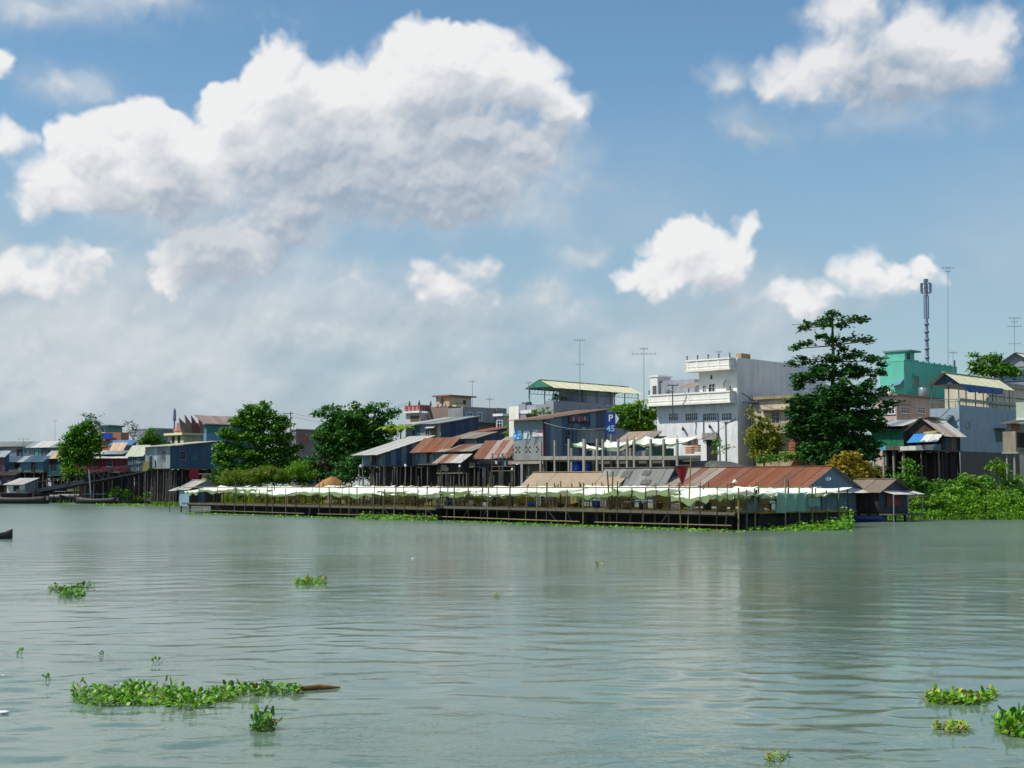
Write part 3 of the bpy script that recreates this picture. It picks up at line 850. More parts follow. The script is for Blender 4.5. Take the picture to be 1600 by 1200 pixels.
mesh_obj('sheet', vs_, fs, cloth('blue_tarp', (0.02, 0.09, 0.32), 0.15), bt, True)

fr = Fr(1545, 212)
t = thing('cream_block', 'low cream walled building behind the railings at the far right', 'building', fr)
D1 = 14; zt = fr.z(603)
box('wall', t, plaster('cream_wall', (0.62, 0.56, 0.44), 0.3), -6, 0, 0, D1, 3, zt)
for i in range(4):
    box('pier', t, plaster('cream_wall', (0.62, 0.56, 0.44), 0.3), -0.1, 0.12, i * 2.6, i * 2.6 + 0.25, 3, zt + 0.1)
box('band', t, M_GREYWOOD(), 0.0, 0.06, 0.3, D1, zt - 1.3, zt - 1.2)
box('coping', t, plaster('grey_coping', (0.4, 0.38, 0.32)), -6.1, 0.2, -0.1, D1, zt, zt + 0.7)

fr = Fr(1593, 245)
t = thing('grey_gabled_house', 'grey house with pale pitched roof at the right edge beside a leafy tree', 'house', fr)
x0 = fr.x(1556); D1 = 12; ze, zr = fr.z(573), fr.z(552, fr.x(1582))
box('wall', t, plaster('blue_grey_wall2', (0.22, 0.26, 0.33), 0.3), x0, 3.5, 0.3, D1, 3, ze)
poly('gable', t, plaster('grey_gable', (0.30, 0.33, 0.38), 0.2), [(x0, 0.29, ze), (3.5, 0.29, ze), ((x0 + 3.5) / 2, 0.29, zr)], 0.1, (0, -1, 0))
gable_roof_y(t, x0, 3.5, 0.0, D1, ze, zr, [CREAMROOF, M_PALE()], pw=1.0, over=0.6)
box('shutter_band', t, M_TINDARK(), x0 + 0.5, 3.4, 0.2, 0.29, ze - 2.2, ze - 0.4)

# ------------------------------------------------------------------ stilt houses on the right bank
fr = Fr(1412, 185)
t = thing('green_stilt_hut', 'stilt hut walled with bright green tarpaulin under grey sheet roof', 'hut', fr)
x0, D1 = fr.x(1362), 5.0
zf, zt = fr.z(697), fr.z(672)
GT = cloth('green_tarp', (0.02, 0.27, 0.15), 0.2)
box('wall_frame', t, M_DARK(), x0 + 0.1, -0.1, 0.1, D1, zf, fr.z(664))
n = 5
for i in range(n):
    sheets('wall_sheet', t, (x0 + (-x0) * i / n, 0, zf - 0.05), (x0 + (-x0) * (i + 1) / n, 0, zf - 0.05), (0, 0, zt - zf + 0.1), 2, [GT], amp=0.05)
sheets('side_sheet', t, (0.02, 0, zf), (0.02, D1, zf), (0, 0, zt - zf), 1.2, [M_TINDARK()])
rp = w_parent(t, 'roof')
sheets('roof_sheet', rp, (x0 - 0.6, -0.9, fr.z(666)), (0.5, -0.9, fr.z(666)), (0, 4.5, 0.9), 0.9, [M_PALE(), M_TINGREY()], ragged=0.1)
sheets('roof_sheet', rp, (x0 - 0.5, -0.7, zt + 0.05), (0.4, -0.7, zt + 0.05), (0, 1.2, 0.12), 0.9, [M_PALE(), M_GREYWOOD(), M_TINGREY()], ragged=0.05)
sheets('roof_sheet', rp, (fr.x(1396), 2.0, fr.z(660)), (1.2, 2.0, fr.z(660)), (0, 3.0, 0.6), 0.9, [M_TINGREY(), M_RUST2()], ragged=0.1)
for i, m in enumerate((M_PALE(), tin('light_blue_board', (0.12, 0.35, 0.5), 0.05), M_GREYWOOD(), M_GREYWOOD())):
    xa = x0 + (-x0) * i / 4
    box('skirt_board', t, m, xa + 0.03, xa - x0 / 4 - 0.03, -0.35, -0.28, fr.z(703), fr.z(696.5))
box('floor', t, M_GREYWOOD(), x0 - 0.1, 0.1, -0.3, D1, fr.z(698.5), fr.z(697))
stilts(t, M_CONC(), [(x0 * k, y) for k in (0.95, 0.65, 0.35, 0.05) for y in (0.2, 3.0)], 1.0, fr.z(698), 0.15)
sheets('underfloor_shade_sheet', w_parent(t, 'underfloor_shade'), (x0, 3.4, 1.0), (0, 3.4, 1.0), (0, 0, fr.z(699) - 1.0), 1.0, [NIGHT(), M_DARKWOOD()], ragged=0.2)  # added dark backing that stands in for shade under the hut

fr = Fr(1472, 182)
t = thing('brown_stilt_house', 'weathered gabled stilt house with a blue and white awning', 'house', fr)
x0, D1 = fr.x(1412), fr.y(1500)
zf, ze, zr = fr.z(703), fr.z(676), fr.z(653, fr.x(1441))
box('wall', t, M_DARKWOOD(), x0 + 0.05, -0.05, 0.05, D1, zf, ze)
BRW = wood('brown_board_wall', (0.10, 0.07, 0.055), 0.3)
sheets('wall_board', w_parent(t, 'front_wall'), (x0, 0, zf), (0, 0, zf), (0, 0, ze - zf), 0.7, [BRW, M_DARKWOOD()])
sheets('wall_board', w_parent(t, 'side_wall'), (0, 0, zf), (0, D1, zf), (0, 0, ze - zf), 0.8, [BRW, M_DARKWOOD(), M_TINDARK(), BRICK])
k = 7
for i in range(k):
    a, b = x0 + (-x0) * i / k, x0 + (-x0) * (i + 1) / k
    h = lambda x: ze + (zr - ze) * (1 - abs(x - x0 / 2) / (-x0 / 2))
    poly('gable_board', t, BRW, [(a + .01, 0.0, ze), (b - .01, 0.0, ze), (b - .01, 0.0, h(b) + 0.02), (a + .01, 0.0, h(a) + 0.02)], 0.04 + 0.02 * (i % 2), (0, -1, 0))
gable_roof_y(t, x0, 0.0, 0.0, D1, ze, zr, [M_PALE(), M_TINGREY(), tin('tin_warm_grey', (0.36, 0.31, 0.27), 0.12), tin('tin_warm_grey', (0.36, 0.31, 0.27), 0.12)], pw=1.0, over=0.55, ragged=0.1)
box('ridge_sheet', t, M_RUST(), x0 / 2 - 0.5, x0 / 2 + 0.5, 0.4, D1 * 0.75, zr + 0.06, zr + 0.16)
stilts(t, M_DARKWOOD(), [(x0 * k, y) for k in (0.97, 0.7, 0.45, 0.22, 0.03) for y in (0.15, D1 * 0.5, D1 * 0.95)], 1.2, zf, 0.14)
box('floor', t, M_GREYWOOD(), x0 - 0.15, 0.15, -1.0, D1 + 0.1, zf - 0.16, zf - 0.01)
sheets('underfloor_shade_sheet', w_parent(t, 'underfloor_shade'), (x0, 1.2, 1.0), (-0.3, 1.2, 1.0), (0, 0, zf - 1.25), 1.0, [NIGHT(), M_DARKWOOD()], ragged=0.2)  # dark sheets behind the stilts, added as painted shade under the house
sheets('underfloor_shade_sheet', w_parent(t, 'underfloor_shade'), (-0.4, 1.2, 1.0), (-0.4, D1, 1.0), (0, 0, zf - 1.25), 1.0, [NIGHT(), M_DARKWOOD()], ragged=0.2)
# awning of sheets over the porch
ap = w_parent(t, 'awning')
AWB, AWW = tin('bright_blue_sheet', (0.04, 0.28, 0.62), 0.0, 0.05), tin('white_sheet', (0.62, 0.64, 0.62), 0.05, 0.05)
xa, xm, xb = fr.x(1421, -1.3), fr.x(1441, -1.3), fr.x(1468, -1.3)
sheets('awning_sheet', ap, (xa, -1.9, fr.z(691.5)), (xm, -1.9, fr.z(691.5)), (0.0, 1.8, 1.05), 1.0, [AWB])
sheets('awning_sheet', ap, (xm, -1.9, fr.z(691)), (xb, -1.9, fr.z(691)), (0.0, 1.8, 1.05), 1.0, [AWW])
poly('awning_rim', t, plaster('yellow_board', (0.5, 0.42, 0.2)), [(fr.x(1446), -0.35, fr.z(677)), (0.1, -0.35, fr.z(675)), (0.1, -0.35, fr.z(672)), (fr.x(1446), -0.35, fr.z(674.5))], 0.05, (0, -1, 0))
for i in range(5):
    a = xa - 0.8 + i * 1.0
    box('porch_board', t, [AWW, AWW, M_TINGREY(), M_PALE(), M_TINBLUE()][i], a, a + 0.95, -2.0, -1.93, fr.z(703.5), fr.z(697 - i * 0.6))
box('porch_floor', t, M_GREYWOOD(), xa - 0.9, 0.1, -1.9, -1.0, fr.z(704.5), fr.z(703.4))
stilts(t, M_GREYWOOD(), [(xa - 0.5, -1.6), (xm, -1.6), (xb, -1.6)], 1.0, fr.z(704), 0.12)

fr = Fr(1587, 178)
t = thing('beige_shack', 'small beige block shack on posts at the right edge of the bank', 'shack', fr)
x0, D1 = fr.x(1567), 6.0
zf, zt = fr.z(706), fr.z(674)
box('wall', t, plaster('beige_block', (0.34, 0.29, 0.22), 0.6), x0, 0, 0, D1, zf, zt)
box('upper_wall', t, plaster('beige_block2', (0.36, 0.33, 0.28), 0.6), x0 + 0.3, -0.1, 0.4, D1, zt, fr.z(662))
k = 0
for r in range(5):
    for c_ in range(4):
        box('brick', t, BRICK, x0 + 0.75 + c_ * 0.27 + 0.13 * (r % 2), x0 + 0.99 + c_ * 0.27 + 0.13 * (r % 2), 0.34, 0.42, zt + 0.1 + r * 0.17, zt + 0.24 + r * 0.17)
sheets('roof_sheet', w_parent(t, 'roof'), (x0 - 0.3, -0.4, fr.z(662)), (3.0, -0.4, fr.z(662)), (0, 5, 0.7), 0.9, [M_TINGREY(), M_GREYWOOD()])
box('shade_board', t, flat('pale_green_board', (0.42, 0.52, 0.42)), fr.x(1583), 2.4, 1.0, 1.1, fr.z(653), fr.z(628))
box('board_rim', t, AWW, fr.x(1583), 2.4, 0.9, 1.0, fr.z(656), fr.z(653))
sheets('side_sheet', w_parent(t, 'side_wall'), (0.02, 0.4, zf + 0.5), (0.02, D1, zf + 0.5), (0, 0, zt - zf - 0.6), 1.2, [M_DARKWOOD(), M_TINDARK()])
box('floor', t, M_CONC(), x0 - 0.1, 0.3, -0.1, D1, zf - 0.18, zf - 0.01)
stilts(t, M_CONC(), [(x0 + 0.3, 0.3), (-0.3, 0.3), (-0.3, 4.5)], 0.5, zf, 0.15)

# ------------------------------------------------------------------ old yellow house with creepers
fr = Fr(1240, 188)
t = thing('old_yellow_house', 'stained old yellow house with balcony and brick pier', 'house', fr)
x0, D1 = fr.x(1178), 9.0
zt, zm = fr.z(622), fr.z(668)
OLDW = plaster('old_cream_paint', (0.52, 0.46, 0.36), 0.5, (0.16, 0.13, 0.1))
box('upper_wall', t, OLDW, x0, 0, 0, D1, zm, zt)
box('lower_wall', t, OLDY, x0 + 0.2, -0.2, 0.1, D1, 2, zm)
box('roof_slab', t, plaster('ochre_slab', (0.40, 0.30, 0.15), 0.5), x0 - 0.3, 0.3, -0.4, D1, zt, zt + 0.35)
box('hood', t, plaster('ochre_slab', (0.40, 0.30, 0.15), 0.5), fr.x(1192), 0.2, -0.8, 0.02, fr.z(640), fr.z(638))
for a, b in ((1207, 1219), (1234, 1239.5)):
    window(t, OLDW, 'x', 0.0, fr.x(a), fr.x(b), fr.z(660), fr.z(643), bars=2)
box('balcony_wall', t, plaster('stained_balcony', (0.36, 0.28, 0.16), 0.7), fr.x(1184, -1), 0.7, -1.2, -1.0, fr.z(677), fr.z(661))
box('balcony_slab', t, OLDY, fr.x(1184, -1), 0.7, -1.0, 0.05, fr.z(677), fr.z(674))
box('balcony_end', t, plaster('stained_balcony', (0.36, 0.28, 0.16), 0.7), 0.5, 0.7, -1.0, 0.9, fr.z(675), fr.z(661.5))
xa, xb = fr.x(1233, -1), fr.x(1243, -1)
rr = 0
bp = w_parent(t, 'brick_pier')
box('brick', bp, BRICK, xa, xb, -1.0, 3.0, fr.z(722), fr.z(678) - 0.05)
h = 0.34; z = fr.z(704)
while z < fr.z(678) - 0.3:
    n = 3
    for i in range(n):
        o = 0.17 if rr % 2 else 0.0
        a = xa + (xb - xa) * i / n
        box('brick', bp, BRICK, a + 0.01, a + (xb - xa) / n - 0.02, -1.03, -0.99, z + 0.02, z + h - 0.02)
        box('brick', bp, BRICK, xb - 0.01, xb + 0.03, -0.95 + i * 0.9 + o, -0.1 + i * 0.9 + o, z + 0.02, z + h - 0.02)
    z += h; rr += 1
window(t, OLDY, 'x', 0.1, fr.x(1196), fr.x(1203), fr.z(694), fr.z(680), bars=2)
rod('lamp', t, M_IRON(), (fr.x(1182), -0.3, fr.z(628)), (fr.x(1182), -0.3, fr.z(625)), 0.5, 0.4)

# ------------------------------------------------------------------ grey block with green roof pavilion
fr = Fr(865, 212)
t = thing('pavilion_building', 'grey concrete block carrying a green steel roof pavilion with cream sheets', 'building', fr)
x0, D1 = fr.x(812), fr.y(990)
zt = fr.z(631)
GV = plaster('violet_grey_block', (0.30, 0.32, 0.38), 0.3)
box('wall', t, GV, x0, 0, 0, D1, 2, zt)
box('parapet', t, GV, -0.25, 0.003, 0.25, D1, zt, fr.z(626, 0, 0))
box('parapet', t, GV, fr.x(852), -0.0, 0.0, 0.25, zt, fr.z(626, 0, 0) + 0.003)
box('end_tower', t, CREAMW, fr.x(797), x0, -0.2, 4.0, 2, fr.z(632))
box('tower_block', t, GV, x0 - 0.1, fr.x(822), -0.15, 3.0, zt - 1.0, fr.z(629))
rod('roof_tank', t, M_IRON(), (x0 + 0.2, 1.2, fr.z(630)), (x0 + 0.2, 1.2, fr.z(625)), 0.7, 1.0, 12)
box('wall_hood', t, WHITE, fr.x(821), fr.x(838), -1.0, 0, fr.z(645), fr.z(639.5))
box('wall_recess', t, plaster('brown_recess', (0.2, 0.14, 0.1)), fr.x(823), fr.x(840), -0.03, 0, fr.z(652), fr.z(646))
xg, Yr = fr.x(826), fr.y(999)
ze, zr = fr.z(604), fr.z(593.5, fr.x(845))
gable_roof_y(t, xg, 0.0, 0.0, Yr, ze, zr, [CREAMROOF], pw=1.2, over=0.4, ragged=0.0)
poly('gable_panel', t, flat('green_gable', (0.04, 0.20, 0.14)), [(xg + .1, -0.35, ze - 0.02), (-0.1, -0.35, ze - 0.02), (xg / 2, -0.35, zr - 0.08)], 0.04, (0, -1, 0))
for i in range(7):
    y = 0.1 + (Yr - 0.2) * i / 6
    for x in (xg + 0.1, -0.1):
        rod('pavilion_post', t, GREENFRAME, (x, y, zt), (x, y, ze), 0.07, 1.0)
for x in (xg + 0.1, -0.1):
    rod('pavilion_beam', t, GREENFRAME, (x, 0, ze - 0.1), (x, Yr, ze - 0.1), 0.09, 1.0)
    for i in range(6):
        y = 0.1 + (Yr - 0.2) * i / 6; L = (Yr - .2) / 6
        rod('pavilion_lattice', t, GREENFRAME, (x, y, ze - 0.75), (x, y + L, ze - 0.75), 0.035, 1.0)
        for k in range(4):
            rod('pavilion_lattice', t, GREENFRAME, (x, y + L * k / 4, ze - 0.75), (x, y + L * (k + 0.5) / 4, ze - 0.15), 0.025, 1.0)
rod('pavilion_beam', t, GREENFRAME, (xg, 0.1, ze - 0.1), (0, 0.1, ze - 0.1), 0.09, 1.0)
ya, yb = fr.y(905), fr.y(962)
box('roof_room', t, GV, -3.6, -0.3, ya, yb, zt, ze - 0.2)
box('stair_wall', t, plaster('dim_grey', (0.2, 0.21, 0.25), 0.3), -0.28, -0.24, ya, fr.y(920), zt, ze - 0.2)
# roof pot plants
# ------------------------------------------------------------------ tall tin house with posters
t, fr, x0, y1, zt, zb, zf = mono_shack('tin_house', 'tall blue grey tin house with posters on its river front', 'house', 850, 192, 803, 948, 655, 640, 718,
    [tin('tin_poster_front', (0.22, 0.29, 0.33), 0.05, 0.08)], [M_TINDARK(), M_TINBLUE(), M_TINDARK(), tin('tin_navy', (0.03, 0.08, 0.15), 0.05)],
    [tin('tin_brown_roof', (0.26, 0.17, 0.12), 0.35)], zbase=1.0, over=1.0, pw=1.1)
def poster(px0, px1, py0, py1, kind, k):
    xa, xb = fr.x(px0), fr.x(px1); za, zb_ = fr.z(py1), fr.z(py0)
    o = box('poster', t, kind, xa, xb, -0.10, -0.06, za, zb_)
    return o
m, tt, N = newmat('poster_blue')
g = N.n('ShaderNodeTexCoord').outputs['Object']
finish(m, tt, N, N.mix(N.mr(N.noise(g, 2.2, 3).outputs[0], 0.45, 0.6), (0.02, 0.22, 0.55, 1), (0.45, 0.62, 0.75, 1)), 0.5)
poster(803, 816, 671, 685, m, 0)
m, tt, N = newmat('poster_white')
g = N.n('ShaderNodeTexCoord').outputs['Object']
finish(m, tt, N, N.mix(N.mr(N.noise(N.vm('MULTIPLY', g, (1, 1, 5)), 2.6, 3).outputs[0], 0.5, 0.6), (0.55, 0.58, 0.62, 1), (0.34, 0.38, 0.48, 1)), 0.5)
poster(819, 829, 672, 685, m, 1)
m, tt, N = newmat('poster_pink')
g = N.n('ShaderNodeTexCoord').outputs['Object']
finish(m, tt, N, N.mix(N.mr(N.noise(g, 2.4, 3).outputs[0], 0.48, 0.56), (0.56, 0.56, 0.60, 1), (0.5, 0.25, 0.3, 1)), 0.5)
poster(833, 849, 671, 682, m, 2)
for px in (810, 826, 842):      # pierced blocks in the foot of the front
    for i in range(3):
        for j in range(3):
            if (i + j) % 2 == 0:
                xa = fr.x(px + i * 2.6 - 4); zz = fr.z(697 + j * 3.6)
                box('vent_hole', t, M_DARK(), xa, xa + 0.22, -0.075, -0.04, zz - 0.2, zz)
box('lower_front', t, plaster('grey_block_foot', (0.25, 0.26, 0.26), 0.4), x0, -0.02, -0.05, 0.2, zf - 0.15, fr.z(697) + 0.3)
box('floor_beam', t, M_CONC(), x0 - 0.2, 0.2, -0.2, 0.2, zf - 0.5, zf - 0.18)
box('underfloor_wall', t, plaster('mud_wall', (0.13, 0.11, 0.08), 0.5), x0 + 1.4, -0.4, 0.7, 1.0, 1, zf - 0.5)
rod('corner_post', t, wood('red_brown_post', (0.09, 0.03, 0.035)), (0.12, -0.1, zf - 1), (0.12, -0.1, zt), 0.16, 1.0)
# lean-to box on the near side
ya, yb = fr.y(901), fr.y(933)
box('lean_to', t, M_TINGREY(), 0.06, 1.2, ya, yb, fr.z(692, 0, ya), fr.z(670, 0, ya))
sheets('lean_to_sheet', t, (1.21, ya, fr.z(692, 0, ya)), (1.21, yb, fr.z(692, 0, ya)), (0, 0, fr.z(670, 0, ya) - fr.z(692, 0, ya)), 1.0, [M_TINGREY()])
box('lean_to_roof', t, M_TINBLUE(), 0.05, 1.5, ya - 0.2, yb + 0.3, fr.z(670, 0, ya), fr.z(668.5, 0, ya))
box('side_opening', t, M_DARK(), 0.0, 0.07, fr.y(888), fr.y(922), fr.z(661, 0, fr.y(890)), fr.z(650, 0, fr.y(890)))
for i in range(7):
    y = fr.y(889 + i * 4.4)
    box('hung_cloth', t, flat(['cl_red', 'cl_grey', 'cl_blue', 'cl_rose'][i % 4], [(0.25, 0.06, 0.08), (0.3, 0.3, 0.32), (0.08, 0.1, 0.22), (0.35, 0.16, 0.18)][i % 4]),
        0.10, 0.14, y, y + 0.42, fr.z(659 - (i % 3), 0, y), fr.z(651, 0, y))
rod('clothes_line', t, M_IRON(), (0.12, fr.y(887), fr.z(651, 0, fr.y(887))), (0.12, fr.y(922), fr.z(651, 0, fr.y(922))), 0.02, 1.0)

# small shack with a tan and rust roof between the tin house and the white house
t, fr2, *_ = mono_shack('rust_roofed_shack', 'low shack with tan and rust roof beside the white house', 'shack', 1012, 186, 965, 1030, 690, 676, 715,
    [M_TINDARK()], [M_TINDARK(), M_TINBLUE()], [M_TAN(), M_RUST2(), M_RUST2(), M_RUST()], zbase=1.0, stilt=False)

# ------------------------------------------------------------------ unfinished concrete frame
fr = Fr(1062, 172)
t = thing('concrete_frame', 'unfinished concrete frame of bare columns and one long beam', 'building frame', fr)
zb0, ztop, zbeam = 1.0, None, None
cols = [845, 867, 889, 913, 933, 942, 966, 980, 991, 1017, 1037, 1058]
xs = [fr.x(p) for p in cols]
for p, x in zip(cols, xs):
    wd = 0.34 if p in (913,) else 0.22
    top = fr.z({845: 690, 913: 686, 867: 688}.get(p, 686), x, 0)
    box('column', t, M_CONC(), x - wd / 2, x + wd / 2, -wd / 2, wd / 2, zb0, top)
    rod('rebar', t, M_IRON(), (x, 0, top), (x + 0.03, 0, top + 0.35), 0.025, 1.0)
zb_ = fr.z(719, 0, 0)
for a, b in zip(xs[:-1], xs[1:]):
    za = fr.z(718.5, (a + b) / 2, 0)
    box('beam', t, M_CONC(), a + 0.12, b - 0.12, -0.15, 0.15, za, za + 0.42)
for p in (852, 893, 928, 955, 985, 1012, 1045):
    x = fr.x(p, 4.0)
    box('back_column', t, M_CONC(), x - 0.13, x + 0.13, 3.9, 4.16, zb0, fr.z(700, x, 4))
box('deck_slab', t, M_CONC(), xs[0] + 2, -0.2, 0.2, 4.0, fr.z(719, -3, 2), fr.z(716, -3, 2))
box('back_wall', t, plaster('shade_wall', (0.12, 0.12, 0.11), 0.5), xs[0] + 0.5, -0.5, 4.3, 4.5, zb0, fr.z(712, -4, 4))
box('green_panel', t, flat('dark_green_panel', (0.03, 0.11, 0.09)), fr.x(1008, 3), fr.x(1052, 3), 3.0, 3.1, fr.z(714, -1, 3), fr.z(700, -1, 3))
for k, (a, b) in enumerate(((896, 909), (915, 924))):
    o = thing('blue_barrel', ['wide bright blue barrel under the concrete frame', 'narrow bright blue barrel beside a thick concrete column'][k], 'barrel', fr)
    xa, xb = fr.x(a, 1), fr.x(b, 1); xc, r_ = (xa + xb) / 2, (xb - xa) / 2
    rod('drum', o, flat('blue_plastic', (0.01, 0.07, 0.45), 0.35), (xc, 1.0, fr.z(738, xc, 1)), (xc, 1.0, fr.z(721.5, xc, 1)), r_, 0.98, 14)
    for f in (0.25, 0.75):
        zz = fr.z(738, xc, 1) * (1 - f) + fr.z(721.5, xc, 1) * f
        rod('hoop', o, flat('blue_plastic', (0.01, 0.07, 0.45), 0.35), (xc, 1.0, zz), (xc, 1.0, zz + 0.08), r_ * 1.05, 1.0, 14)

TARPW = cloth('white_tarp', (0.80, 0.86, 0.76), 0.18, 0.06, (0.5, 0.55, 0.42))
TARPG = cloth('green_lining_tarp', (0.26, 0.38, 0.17), 0.45, 0.25, (0.2, 0.25, 0.12))
def sag_sheet(name, parent, A, B, C, D_, sag, mat, nx=12, ny=6, rip=0.05, seed=0, scal=0.0, mat2=None, fringe=0.0, thick=0.02):
    """cloth hung from four corners (A B front edge, D C back edge), sagging between them, with a thickness"""
    rr = random.Random(seed)
    A, B, C, D_ = Vector(A), Vector(B), Vector(C), Vector(D_)
    vs_, fs = [], []
    ph = rr.uniform(0, 6)
    for j in range(ny + 1):
        for i in range(nx + 1):
            u, v = i / nx, j / ny
            p = A * (1 - u) * (1 - v) + B * u * (1 - v) + C * u * v + D_ * (1 - u) * v
            dz = -sag * 4 * u * (1 - u) * (0.55 + 0.45 * 4 * v * (1 - v)) - 0.5 * sag * 4 * v * (1 - v)
            dz += rip * math.sin(u * 17 + ph + 3 * v) * (0.4 + 0.6 * (1 - v)) + rr.uniform(-1, 1) * rip * 0.5
            dz += scal * abs(math.sin(u * math.pi * 3 + ph)) * (1 - v)
            vs_.append(p + Vector((0, 0, dz)))
    W_ = nx + 1
    for j in range(ny):
        for i in range(nx): fs.append((j * W_ + i, j * W_ + i + 1, (j + 1) * W_ + i + 1, (j + 1) * W_ + i))
    o = mesh_obj(name, vs_, fs, mat, parent, True)
    if fringe > 0:
        vs2, fs2 = [], []
        for i in range(nx + 1):
            p = vs_[i]
            for k in range(4):
                f = k / 3
                vs2.append(p + Vector((0.03 * math.sin(i * 1.9 + k), 0.03 * math.cos(i * 2.3), -0.02 - f * fringe * (0.75 + 0.35 * math.sin(i * 0.9 + ph) + rr.uniform(-.12, .12)))))
        for i in range(nx):
            for k in range(3): fs2.append((4 * i + k + 1, 4 * (i + 1) + k + 1, 4 * (i + 1) + k, 4 * i + k))
        mesh_obj('hanging_edge', vs2, fs2, mat2 or mat, o, True)
    return o
def hang(px0, py0, px1, py1, d0, d1, label, sag, dy=1.6, dz=0.5, k=0):
    o = thing('white_tarpaulin', label, 'tarpaulin', fr, group='tarpaulins slung in the concrete frame')
    xa, xb = fr.x(px0, d0), fr.x(px1, d0); za, zb = fr.z(py0, xa, d0), fr.z(py1, xb, d0)
    sag_sheet('sheet', o, (xa, d0, za), (xb, d0, zb), (xb, d0 + dy, zb + dz), (xa, d0 + dy, za + dz), sag, TARPW, seed=k, mat2=TARPG, fringe=0.25)
hang(893, 692, 931, 701, 0.3, 2, 'thin white tarpaulin sagging at the left of the concrete frame', 0.35, 1.6, 0.15, 1)
hang(934, 695, 981, 692, 0.3, 2, 'deeply sagging white tarpaulin in the middle of the concrete frame', 0.75, 1.6, 0.6, 2)
hang(987, 690, 1020, 692, 0.3, 2, 'white tarpaulin with green hem below the rust roofed shack', 0.45, 2.5, 0.7, 3)
hang(1018, 693, 1070, 690, 0.2, 2, 'white tarpaulin tied at the near end of the concrete frame', 0.3, 2.5, 0.7, 4)

# ------------------------------------------------------------------ river sign
fr = Fr(955, 182, ang=-12)
t = thing('river_sign', 'blue river sign reading P and 45 with a white arrow plate', 'sign', fr)
zs0, zs1 = fr.z(678), fr.z(644)
xa, xb = fr.x(947), fr.x(962)
SB = flat('sign_blue', (0.005, 0.02, 0.22), 0.4)
box('board', t, SB, xa, xb, -0.05, 0.0, zs0, zs1)
SWH = flat('sign_white', (0.58, 0.64, 0.62), 0.5, amt=0.0)
za, zb = fr.z(663), fr.z(646)
poly('arrow', t, SWH, [(xb + 0.002, -0.03, za), (xb + 0.002, -0.03, zb), (fr.x(968), -0.03, (za + zb) / 2)], 0.03, (0, -1, 0))
def letters(body, x, z, size, mat, parent, y=-0.06):
    cu = bpy.data.curves.new('lettering', 'FONT'); cu.body = body; cu.size = size; cu.align_x = 'CENTER'; cu.extrude = 0.008; cu.offset = 0.02
    o = bpy.data.objects.new('lettering', cu); cu.materials.append(mat); link(o, parent)
    o.location = (x, y, z); o.rotation_euler = (math.pi / 2, 0, 0)
    dg = bpy.context.evaluated_depsgraph_get()
    me = bpy.data.meshes.new_from_object(o.evaluated_get(dg))
    q = bpy.data.objects.new('lettering', me); bpy.data.objects.remove(o); q.name = 'lettering'; link(q, parent)
    if not me.materials: me.materials.append(mat)
    q.location = (x, y, z); q.rotation_euler = (math.pi / 2, 0, 0)
    return q
xm = (xa + xb) / 2
letters('P', xm, fr.z(658), 1.05, SWH, t)
letters('45', xm, fr.z(674), 0.95, flat('sign_pale_blue', (0.25, 0.50, 0.66), 0.5, amt=0.0), t)
for px in (955,):
    rod('post', t, M_STEEL(), (xm, 0.05, 1.0), (xm, 0.05, zs1 - 0.1), 0.09, 1.0)

# ------------------------------------------------------------------ sheds behind the drying platform
def shed(name, label, corner, d, left, right, yridge, yeave, mats, wallm, sidem, pick=None, pw=1.0, over=0.45, side_y=None, ridge_px=None):
    fr = Fr(corner, d, zref=4)
    t = thing(name, label, 'shed', fr)
    x0, y1 = fr.x(left, 0, 4), fr.y(right, 0, 4)
    ze = fr.z(yeave); zr = fr.z(yridge, 0, y1 / 2)
    gable_roof_x(t, x0, 0, 0, y1, ze, zr, mats, pw=pw, over=over, pick=pick)
    sheets('wall_panel', w_parent(t, 'front_wall'), (x0, 0.05, 0.9), (0, 0.05, 0.9), (0, 0, ze - 0.95), 1.3, wallm)
    sheets('wall_panel', w_parent(t, 'side_wall'), (-0.05, 0, 0.9), (-0.05, y1, 0.9), (0, 0, ze - 0.95), 1.2, sidem)
    n = 8
    for i in range(n):
        a, b = y1 * i / n, y1 * (i + 1) / n
        h = lambda y: ze + (zr - ze) * (1 - abs(y - y1 / 2) / (y1 / 2))
        poly('gable_panel', t, sidem[0], [(-0.04, a, ze - 0.06), (-0.04, b, ze - 0.06), (-0.04, b, h(b) - 0.04), (-0.04, a, h(a) - 0.04)], 0.03 + 0.015 * (i % 2), (1, 0, 0))
    for f in (0.05, 0.35, 0.65, 0.97): rod('pile', t, M_DARKWOOD(), (x0 * f, 0.2, -1.5), (x0 * f, 0.2, 1.0), 0.14)
    for f in (0.3, 0.6, 0.95): rod('pile', t, M_DARKWOOD(), (-0.2, y1 * f, -1.5), (-0.2, y1 * f, 1.0), 0.14)
    box('floor', t, M_DARKWOOD(), x0, 0, 0.1, y1, 0.75, 0.9)
    return t, fr, x0, y1, ze, zr
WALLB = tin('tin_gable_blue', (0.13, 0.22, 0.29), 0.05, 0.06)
def pick_rust(i, n):
    f = i / n
    return 2 if i == n - 1 else (0 if f > 0.30 else (1 if RN.random() < 0.55 else 2))
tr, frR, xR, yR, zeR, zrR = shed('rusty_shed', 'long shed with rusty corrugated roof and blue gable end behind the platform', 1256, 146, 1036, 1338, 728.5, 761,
    [M_RUST(), M_RUST2(), M_RUST()], [M_TINGREY(), tin('tin_pale_wall', (0.40, 0.44, 0.44), 0.05), M_TINBLUE()], [WALLB], pick=pick_rust)
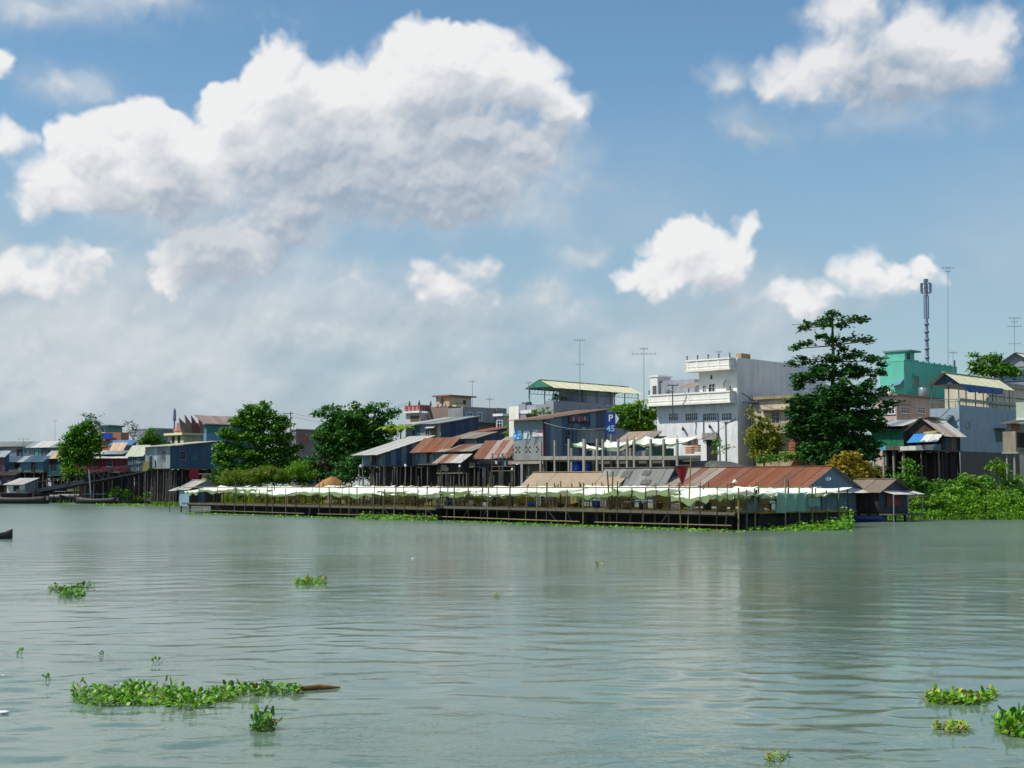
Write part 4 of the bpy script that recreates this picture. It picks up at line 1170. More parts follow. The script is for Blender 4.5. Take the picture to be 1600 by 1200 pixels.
# eave board and side awning, lamp on the gable
box('eave_board', tr, M_GREYWOOD(), xR - 0.4, 0.4, -0.52, -0.46, zeR - 0.42, zeR - 0.25)
sheets('side_awning_sheet', tr, (1.5, 0.3, zeR - 0.55), (1.5, yR + 0.2, zeR - 0.55), (-1.5, 0, 0.45), 1.2, [M_TINGREY(), M_PALE()])
dish(tr, (0.5, yR * 0.36, zeR + 0.75), 0.24, (0.3, -0.8, 0.6), WHITE, 'gable_lamp')
tg, frG, xG, yG, zeG, zrG = shed('grey_patched_shed', 'shed with grey patched roof sheets next to the rusty roof', 1033, 159, 935, 1066, 730.5, 760,
    [tin('tin_grey_roof', (0.17, 0.18, 0.17), 0.02, 0.12), tin('tin_grey_roof2', (0.23, 0.24, 0.22), 0.02, 0.1)], [M_TINGREY()], [M_TINDARK()])
for a, b, c_, e in ((0.28, 0.42, 0.40, 0.78), (0.66, 0.80, 0.05, 0.30), (0.60, 0.72, 0.55, 0.8)):
    ym = yG / 2; q = lambda f: (zeG + (zrG - zeG) * f + 0.10)
    poly('roof_patch', tg, tin('tin_black_patch', (0.075, 0.075, 0.07), 0.0, 0.1), [(xG * (1 - a), ym * c_, q(c_)), (xG * (1 - b), ym * c_, q(c_)), (xG * (1 - b), ym * e, q(e)), (xG * (1 - a), ym * e, q(e))], 0.03)
tt_, frT, xT, yT, zeT, zrT = shed('tan_roofed_shed', 'shed with smooth tan roof below the concrete frame', 962, 163, 820, 1000, 737, 757.5,
    [M_TAN()], [M_TINGREY(), M_DARKWOOD()], [M_TINDARK(), M_TINBLUE()], pw=1.6)
# small grey-tan roofed house at the near end
ts, frS, xS, yS, zeS, zrS = shed('landing_hut', 'small hut with grey tan roof beside the hyacinth bank', 1372, 152, 1322, 1418, 748.5, 767,
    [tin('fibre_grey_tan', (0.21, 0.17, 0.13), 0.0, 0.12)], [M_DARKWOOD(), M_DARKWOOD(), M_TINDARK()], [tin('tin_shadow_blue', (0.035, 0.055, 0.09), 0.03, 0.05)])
sheets('awning_sheet', ts, (1.6, 0, zeS - 0.35), (1.6, yS + 0.3, zeS - 0.35), (-1.6, 0, 0.4), 1.2, [M_PALE(), M_TINBLUE()])
for y in (0.1, yS * 0.5, yS): rod('awning_post', ts, M_STEEL(), (1.5, y, -0.5), (1.5, y, zeS - 0.35), 0.06, 1.0)
box('red_panel', ts, flat('dark_red_cloth', (0.22, 0.02, 0.03)), 0.05, 0.12, yS * 0.25, yS * 0.7, 1.4, 2.5)
box('porch_floor', ts, M_GREYWOOD(), 0, 1.7, 0, yS, 0.62, 0.75)
# ------------------------------------------------------------------ drying platforms over the water
class FrW(Fr):
    def __init__(s, A, B):          # river edge from A (far end) to B (near end, the origin)
        s.o = Vector((B.x, B.y, 0)); dv = B - A
        s.a = math.atan2(dv.y, dv.x); s.L = dv.length
        s.u = Vector((math.cos(s.a), math.sin(s.a), 0)); s.v = Vector((-math.sin(s.a), math.cos(s.a), 0))
FISH = ground_mat('drying_floor', (0.33, 0.24, 0.04), (0.19, 0.155, 0.035), 1.3)
def drape(name, par, mat, p0, p1, ztop, zbot, k, n=18, m=6, amp=0.14):
    vs_, fs = [], []; p0, p1 = Vector(p0), Vector(p1); rr = random.Random(k)
    nrm = (p1 - p0).cross(Vector((0, 0, 1))).normalized()
    for i in range(n + 1):
        f = i / n; zt_ = ztop - 0.12 * math.sin(f * math.pi) - rr.uniform(0, .05); zb_ = zbot + 0.35 * abs(math.sin(f * 5 + k)) * (0.3 + f) * 0.5
        for j in range(m + 1):
            g = j / m
            vs_.append(p0.lerp(p1, f) + Vector((0, 0, zt_ + (zb_ - zt_) * g)) + nrm * (amp * (0.3 + g) * math.sin(f * 21 + k + 1.5 * g) + rr.uniform(-.02, .02)))
    for i in range(n):
        for j in range(m): fs.append((i * (m + 1) + j, i * (m + 1) + j + 1, (i + 1) * (m + 1) + j + 1, (i + 1) * (m + 1) + j))
    return mesh_obj(name, vs_, fs, mat, par, True)
def platform(label, A, B, width, zdeck, posts, tops, zcan, seed, rows, tarp_edges, twig=0.0):
    rr = random.Random(seed)
    fr = FrW(A, B); L = fr.L
    t = thing('drying_platform', label, 'platform', fr, group='fish drying platforms')
    # deck of planks laid across joists
    n = int(width / 0.9)
    for i in range(n):
        y = width * i / n
        box('deck_plank', t, FISH if i > 0 else M_GREYWOOD(), -L, -0.02 * (i % 3), y + 0.01, y + width / n - 0.02, zdeck - 0.07 - 0.012 * (i % 2), zdeck - 0.012 * (i % 2))
    box('edge_beam', t, M_GREYWOOD(), -L - 0.2, 0.2, -0.10, -0.012, zdeck - 0.17, zdeck + 0.05)
    for y in (0.6, 3.2, 6.5): box('joist', t, M_DARKWOOD(), -L, -0.1, y, y + 0.18, zdeck - 0.34, zdeck - 0.085)
    box('under_deck_shade', t, NIGHT(), -L + 0.5, -0.8, 3.6, 3.8, -0.6, zdeck - 0.09)  # near-black slabs set back under the deck as painted shade
    box('under_deck_shade', t, NIGHT(), -1.2, -1.0, 2.4, width - 1, -0.6, zdeck - 0.09)
    # front posts
    for px, top in zip(posts, tops):
        x = fr.x(px, 0, 3.0)
        zt = fr.z(max(top, 745) + (9 if rr.random() < 0.7 else 2), x, 0)
        rod('post', t, RN.choice([M_BAMBOO(), M_GREYWOOD(), M_DARKWOOD()]), (x + rr.uniform(-.2, .2), -0.15, -1.0), (x + rr.uniform(-.38, .38), -0.15 + rr.uniform(-.1, .3), zt), rr.uniform(0.03, 0.075))
        if rr.random() < 0.4: rod('brace', t, M_DARKWOOD(), (x, -0.1, zdeck - 0.1), (x + rr.uniform(-2.2, 2.2), 0.3, -0.2), 0.05)
    # inner posts
    for y in rows[1:] + [width - 0.3]:
        x = -0.6
        while x > -L + 0.3:
            rod('post', t, RN.choice([M_BAMBOO(), M_DARKWOOD()]), (x, y, -1.0), (x + rr.uniform(-.1, .1), y, zcan + rr.uniform(-0.1, 0.5)), rr.uniform(0.05, 0.075))
            x -= rr.uniform(2.6, 3.8)
    # rails under the cloth
    for y in rows:
        rod('cross_rail', t, M_BAMBOO(), (-L, y, zcan - 0.12), (0, y, zcan - 0.05), 0.045, 1.0)
    rod('low_rail', t, M_BAMBOO(), (-L, -0.2, 0.35), (-L * 0.45, -0.2, 0.30), 0.05, 1.0)
    rod('low_rail', t, M_BAMBOO(), (-L * 0.4, -0.2, 0.30), (0, -0.2, 0.38), 0.05, 1.0)
    # tarpaulins row by row
    k = 0
    for ri, y in enumerate(rows):
        yn = rows[ri + 1] if ri + 1 < len(rows) else width
        e = tarp_edges if ri == 0 else None
        x = -L
        while x < -0.8:
            ln = rr.uniform(3.2, 8.5); xe = min(0.0, x + ln)
            if xe > -2: xe = 0.0
            zf = zcan - 0.52 + rr.uniform(-0.26, 0.22) - 0.04 * ri; zbk = zcan - 0.02 + rr.uniform(-0.12, 0.16)
            gap = rr.uniform(0.0, 0.25) if rr.random() < 0.75 else rr.uniform(0.4, 1.0)
            sag_sheet('tarp', t, (x + gap, y, zf), (xe, y, zf + rr.uniform(-.1, .1)), (xe, yn - 0.5, zbk), (x + gap, yn - 0.5, zbk), rr.uniform(0.05, 0.50), TARPW,
                      nx=14, ny=5, rip=0.045, seed=seed * 31 + k, scal=rr.uniform(-0.05, 0.18), mat2=TARPG, fringe=rr.uniform(0.15, 0.60) if ri == 0 else 0.35)
            k += 1; x = xe
    NETS = cloth('olive_net', (0.24, 0.20, 0.05), 0.5, 0.35, (0.12, 0.09, 0.03))
    x = -L + 0.5
    while x < -3.5:
        ln = rr.uniform(2.4, 3.8)
        if rr.random() < 0.72: drape('net_screen', t, NETS, (x, rr.choice([6.8, 10.2, width - 0.4]), 0), (x + ln, rr.choice([6.8, 10.2, width - 0.4]), 0), zcan - rr.uniform(0.4, 0.7), zdeck + rr.uniform(0.05, 0.5), rr.randint(0, 99), 8, 3, 0.06)
        x += ln + rr.uniform(0, 0.8)
    # things on the deck: low drying racks
    for i in range(int(L / 3.4)):
        x = -L + 1.5 + i * 3.4 + rr.uniform(-.4, .4); y = rr.uniform(5, width - 2.5)
        rk = w_parent(t, 'drying_rack')
        box('rack_top', rk, RN.choice([FISH, M_GREYWOOD(), M_BAMBOO()]), x, x + 2.2, y, y + 1.1, zdeck + 0.55, zdeck + 0.62)
        for a in (0.1, 2.1):
            for b in (0.1, 1.0): box('rack_leg', rk, M_BAMBOO(), x + a - .04, x + a + .04, y + b - .04, y + b + .04, zdeck + 0.0, zdeck + 0.55)
    return t, fr
rp_posts = [689, 700, 712, 734, 752, 762, 777, 797, 820, 838, 857, 887, 912, 935, 947, 966, 984, 1005, 1025, 1046, 1064, 1095, 1120, 1137]
rp_tops = [735, 752, 750, 754, 745, 752, 742, 738, 756, 752, 738, 756, 736, 752, 757, 750, 754, 753, 757, 753, 745, 742, 752, 748]
tpR, fpR = platform('nearer bamboo drying platform with white tarpaulins in front of the rusty shed', W(684, 812.5), W(1146, 829), 14.5, 1.33, rp_posts, rp_tops, 3.32, 3, [0.0, 3.4, 6.8, 10.2], None)
lp_posts = [318, 340, 353, 368, 385, 398, 418, 430, 448, 463, 484, 501, 518, 533, 548, 560, 585, 600, 618, 636, 655, 668]
lp_tops = [752, 754, 757, 751, 757, 755, 752, 757, 754, 757, 750, 745, 752, 738, 742, 752, 750, 755, 750, 738, 752, 742]
tpL, fpL = platform('farther bamboo drying platform with white tarpaulins below the grassy bank', W(286, 800.5), W(680, 813), 13.0, 1.18, lp_posts, lp_tops, 3.28, 9, [0.0, 3.6, 7.2], None)

# near end of the nearer platform: end posts, white sags and the hanging teal sheet
fr = fpR
for px, top in ((1153, 762), (1166, 765), (1180, 763), (1226, 748), (1248, 762), (1268, 760), (1292, 766), (1310, 762)):
    y = fr.y(px, 0.15, 3)
    rod('post', tpR, M_BAMBOO(), (0.15, y, -1.0), (0.15 + RN.uniform(-.1, .1), y, fr.z(top, 0.15, y)), 0.07)
for px0, px1, s_ in ((1189, 1214, 0.40), (1216, 1262, 0.12), (1263, 1294, 0.35), (1146, 1188, 0.25)):
    a, b = fr.y(px0, 0, 3), fr.y(px1, 0, 3)
    sag_sheet('tarp', tpR, (0.25, a, 2.78), (0.25, b, 2.82), (-2.2, b, 3.30), (-2.2, a, 3.28), s_, TARPW, seed=px0, mat2=TARPG, fringe=0.15, scal=0.0)
TEALT = cloth('teal_net_tarp', (0.26, 0.50, 0.42), 0.45, 0.05, (0.35, 0.42, 0.36))
th = thing('teal_hanging_sheet', 'pale teal sheet hanging at the near end of the drying platform', 'tarpaulin', fr)
drape('sheet', th, TEALT, (0.3, fr.y(1213, .3, 2.5), 0), (0.3, fr.y(1262, .3, 2.5), 0), 2.95, 1.25, 2)
drape('sheet_fold', th, TEALT, (0.4, fr.y(1264, .4, 2.5), 0), (0.2, fr.y(1282, .4, 2.5), 0), 2.55, 1.7, 5, 10)
th2 = thing('dark_net', 'dark grey net bundled from a post at the platform corner', 'net', fr)
NET = cloth('dark_net', (0.07, 0.085, 0.08), 0.2)
vs_, fs = [], []
for j in range(7):
    g = j / 6; rad = 0.08 + 1.05 * g ** 1.3
    for i in range(12):
        a = i / 12 * 2 * math.pi
        vs_.append((0.2 + rad * 0.35 * math.sin(a) - 0.3, fr.y(1187, .2, 2.5) + rad * math.cos(a) * (1 + 0.15 * math.sin(3 * a)) - g * 0.9, 3.1 - 1.75 * g))
for j in range(6):
    for i in range(12): fs.append((j * 12 + i, j * 12 + (i + 1) % 12, (j + 1) * 12 + (i + 1) % 12, (j + 1) * 12 + i))
mesh_obj('net', vs_, fs, NET, th2, True)

# dark red net cone on a pole
x = fr.x(1066, 0.2, 5)
tn = thing('red_net_cone', 'dark red cone shaped net hanging from a pole over the tarpaulins', 'net', fr)
vs_, fs = [], []
za, zb_ = fr.z(728, x, 0.2), fr.z(757.5, x, 0.2)
for j in range(6):
    g = j / 5; rad = 0.52 * (1 - g) ** 0.85 + 0.03
    for i in range(12):
        a = i / 12 * 2 * math.pi; vs_.append((x + rad * math.cos(a) * (1 + .06 * math.sin(5 * a)), 0.2 + rad * math.sin(a), za + (zb_ - za) * g))
for j in range(5):
    for i in range(12): fs.append((j * 12 + i, j * 12 + (i + 1) % 12, (j + 1) * 12 + (i + 1) % 12, (j + 1) * 12 + i))
fs.append(tuple(range(12)))
mesh_obj('net', vs_, fs, cloth('dark_red_net', (0.24, 0.006, 0.016), 0.1, 0.05, (0.14, 0.004, 0.01)), tn, True)
rod('pole', tn, M_BAMBOO(), (x + 0.5, 0.2, -1), (x + 0.9, 0.3, fr.z(712, x, .2)), 0.06)
rod('arm', tn, M_IRON(), (x - 0.5, 0.2, za + 0.03), (x + 0.8, 0.25, za + 0.06), 0.035)
BK = [wood('basket', (0.24, 0.17, 0.08)), flat('blue_plastic', (0.01, 0.07, 0.45), 0.35), flat('pale_tub', (0.55, 0.56, 0.54)), flat('dark_tub', (0.03, 0.035, 0.05))]
rb = random.Random(21)
for k in range(18):
    px = 705 + k * 25 + rb.uniform(-6, 6); yy = rb.uniform(1.5, 9.0); x_ = fr.x(px, yy, 2)
    if x_ > -0.8: continue
    kk = rb.choice([0, 0, 3, 3, 2, 1]); m = BK[kk]; r_ = rb.uniform(0.22, 0.38); h_ = rb.uniform(0.35, 0.7)
    tb_ = thing('deck_tub', ['brown basket standing on the deck of the nearer platform', 'bright blue tub standing on the deck of the nearer platform', 'pale tub standing on the deck of the nearer platform', 'black tub standing on the deck of the nearer platform'][kk], 'tub', fr, group='tubs on the nearer drying platform')
    rod('body', tb_, m, (x_, yy, 1.33), (x_, yy, 1.33 + h_), r_, 1.15, 12); rod('rim', tb_, m, (x_, yy, 1.33 + h_), (x_, yy, 1.37 + h_), r_ * 1.22, 1.0, 12)
# lamp with white shade
x = fr.x(1148, 3, 4)
tl = thing('platform_lamp', 'white shaded lamp on a thin pole before the rusty roof', 'lamp', fr)
rod('pole', tl, M_BAMBOO(), (x, 3, 1.2), (x, 3, fr.z(756, x, 3)), 0.05)
rod('shade', tl, plaster('lamp_shade', (0.7, 0.62, 0.52), 0.1), (x, 3, fr.z(754.5, x, 3)), (x, 3, fr.z(749, x, 3)), 0.26, 0.25, 10)

# crossed bamboo poles sticking above the cloth
x = fr.x(953, 1.0, 4)
tb = thing('bamboo_poles', 'two crossed bamboo poles standing out above the middle tarpaulins', 'poles', fr)
rod('pole', tb, wood('brown_bamboo', (0.16, 0.11, 0.06)), (x + 0.15, 1.0, -0.5), (x - 0.35, 1.0, fr.z(736, x, 1)), 0.075)
rod('pole', tb, wood('brown_bamboo', (0.16, 0.11, 0.06)), (x - 0.1, 1.15, -0.5), (x + 0.28, 1.1, fr.z(737, x, 1)), 0.075)

# ------------------------------------------------------------------ hut at the far end of the platforms
fr = Fr(297, 207, zref=3)
t = thing('platform_hut', 'small hut with pale gabled roof and light blue door at the end of the platform', 'hut', fr)
x0, D1 = fr.x(280, 0, 3), fr.y(345, 0, 3)
ze, zr = fr.z(763), fr.z(750, fr.x(288, 0, 4), 2)
box('wall', t, M_TINBLUE(), x0, 0, 0, D1, 1.0, ze)
sheets('wall_panel', w_parent(t, 'side_wall'), (0.02, 0, 1.0), (0.02, D1, 1.0), (0, 0, ze - 1.0), 1.1, [M_DARKWOOD(), M_TINDARK()])
gm = (D1) / 2
poly('gable', t, tin('tin_gable_grey', (0.16, 0.24, 0.25), 0.1), [(0.0, 0, ze), (0.0, D1, ze), (0.0, gm, zr)], 0.05, (1, 0, 0))
gable_roof_x(t, x0, 0, 0, D1, ze, zr, [tin('pale_grey_sheet', (0.42, 0.39, 0.34), 0.1), M_TINGREY()], pw=0.8, over=0.4)
box('door', t, tin('light_blue_door', (0.20, 0.32, 0.42), 0.05, 0.05), x0 * 0.85, -0.05, -0.12, -0.04, 0.75, ze - 0.1)
sheets('awning_sheet', t, (x0 - 1.9, -0.4, ze - 0.35), (x0 + 0.1, -0.4, ze - 0.35), (0, 1.6, 0.5), 0.9, [M_PALE(), M_TINGREY()])
for f in (0.1, 0.9): rod('pile', t, M_DARKWOOD(), (x0 * f, 0.2, -1), (x0 * f, 0.2, 1.0), 0.12)
rod('post', t, M_GREYWOOD(), (x0 - 1.7, -0.3, -0.8), (x0 - 1.7, -0.3, ze - 0.35), 0.07)
# ------------------------------------------------------------------ shacks in the middle of the bank
DKW = [M_TINDARK(), M_TINBLUE(), M_TINDARK(), M_DARKWOOD()]
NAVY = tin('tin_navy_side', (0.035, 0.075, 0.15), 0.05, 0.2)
mono_shack('pale_roofed_shack', 'stilt shack with broad pale sheet roof beside the spreading tree', 'shack', 602, 214, 566, 676, 706.5, 682, 727,
    [M_TINBLUE(), M_TINDARK(), M_TINBLUE()], [M_TINDARK(), M_TINBLUE(), M_TINGREY(), NAVY, NAVY], [M_PALE()], over=1.7, zbase=-0.5)
t, fr, *_ = mono_shack('upper_tin_house', 'upper tin house with pale roof edge above the rusty roofs', 'house', 688, 232, 634, 748, 661.5, 651, 705,
    [M_TINGREY(), M_TINBLUE(), tin('tin_cream', (0.42, 0.40, 0.34), 0.05), M_TINDARK(), M_TINGREY()], [NAVY, NAVY, NAVY, M_TINDARK()], [M_PALE(), M_TINGREY()], stilt=False, over=0.7)
sheets('awning_sheet', t, (fr.x(671), -1.0, fr.z(669)), (fr.x(684), -1.0, fr.z(669)), (0, 1.0, 0.45), 0.8, [M_PALE()])
box('doorway', t, plaster('brown_door', (0.22, 0.14, 0.09)), fr.x(673), fr.x(683), -0.08, -0.03, fr.z(684), fr.z(670))
mono_shack('wide_rust_shack', 'stilt shack with broad rust red roof and ragged eave', 'shack', 703, 212, 650, 716, 699, 686, 724,
    [M_TINDARK(), M_TINGREY(), M_TINBLUE()], DKW, [M_RUST()], over=0.9, zbase=-0.5)
mono_shack('light_front_shack', 'shack with light blue grey front between rusty roofs', 'shack', 745, 216, 703, 774, 684.5, 676, 712,
    [tin('tin_light_front', (0.28, 0.36, 0.39), 0.02, 0.05)], [NAVY, NAVY, M_TINBLUE()], [tin('tin_olive_grey', (0.30, 0.28, 0.22), 0.12)], over=0.6, stilt=False)
mono_shack('grey_edged_rust_shack', 'rust roofed stilt shack with one grey sheet at its near edge', 'shack', 742, 207, 690, 762, 703, 695, 728,
    DKW, [NAVY, M_TINBLUE(), NAVY], [M_RUST(), M_RUST(), M_RUST2()], over=0.8, zbase=-0.5)
mono_shack('low_porch_shack', 'low stilt porch with streaked rust and grey roof near the water', 'porch', 724, 202, 684, 733, 719, 712, 738,
    [M_DARKWOOD()], [M_DARKWOOD(), NAVY], [M_RUST2(), M_RUST(), M_PALE()], over=0.7, zbase=-0.5)
mono_shack('red_roofed_shack', 'far shack with bright rust red roof and dark side', 'shack', 757, 226, 736, 792, 675, 668.5, 700,
    [M_TINBLUE(), NAVY], [NAVY, M_TINBLUE(), NAVY], [tin('tin_red_rust', (0.30, 0.10, 0.05), 0.5)], over=0.5, stilt=False)
t, fr, x0, y1, zt, zb, zf = mono_shack('laundry_shack', 'stilt shack with tan streaked rust roof and washing on its terrace', 'shack', 801, 199, 748, 812, 706, 691, 722,
    [M_TINBLUE(), M_TINBLUE(), M_DARKWOOD(), M_DARKWOOD()], DKW, [M_RUST2(), M_RUST()], over=0.9, zbase=-0.5)
mono_shack('tan_lean_to', 'small tan roofed lean-to beside the poster front of the tin house', 'shack', 803, 206, 780, 815, 691.5, 684, 705, DKW, DKW,
    [tin('tin_tan2', (0.33, 0.26, 0.19), 0.1)], over=0.5, stilt=False)
# terrace rails and washing in front of it
for py in (729, 736):
    rod('terrace_rail', t, M_GREYWOOD(), (fr.x(768, -1.2), -1.2, fr.z(py, -1, -1.2)), (fr.x(806, -1.2), -1.2, fr.z(py, -1, -1.2)), 0.06, 1.0)
for px in (769, 786, 805):
    x = fr.x(px, -1.2); rod('terrace_post', t, M_GREYWOOD(), (x, -1.2, -1), (x, -1.2, fr.z(708, x, -1.2)), 0.07)
rod('clothes_line', t, M_IRON(), (fr.x(768, -1.1), -1.1, fr.z(709, 0, -1)), (fr.x(806, -1.1), -1.1, fr.z(709, 0, -1)), 0.02, 1.0)
rod('clothes_line', t, M_IRON(), (fr.x(768, -1.1), -1.1, fr.z(720, 0, -1)), (fr.x(806, -1.1), -1.1, fr.z(720, 0, -1)), 0.02, 1.0)
WC = [(0.5, 0.5, 0.55), (0.5, 0.12, 0.16), (0.15, 0.16, 0.3), (0.45, 0.3, 0.35), (0.6, 0.62, 0.66), (0.1, 0.45, 0.75), (0.5, 0.2, 0.14), (0.1, 0.1, 0.13)]
for k, (px, py, w_, h_) in enumerate(((772, 709, .4, .5), (777, 709, .35, .6), (783, 709, .4, .5), (789, 709, .3, .55), (774, 720, .3, .4), (787, 720, .35, .6), (794, 720, .55, .45), (800, 709, .4, .6))):
    x = fr.x(px, -1.1); z = fr.z(py, x, -1.1)
    vs_, fs = [], []
    for i in range(5):
        for j in range(4): vs_.append((x + w_ * (i / 4) * (1 + .15 * (j / 3)), -1.1 + 0.05 * math.sin(i * 2.1 + k), z - h_ * j / 3 - 0.03 * math.sin(i + k)))
    for i in range(4):
        for j in range(3): fs.append((i * 4 + j, i * 4 + j + 1, i * 4 + 5 + j, i * 4 + 4 + j))
    mesh_obj('washing', vs_, fs, cloth('washing_%d' % k, WC[k], 0.2), t)

# ------------------------------------------------------------------ houses farther back
def block(name, label, corner, d, left, right, ytop, mat, side=None, ang=-43.0, depth=None, cat='house'):
    fr = Fr(corner, d, ang=ang)
    t = thing(name, label, cat, fr)
    x0 = fr.x(left, 0, 10); D1 = depth if depth else fr.y(right, 0, 10); zt = fr.z(ytop)
    box('wall', t, mat, x0, 0, 0, D1, 2.0, zt)
    return t, fr, x0, D1, zt
PEACH = plaster('peach_paint', (0.62, 0.40, 0.24), 0.25)
LEMON = plaster('pale_yellow_paint', (0.60, 0.56, 0.34), 0.3)
MAROON = plaster('maroon_trim', (0.30, 0.10, 0.10), 0.2)
t, fr, x0, D1, zt = block('peach_house', 'peach and pale yellow house with maroon roof edge on the skyline', 702, 262, 681, 736, 619, PEACH)
box('side_render', t, LEMON, 0.0, 0.03, 0.1, D1 * 0.72, fr.z(640), zt - 0.3)
box('side_render', t, plaster('pale_grey_render', (0.5, 0.5, 0.48), 0.3), 0.0, 0.03, D1 * 0.76, D1, fr.z(640), zt - 0.3)
box('roof_edge', t, MAROON, x0 - 0.5, 0.5, -0.5, D1 + 0.8, zt, zt + 0.22)
window(t, PEACH, 'x', 0.0, fr.x(687), fr.x(694), fr.z(637), fr.z(624), bars=2)
box('balcony', t, LEMON, 0.03, 1.1, 0.4, D1 * 0.6, fr.z(638), fr.z(632)); box('balcony_rail', t, MAROON, 1.0, 1.12, 0.35, D1 * 0.62, fr.z(631), fr.z(630))
box('doorway', t, M_DARK(), 0.02, 0.05, D1 * 0.62, D1 * 0.74, fr.z(640), fr.z(624))
t, fr, x0, D1, zt = block('brown_block', 'plain brown rendered wall below the peach house', 700, 256, 667, 702, 634.5, plaster('brown_render', (0.24, 0.18, 0.15), 0.3), depth=6)
for i in range(3): box('cap', t, PINKP, fr.x(681 + 6 * i), fr.x(684 + 6 * i), -0.1, 0.15, zt, zt + 0.45)
t, fr, x0, D1, zt = block('red_railed_house', 'house with red and white balustrade and finials on its roof', 656, 258, 634, 672, 645, plaster('rose_white', (0.58, 0.50, 0.48), 0.3))
for i in range(8):
    x = x0 + (-x0) * i / 7
    box('baluster', t, MAROON if i % 2 else plaster('rose_pink', (0.55, 0.25, 0.25), 0.2), x - 0.18, x + 0.18, -0.25, 0.0, zt + 0.3, fr.z(634))
for i in range(8):
    y = 0.3 + (D1 - 0.5) * i / 7
    box('baluster', t, MAROON if i % 2 else plaster('rose_pink', (0.55, 0.25, 0.25), 0.2), 0.0, 0.25, y - 0.18, y + 0.18, zt + 0.3, fr.z(634))
box('handrail', t, plaster('rose_pink', (0.55, 0.25, 0.25), 0.2), x0, 0.3, -0.3, 0.05, fr.z(634), fr.z(632.5))
box('handrail', t, plaster('rose_pink', (0.55, 0.25, 0.25), 0.2), -0.05, 0.302, 0.06, D1, fr.z(634), fr.z(632.5))
box('ledge', t, WHITE, x0 - 0.3, 0.4, -0.6, 0.0, zt, zt + 0.3)
box('opening', t, plaster('brown_dark', (0.12, 0.08, 0.06)), fr.x(641), fr.x(655), -0.04, 0.0, fr.z(658), fr.z(649))
for px in (641, 656, 670):
    x = fr.x(px) if px < 657 else 0.1; y = -0.2 if px < 657 else D1
    rod('finial', t, M_IRON(), (x, y, fr.z(632.5)), (x, y, fr.z(625)), 0.22, 0.2)
rod('water_tower', t, M_IRON(), (1.0, D1 + 1.5, zt), (1.0, D1 + 1.5, fr.z(618)), 0.3, 1.0)
t, fr, x0, D1, zt = block('grey_flat_house', 'flat roofed grey concrete house behind the rusty roofs', 723, 248, 700, 786, 637, plaster('grey_concrete_house', (0.27, 0.29, 0.30), 0.4))
box('coping', t, M_CONC(), -0.3, 0.05, 0, D1, zt, zt + 0.2)
for a, b in ((729, 738), (746, 752)):
    y = fr.y(a); window(t, GREYP, 'y', 0.0, y, fr.y(b), fr.z(656, 0, y), fr.z(645, 0, y), bars=2, gmat=flat('teal_shutter', (0.05, 0.16, 0.18)))
box('lower_roof', t, M_TINGREY(), 0.0, 2.5, 1.0, D1 + 2, fr.z(660), fr.z(658.5))
box('end_block', t, plaster('grey_end', (0.23, 0.23, 0.25), 0.3), -3, 0.3, D1 * 0.8, D1 + 0.5, zt - 3, zt + 0.25)
t, fr, x0, D1, zt = block('pale_lean_house', 'narrow pale grey house with white ledge left of the tin house', 786, 238, 775, 802, 650, plaster('pale_lean', (0.4, 0.41, 0.39), 0.4))
box('ledge', t, WHITE, x0 - 0.3, 0.3, -0.4, D1, zt, zt + 0.35)
window(t, WHITE, 'x', 0.0, x0 + 0.3, -0.2, fr.z(668), fr.z(657), bars=2)

# ------------------------------------------------------------------ left half of the bank
NAVYW = tin('tin_navy_wall', (0.03, 0.085, 0.16), 0.02, 0.10)
t, fr, x0, y1, zt, zb, zf = mono_shack('navy_stilt_shed', 'long navy blue tin shed on tall stilts with two pale front panels', 'shed', 266, 276, 227, 345, 697, 689.5, 731,
    [M_TINGREY(), tin('tin_pale_grey_panel', (0.30, 0.35, 0.39), 0.03), M_TINGREY()], [NAVYW], [tin('tin_pale_rim', (0.52, 0.52, 0.46), 0.03)], over=0.9, pw=1.4, zbase=-0.5)
y = fr.y(298); box('hatch', t, flat('dim_teal_hatch', (0.03, 0.12, 0.15)), 0.04, 0.09, y, fr.y(310), fr.z(719, 0, y), fr.z(711, 0, y))
y = fr.y(294); box('red_shutter', t, flat('crimson_board', (0.30, 0.01, 0.03)), 0.3, 0.4, y, fr.y(309), fr.z(748, 0, y), fr.z(733, 0, y))
for i in range(26):
    px = 238 + i * 4.0; y = fr.y(max(268, px)); 
    if px < 266: x, yy = fr.x(px), 0.3
    else: x, yy = -0.3, fr.y(px)
    rod('fence_pole', t, RN.choice([M_GREYWOOD(), M_DARKWOOD()]), (x, yy, -0.5), (x + RN.uniform(-.2, .2), yy, fr.z(742, x, yy) + RN.uniform(-.6, .8)), 0.09)
poly('banana_leaf', t, leafmat('dry_leaf', (0.25, 0.22, 0.04), (0.15, 0.18, 0.03)), [(fr.x(229), -0.8, fr.z(735)), (fr.x(238), -0.9, fr.z(735)), (fr.x(240), -0.8, fr.z(720)), (fr.x(231), -0.8, fr.z(722))], 0.03)
t, fr, x0, D1, zt = block('orange_crate_hut', 'small orange brown walled hut beside the round tree', 332, 262, 316, 352, 741, plaster('orange_board', (0.36, 0.20, 0.10), 0.3), cat='hut')
box('roof_slab', t, M_GREYWOOD(), x0 - 0.3, 0.4, -0.4, D1, zt, zt + 0.12)
box('door', t, M_DARK(), -0.9, -0.3, -0.04, 0, 2.1, zt - 0.3)
